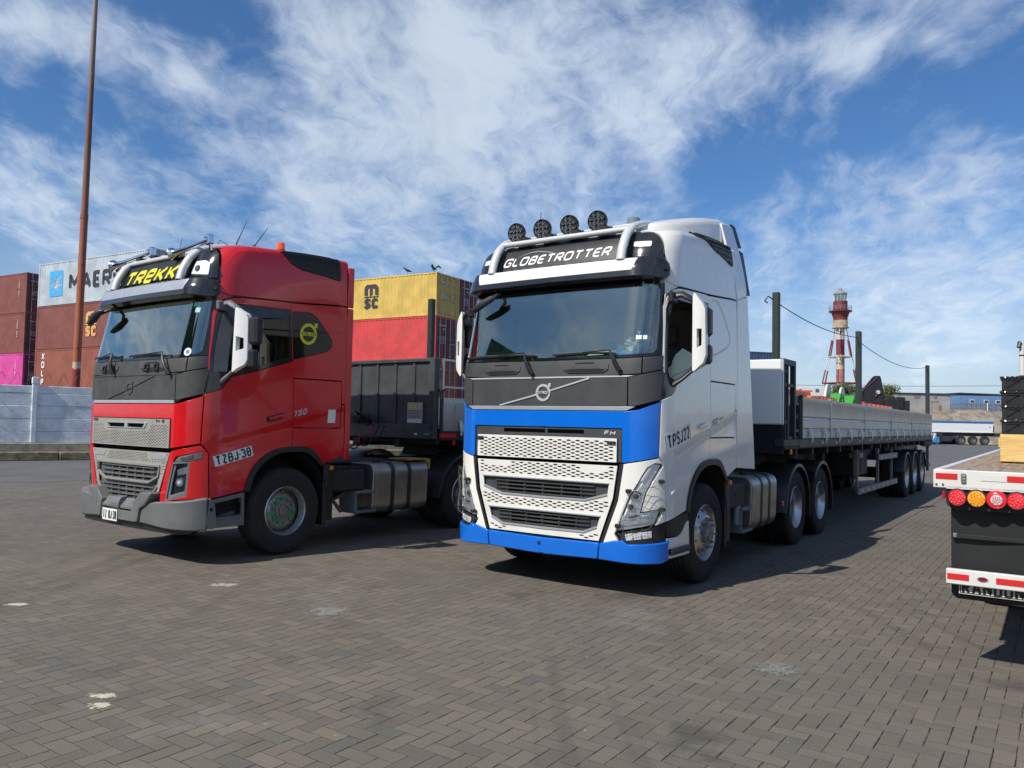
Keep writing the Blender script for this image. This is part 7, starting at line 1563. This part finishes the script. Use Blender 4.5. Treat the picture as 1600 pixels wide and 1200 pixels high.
b = MB(); b.box((0, -.9, 0), (-.5, -.4, .5), .04); b.cyl((-.3, .05, .25), (-.3, .15, .25), .14, n=16); b.build('gearbox', frm, o)
o = empty('seeder', 'row of red and green seeding units behind the first sideboard panels', 'machine', L1(-5.85, .85, 1.536), TR[1][2])
b = MB(); b.box((0, -1.2, .35), (-1.2, -1.1, .45), .01); b.box((0, -.9, 0), (-.1, .1, .4)); b.box((-1.05, -.9, 0), (-1.15, .1, .4)); b.build('beam', frm, o)
for i in range(6):
    x = -.05 - i * .185; b = MB(); b.box((x, -.1, .54), (x - .11, .12, .68), .03); b.cyl((x - .06, 0, .62), (x - .06, .14, .62), .045, n=12); u_ = b.build('seed_unit', pm('dark_red_unit', (.28, .03, .02), .5), o)
    b = MB(); b.box((x, -.1, .36), (x - .10, .12, .54), .02); b.build('unit_bracket', green, u_)
for q, (x, lb) in enumerate(((-7.25, 'green implement with pale disc wheel, left one of the pair above the boards'), (-8.40, 'green implement with pale disc wheel, right one of the pair above the boards'))):
    o = empty('disc_implement', lb, 'machine', L1(x, .75, 1.536), TR[1][2], 'green implements with disc wheels'); o.scale = (.75, .9, 1)
    b = MB(); prism_y(b, fillet([(0, 0), (0, .45), (-.15, .60), (-.45, .78), (-.75, .80), (-.95, .6), (-.9, 0)] if 0 else [(.35, 0), (.40, .48), (.15, .58), (-.15, .78), (-.45, .74), (-.60, .5), (-.6, 0)], .05), .05, .25, .02); b.build('cover', green, o)
    b = MB(); b.lathe([(0, .04), (.1, .05), (.28, .03), (.34, .02), (.34, -.02), (0, -.02)], 32, M=Matrix.Translation((-.35, -.05, .62))); b.build('disc_wheel', discw, o)
    b = MB(); b.cyl((-.2, .25, .60), (-.2, .28, .60), .09, n=16); b.cyl((-.35, -.1, .62), (-.35, .26, .62), .04, n=10); b.build('hub', pm('hub_dark_green', (.02, .14, .02), .5), o)
o = empty('red_implement', 'long bright red implement lying low along the rear sideboards', 'machine', L1(-9.35, .85, 1.536), TR[1][2])
b = MB(); prism_y(b, [(0, 0), (.1, .45), (-.15, .68), (-.4, .66), (-.9, .60), (-2.4, .60), (-2.6, .64), (-3.4, .58), (-3.5, 0)], -.05, .12, .02)
b.build('beam', pinkr, o)
for i in range(6):
    b = MB(); b.box((-.5 - i * .48, .02, .58), (-.60 - i * .48, .18, .66), .01); b.build('bracket', pm('faded_red_bracket', (.5, .10, .08), .5), o)
# ------------------------------------------------------------------ folded loader crane on a parked flatbed beyond
crn = empty('loader_crane', 'folded black loader crane rising above the rear sideboards', 'crane', (26.4, 58.5, 0), -.25)
ck = pm('crane_black', (.008, .008, .010), .5, var=.3, dust=.05)
b = MB(); b.box((-1.2, -.8, 0), (3.4, .8, 1.1), .05); b.box((-3.6, -1.2, 1.1), (3.4, 1.2, 1.35), .02)
for x in (-2.6, -1.5, 1.4, 2.6): b.cyl((x, -1.2, .5), (x, 1.2, .5), .5, n=24)
b.build('carrier', frm, crn)
b = MB(); b.box((-.3, -.5, 1.3), (.6, .5, 3.3), .06); b.cyl((.1, 0, 1.3), (.1, 0, 3.6), .3, n=16); b.build('column', ck, crn)
b = MB(); prism_y(b, [(-.25, 3.3), (-.1, 4.6), (.55, 5.46), (.66, 5.55), (1.0, 5.55), (1.08, 5.3), (1.2, 4.4), (1.3, 3.3)], -.28, .28, .04); b.build('boom', ck, crn)
b = MB(); b.cyl((-.4, -.33, 4.3), (.85, -.33, 5.45), .03, n=8); b.cyl((.7, -.3, 4.0), (.8, -.36, 4.35), .08, n=12); b.build('ram', pm('ram_maroon', (.16, .03, .05), .4), crn)
b = MB(); b.cyl((.85, -.32, 4.35), (.85, -.42, 4.35), .14, n=16); b.build('pulley', pm('pulley_white', (.5, .5, .52), .4), crn)
b = MB()
for i, (x, z) in enumerate(((1.5, 3.85), (1.8, 4.05), (2.15, 3.85), (2.5, 4.0), (2.8, 3.75))): b.box((x - .3, -.4, z - .9), (x + .2, .4, z), .06); b.cyl((x, .42, z - .25), (x, .5, z - .25), .18, n=14)
b.box((2.0, -.5, 1.3), (3.2, .5, 2.8), .05); b.build('winch_block', ck, crn)
b = MB(); prism_y(b, [(-1.9, 3.3), (-1.6, 3.9), (-1.0, 4.2), (-.5, 4.5), (-.15, 4.75), (.1, 4.4), (.1, 3.3)], .3, .5, .03); b.build('tarpaulin', pm('grey_tarp', (.10, .10, .11), .8, var=.2), crn)

# ================================================================== FLATBED TRAILER AT THE RIGHT EDGE
AW = (.570714, .821149); RG_ = (.821149, -.570714); FZ = math.atan2(AW[1], AW[0])
ft = empty('flatbed_trailer', 'white ended flatbed trailer with timber deck and round rear lamps, at right edge', 'trailer', (2.96, 5.50, 0), FZ)
# local: +x runs forward (away), -y to the right; rear face at x=0, left side at y=0
white_e = pm('chipped_white_steel', (.66, .645, .60), .45, var=.05, dust=.18, streak=.12); deckw = bpy.data.materials.new('worn_plank_deck'); deckw.use_nodes = True; t_ = deckw.node_tree; bs_ = t_.nodes['Principled BSDF']
co = t_.nodes.new('ShaderNodeTexCoord'); P0 = V(t_, co.outputs['Object']); yv = sep(t_, P0)[1]; pl_ = (yv / .19); fr = pl_ - pl_.floor(); grain = noise(t_, mapv(t_, P0, (1.2, 14, 14)), 2.2, 6, .65); wn = t_.nodes.new('ShaderNodeTexWhiteNoise'); wn.noise_dimensions = '1D'; t_.links.new(pl_.floor().s, wn.inputs['W'])
c = mixc(t_, grain.rng(.3, .7), (.20, .135, .085), (.40, .30, .20)); c = mixc(t_, V(t_, wn.outputs[0]) * .5, c, (.16, .11, .075)); c = mixc(t_, noise(t_, P0, 1.7, 5, .6).rng(.45, .7) * .6, c, (.36, .33, .29)); c = mixc(t_, fr.rng(.0, .04, 1., 0.), c, (.03, .025, .02)); link(t_, c, bs_.inputs['Base Color']); bs_.inputs['Roughness'].default_value = .85
bn = t_.nodes.new('ShaderNodeBump'); bn.inputs['Distance'].default_value = .004; link(t_, grain, bn.inputs['Height']); t_.links.new(bn.outputs[0], bs_.inputs['Normal'])
TWD = 2.6; TLN = 12.4
b = MB(); b.box((.06, -.05, 1.345), (TLN, -TWD + .05, 1.392), .004); b.build('deck', deckw, ft)
b = MB(); b.box((0, 0, 1.272), (.07, -TWD, 1.40), .006); b.box((.07, 0, 1.29), (TLN, -.05, 1.402), .006); b.box((.07, -TWD + .05, 1.29), (TLN, -TWD, 1.402), .006); b.box((-.004, -.27, 1.20), (.03, -.295, 1.28), .002); b.box((-.0, -.08, 1.27), (.05, -TWD + .08, 1.285)); rr_ = b.build('rear_rail', white_e, ft)
for (y0, y1) in ((.016, .148), (.438, .57), (.86, .99), (1.6, 1.73), (2.03, 2.16), (2.45, 2.58)): b = MB(); b.box((-.002, -y0, 1.335), (-.004, -y1, 1.375)); b.build('reflective_tape', tape_r, rr_)
b = MB(); b.box((-.002, -.285, 1.335), (-.004, -.436, 1.375)); b.build('reflective_tape', tape_w, rr_)
b = MB(); b.box((-.018, -.170, 1.315), (0, -.200, 1.38), .005); b.box((-.024, -.174, 1.335), (-.016, -.196, 1.345), .003); b.box((-.024, -.174, 1.355), (-.016, -.196, 1.365), .003); b.build('rope_hook', nutm, rr_)
for y_ in (.02, .06): b = MB(); b.cyl((-.001, -y_, 1.297), (-.006, -y_, 1.297), .008, n=8); b.build('bolt', pm('rusty_bolt', (.16, .08, .05), .8), rr_)
# lamp panel
lp = fillet([(.078, 1.30), (.078, 1.16), (.12, 1.13), (2.48, 1.13), (2.522, 1.16), (2.522, 1.30)], .03)
b = MB(); b.sheet(lp, [], frame((.02, 0, 0), (0, -1, 0), (0, 0, 1), (-1, 0, 0)), grid=1e9, depth=.03, bevel=.005, back=True); lpn = b.build('lamp_panel', frm, ft)
amb2 = pm('amber_tail_lens', (.85, .33, .02), .25, coat=.5, emit=(1, .4, .02, .02)); red2 = pm('red_tail_lens', (.70, .02, .03), .25, coat=.5, emit=(1, .02, .03, .02)); clr2 = pm('clear_tail_lens', (.70, .62, .62), .25, coat=.5)
for i, (y_, m_) in enumerate(((.148, red2), (.262, amb2), (.378, clr2), (.492, red2), (2.108, red2), (2.222, clr2), (2.338, amb2), (2.452, red2))):
    Ml = Matrix.Translation((-.012, -y_, 1.214)) @ Matrix.Rotation(R(90), 4, 'Z')
    b = MB(); b.lathe([(.0, .0), (.060, .0), (.062, .006), (.060, .014), (.055, .018), (.050, .014)] if 1 else [], 32, M=Ml); tl = b.build('tail_light', frm if m_ is not clr2 else red2, lpn)
    b = MB(); b.lathe([(0, .022), (.030, .021), (.052, .017), (.056, .010)] if m_ is not clr2 else [(0, .022), (.034, .020), (.035, .012)], 28, M=Ml); b.build('lens', m_, tl)
    if m_ is clr2: b = MB(); b.lathe([(.036, .020), (.048, .018), (.056, .010)], 28, M=Ml); b.build('lens_ring', red2, tl)
    b = MB()
    for k_ in range(19):
        a = k_ * 2.39996; r_ = .0105 * math.sqrt(k_ + .2) * (1 if m_ is not clr2 else .62); b.lathe([(0, .0265), (.003, .0255), (.0042, .021)], 8, M=Ml @ Matrix.Translation((r_ * math.cos(a), 0, r_ * math.sin(a))))
    b.build('led_dots', pm('led_dot_red', (.95, .30, .28), .2) if m_ is red2 else (pm('led_dot_amber', (.55, .14, .01), .2) if m_ is amb2 else pm('led_dot_clear', (.45, .05, .06), .2)), tl)
b = MB(); b.box((0.0, -.055, 1.20), (.03, -.075, 1.25), .006); b.build('side_marker_lamp', redl, ft)
# mudflap, bumper bar, sign
fl = pm('black_rubber_flap', (.009, .010, .010), .55, var=.2, vs=4., dust=.12, dustc=(.07, .065, .055))
for (y0, y1) in ((.098, 1.05), (1.55, 2.50)):
    b = MB(); b.sheet(fillet([(y0, 1.15), (y0, .535), (y0 + .03, .505), (y1, .505), (y1, 1.15)], .02), [], lambda A, B, H: np.stack([.10 + .02 * np.sin(np.asarray(A) * 7) - np.asarray(H), -np.asarray(A), np.asarray(B)], -1), grid=.06, depth=.012, bevel=.002, back=True); f_ = b.build('mudflap', fl, ft)
    b = MB(); b.box((.075, -y0 - .01, .925), (.10, -y1, .955), .004); b.build('flap_rib', fl, f_); b = MB(); b.box((.065, -y0 - .015, .93), (.09, -y0 - .04, .96), .003); b.build('flap_clip', nutm, f_)
b = MB(); b.box((.0, -.075, .618), (.045, -2.52, .722), .006); bb = b.build('rear_bumper_bar', white_e, ft)
for (y0, y1) in ((.083, .213), (.370, .56), (.72, .91), (1.7, 1.89), (2.05, 2.23), (2.39, 2.515)): b = MB(); b.box((-.002, -y0, .652), (-.004, -y1, .692)); b.build('reflective_tape', tape_r, bb)
el = lambda r, q: [(r * math.cos(2 * math.pi * i / 28), r * .52 * math.sin(2 * math.pi * i / 28)) for i in range(28)]
b = MB(); b.sheet(el(.034, 0), [], frame((-.001, -.293, .672), (0, -1, 0), (0, 0, 1), (-1, 0, 0)), grid=1e9, depth=.002, bevel=.0005, h=.003); e_ = b.build('oval_badge', silver, bb)
b = MB(); b.sheet(el(.028, 0), [], frame((-.001, -.293, .672), (0, -1, 0), (0, 0, 1), (-1, 0, 0)), grid=1e9, depth=.001, bevel=0, h=.004); b.build('badge_centre', pm('badge_dark_red', (.18, .01, .015), .3), e_)
for y_ in (.95, 2.15): b = MB(); b.box((.045, -y_, .64), (.12, -y_ - .08, 1.3), .008); b.build('bumper_stay', frm, ft)
b = MB(); b.box((.055, -.148, .55), (.06, -1.05, .640), .002); pl2 = b.build('name_board', pm('cream_board', (.60, .57, .46), .6, dust=.2), ft)
b = MB(); b.text('RANDON', .135, frame((.054, -.166, .603), (0, -1, 0), (0, 0, 1), (-1, 0, 0)), wt=.12, fit=.36, h=.0, align='LEFT')
q_ = .006; b.sheet([(.154, .556), (1.044, .556), (1.044, .66), (.154, .66)], [[(.160, .562), (1.038, .562), (1.038, .654), (.160, .654)]], frame((.054, 0, 0), (0, -1, 0), (0, 0, 1), (-1, 0, 0)), grid=1e9, depth=.0005, bevel=0); b.build('board_lettering', lk_, pl2)
b = MB(); b.box((.3, -.75, .95), (TLN, -.83, 1.3), .01); b.box((.3, -1.77, .95), (TLN, -1.85, 1.3), .01)
for i in range(14): b.box((.35 + i * .9, -.05, 1.2), (.43 + i * .9, -TWD + .05, 1.29))
b.build('chassis', frm, ft)
for k_ in range(3):
    x = 2.95 + k_ * 1.27
    for (y_, fl_) in ((-.24, True), (-TWD + .24, False)):
        w_ = wheel(ft, x, y_, 'steel rear', flip=not fl_ if 0 else (not fl_)); w_.location.z = TR_R; b = MB(); b.lathe(TYRE, 40); b.build('inner_tyre', rubber, w_, loc=(0, -.34, 0))
# load on it
def FT(x, y, z=0): return (2.96 + AW[0] * x + RG_[0] * y, 5.50 + AW[1] * x + RG_[1] * y, z)
pine = bpy.data.materials.new('fresh_pine'); pine.use_nodes = True; t_ = pine.node_tree; bs_ = t_.nodes['Principled BSDF']; co = t_.nodes.new('ShaderNodeTexCoord'); P0 = V(t_, co.outputs['Object'])
g1_ = noise(t_, mapv(t_, P0, (1.0, 1.0, 7.)), 3., 4, .6, 1.2); c = mixc(t_, g1_.rng(.35, .65), (.72, .50, .19), (.60, .37, .12)); c = mixc(t_, noise(t_, mapv(t_, P0, (3, 3, 40)), 4., 3, .6).rng(.55, .7) * .5, c, (.42, .22, .07)); link(t_, c, bs_.inputs['Base Color']); bs_.inputs['Roughness'].default_value = .65
# load at the right edge: timber, black crates, stake
b = MB(); b.box((0, 0, 0), (1.6, 1.1, .243), .006); tag(b.build('timber_block', pine, loc=(4.335, 6.95, 1.403), rz=-.56), 'thick fresh pine block on the flatbed deck under the black crates', 'timber')
b = MB(); b.box((0, 0, 0), (1.2, .14, .158), .005); tag(b.build('timber_block', pine, loc=(8.02, 12.9, 1.403), rz=-.6), 'small pine block lying far along the deck behind the thick one', 'timber')
crk = pm('black_crate_plastic', (.013, .014, .015), .38, var=.2, dust=.10)
zs = [1.647, 1.776, 1.905, 2.034]
for i, z in enumerate(zs):
    t = empty('crate', ('bottom crate of the black stack, resting on the pine block', 'second crate from the bottom of the black stack', 'third crate from the bottom of the black stack', 'topmost crate of the black stack at the right edge')[i], 'crate', (4.36 + (.004 if i % 2 else 0), 6.965, z), -.56, 'black crates stacked on the timber')
    b = MB(); b.box((.012, .012, .0), (.60, .39, .006)); h_ = .127
    for (x0, y0, x1, y1) in ((.0, .0, .61, .012), (.0, .39, .61, .402), (.0, .0, .012, .40), (.598, .0, .61, .40)): b.box((x0, y0, .004), (x1, y1, .018)); b.box((x0, y0, .088), (x1, y1, .112), .003)
    for x in (.0, .135, .28, .425, .57): b.box((x, .002, .01), (x + .035, .012, .1), .003)
    for x in (.0, .57): b.box((x, .39, .01), (x + .035, .40, .1), .003)
    b.box((.003, .012, .01), (.008, .39, .1)); b.add([(.03, .009, .02), (.13, .009, .095), (.03, .009, .095)], [(0, 1, 2)]); b.box((.03, .02, .01), (.58, .024, .1))
    b.build('crate_wall', crk, t)
    b = MB(); P_ = []; r_ = random.Random(i)
    for k_ in range(60): P_.append((-.008 + .626 * k_ / 59, -.004, .116 + .005 * math.sin(k_ * 1.7)))
    b.tube(P_, .010, 6); b.tube([(-.006, -.004, .116), (-.006, .40, .116)], .010, 6); b.build('rim', pm('glossy_crate_rim', (.02, .021, .022), .12, coat=.6), t)
b = MB(); b.cyl((0, 0, 0), (0, 0, 1.12), .022, n=12); b.tube([(-.0, 0, 1.1), (-.03, -.01, 1.13), (-.045, -.02, 1.08)], .018, 8, 1)
for z in (.55, .8, 1.0): b.cyl((0, 0, z), (0, 0, z + .012), .025, n=12, m=1)
tag(b.build('stake', [white_e, crk], loc=(4.93, 7.55, 1.403)), 'white stake with black hooked top behind the crate stack', 'stake')
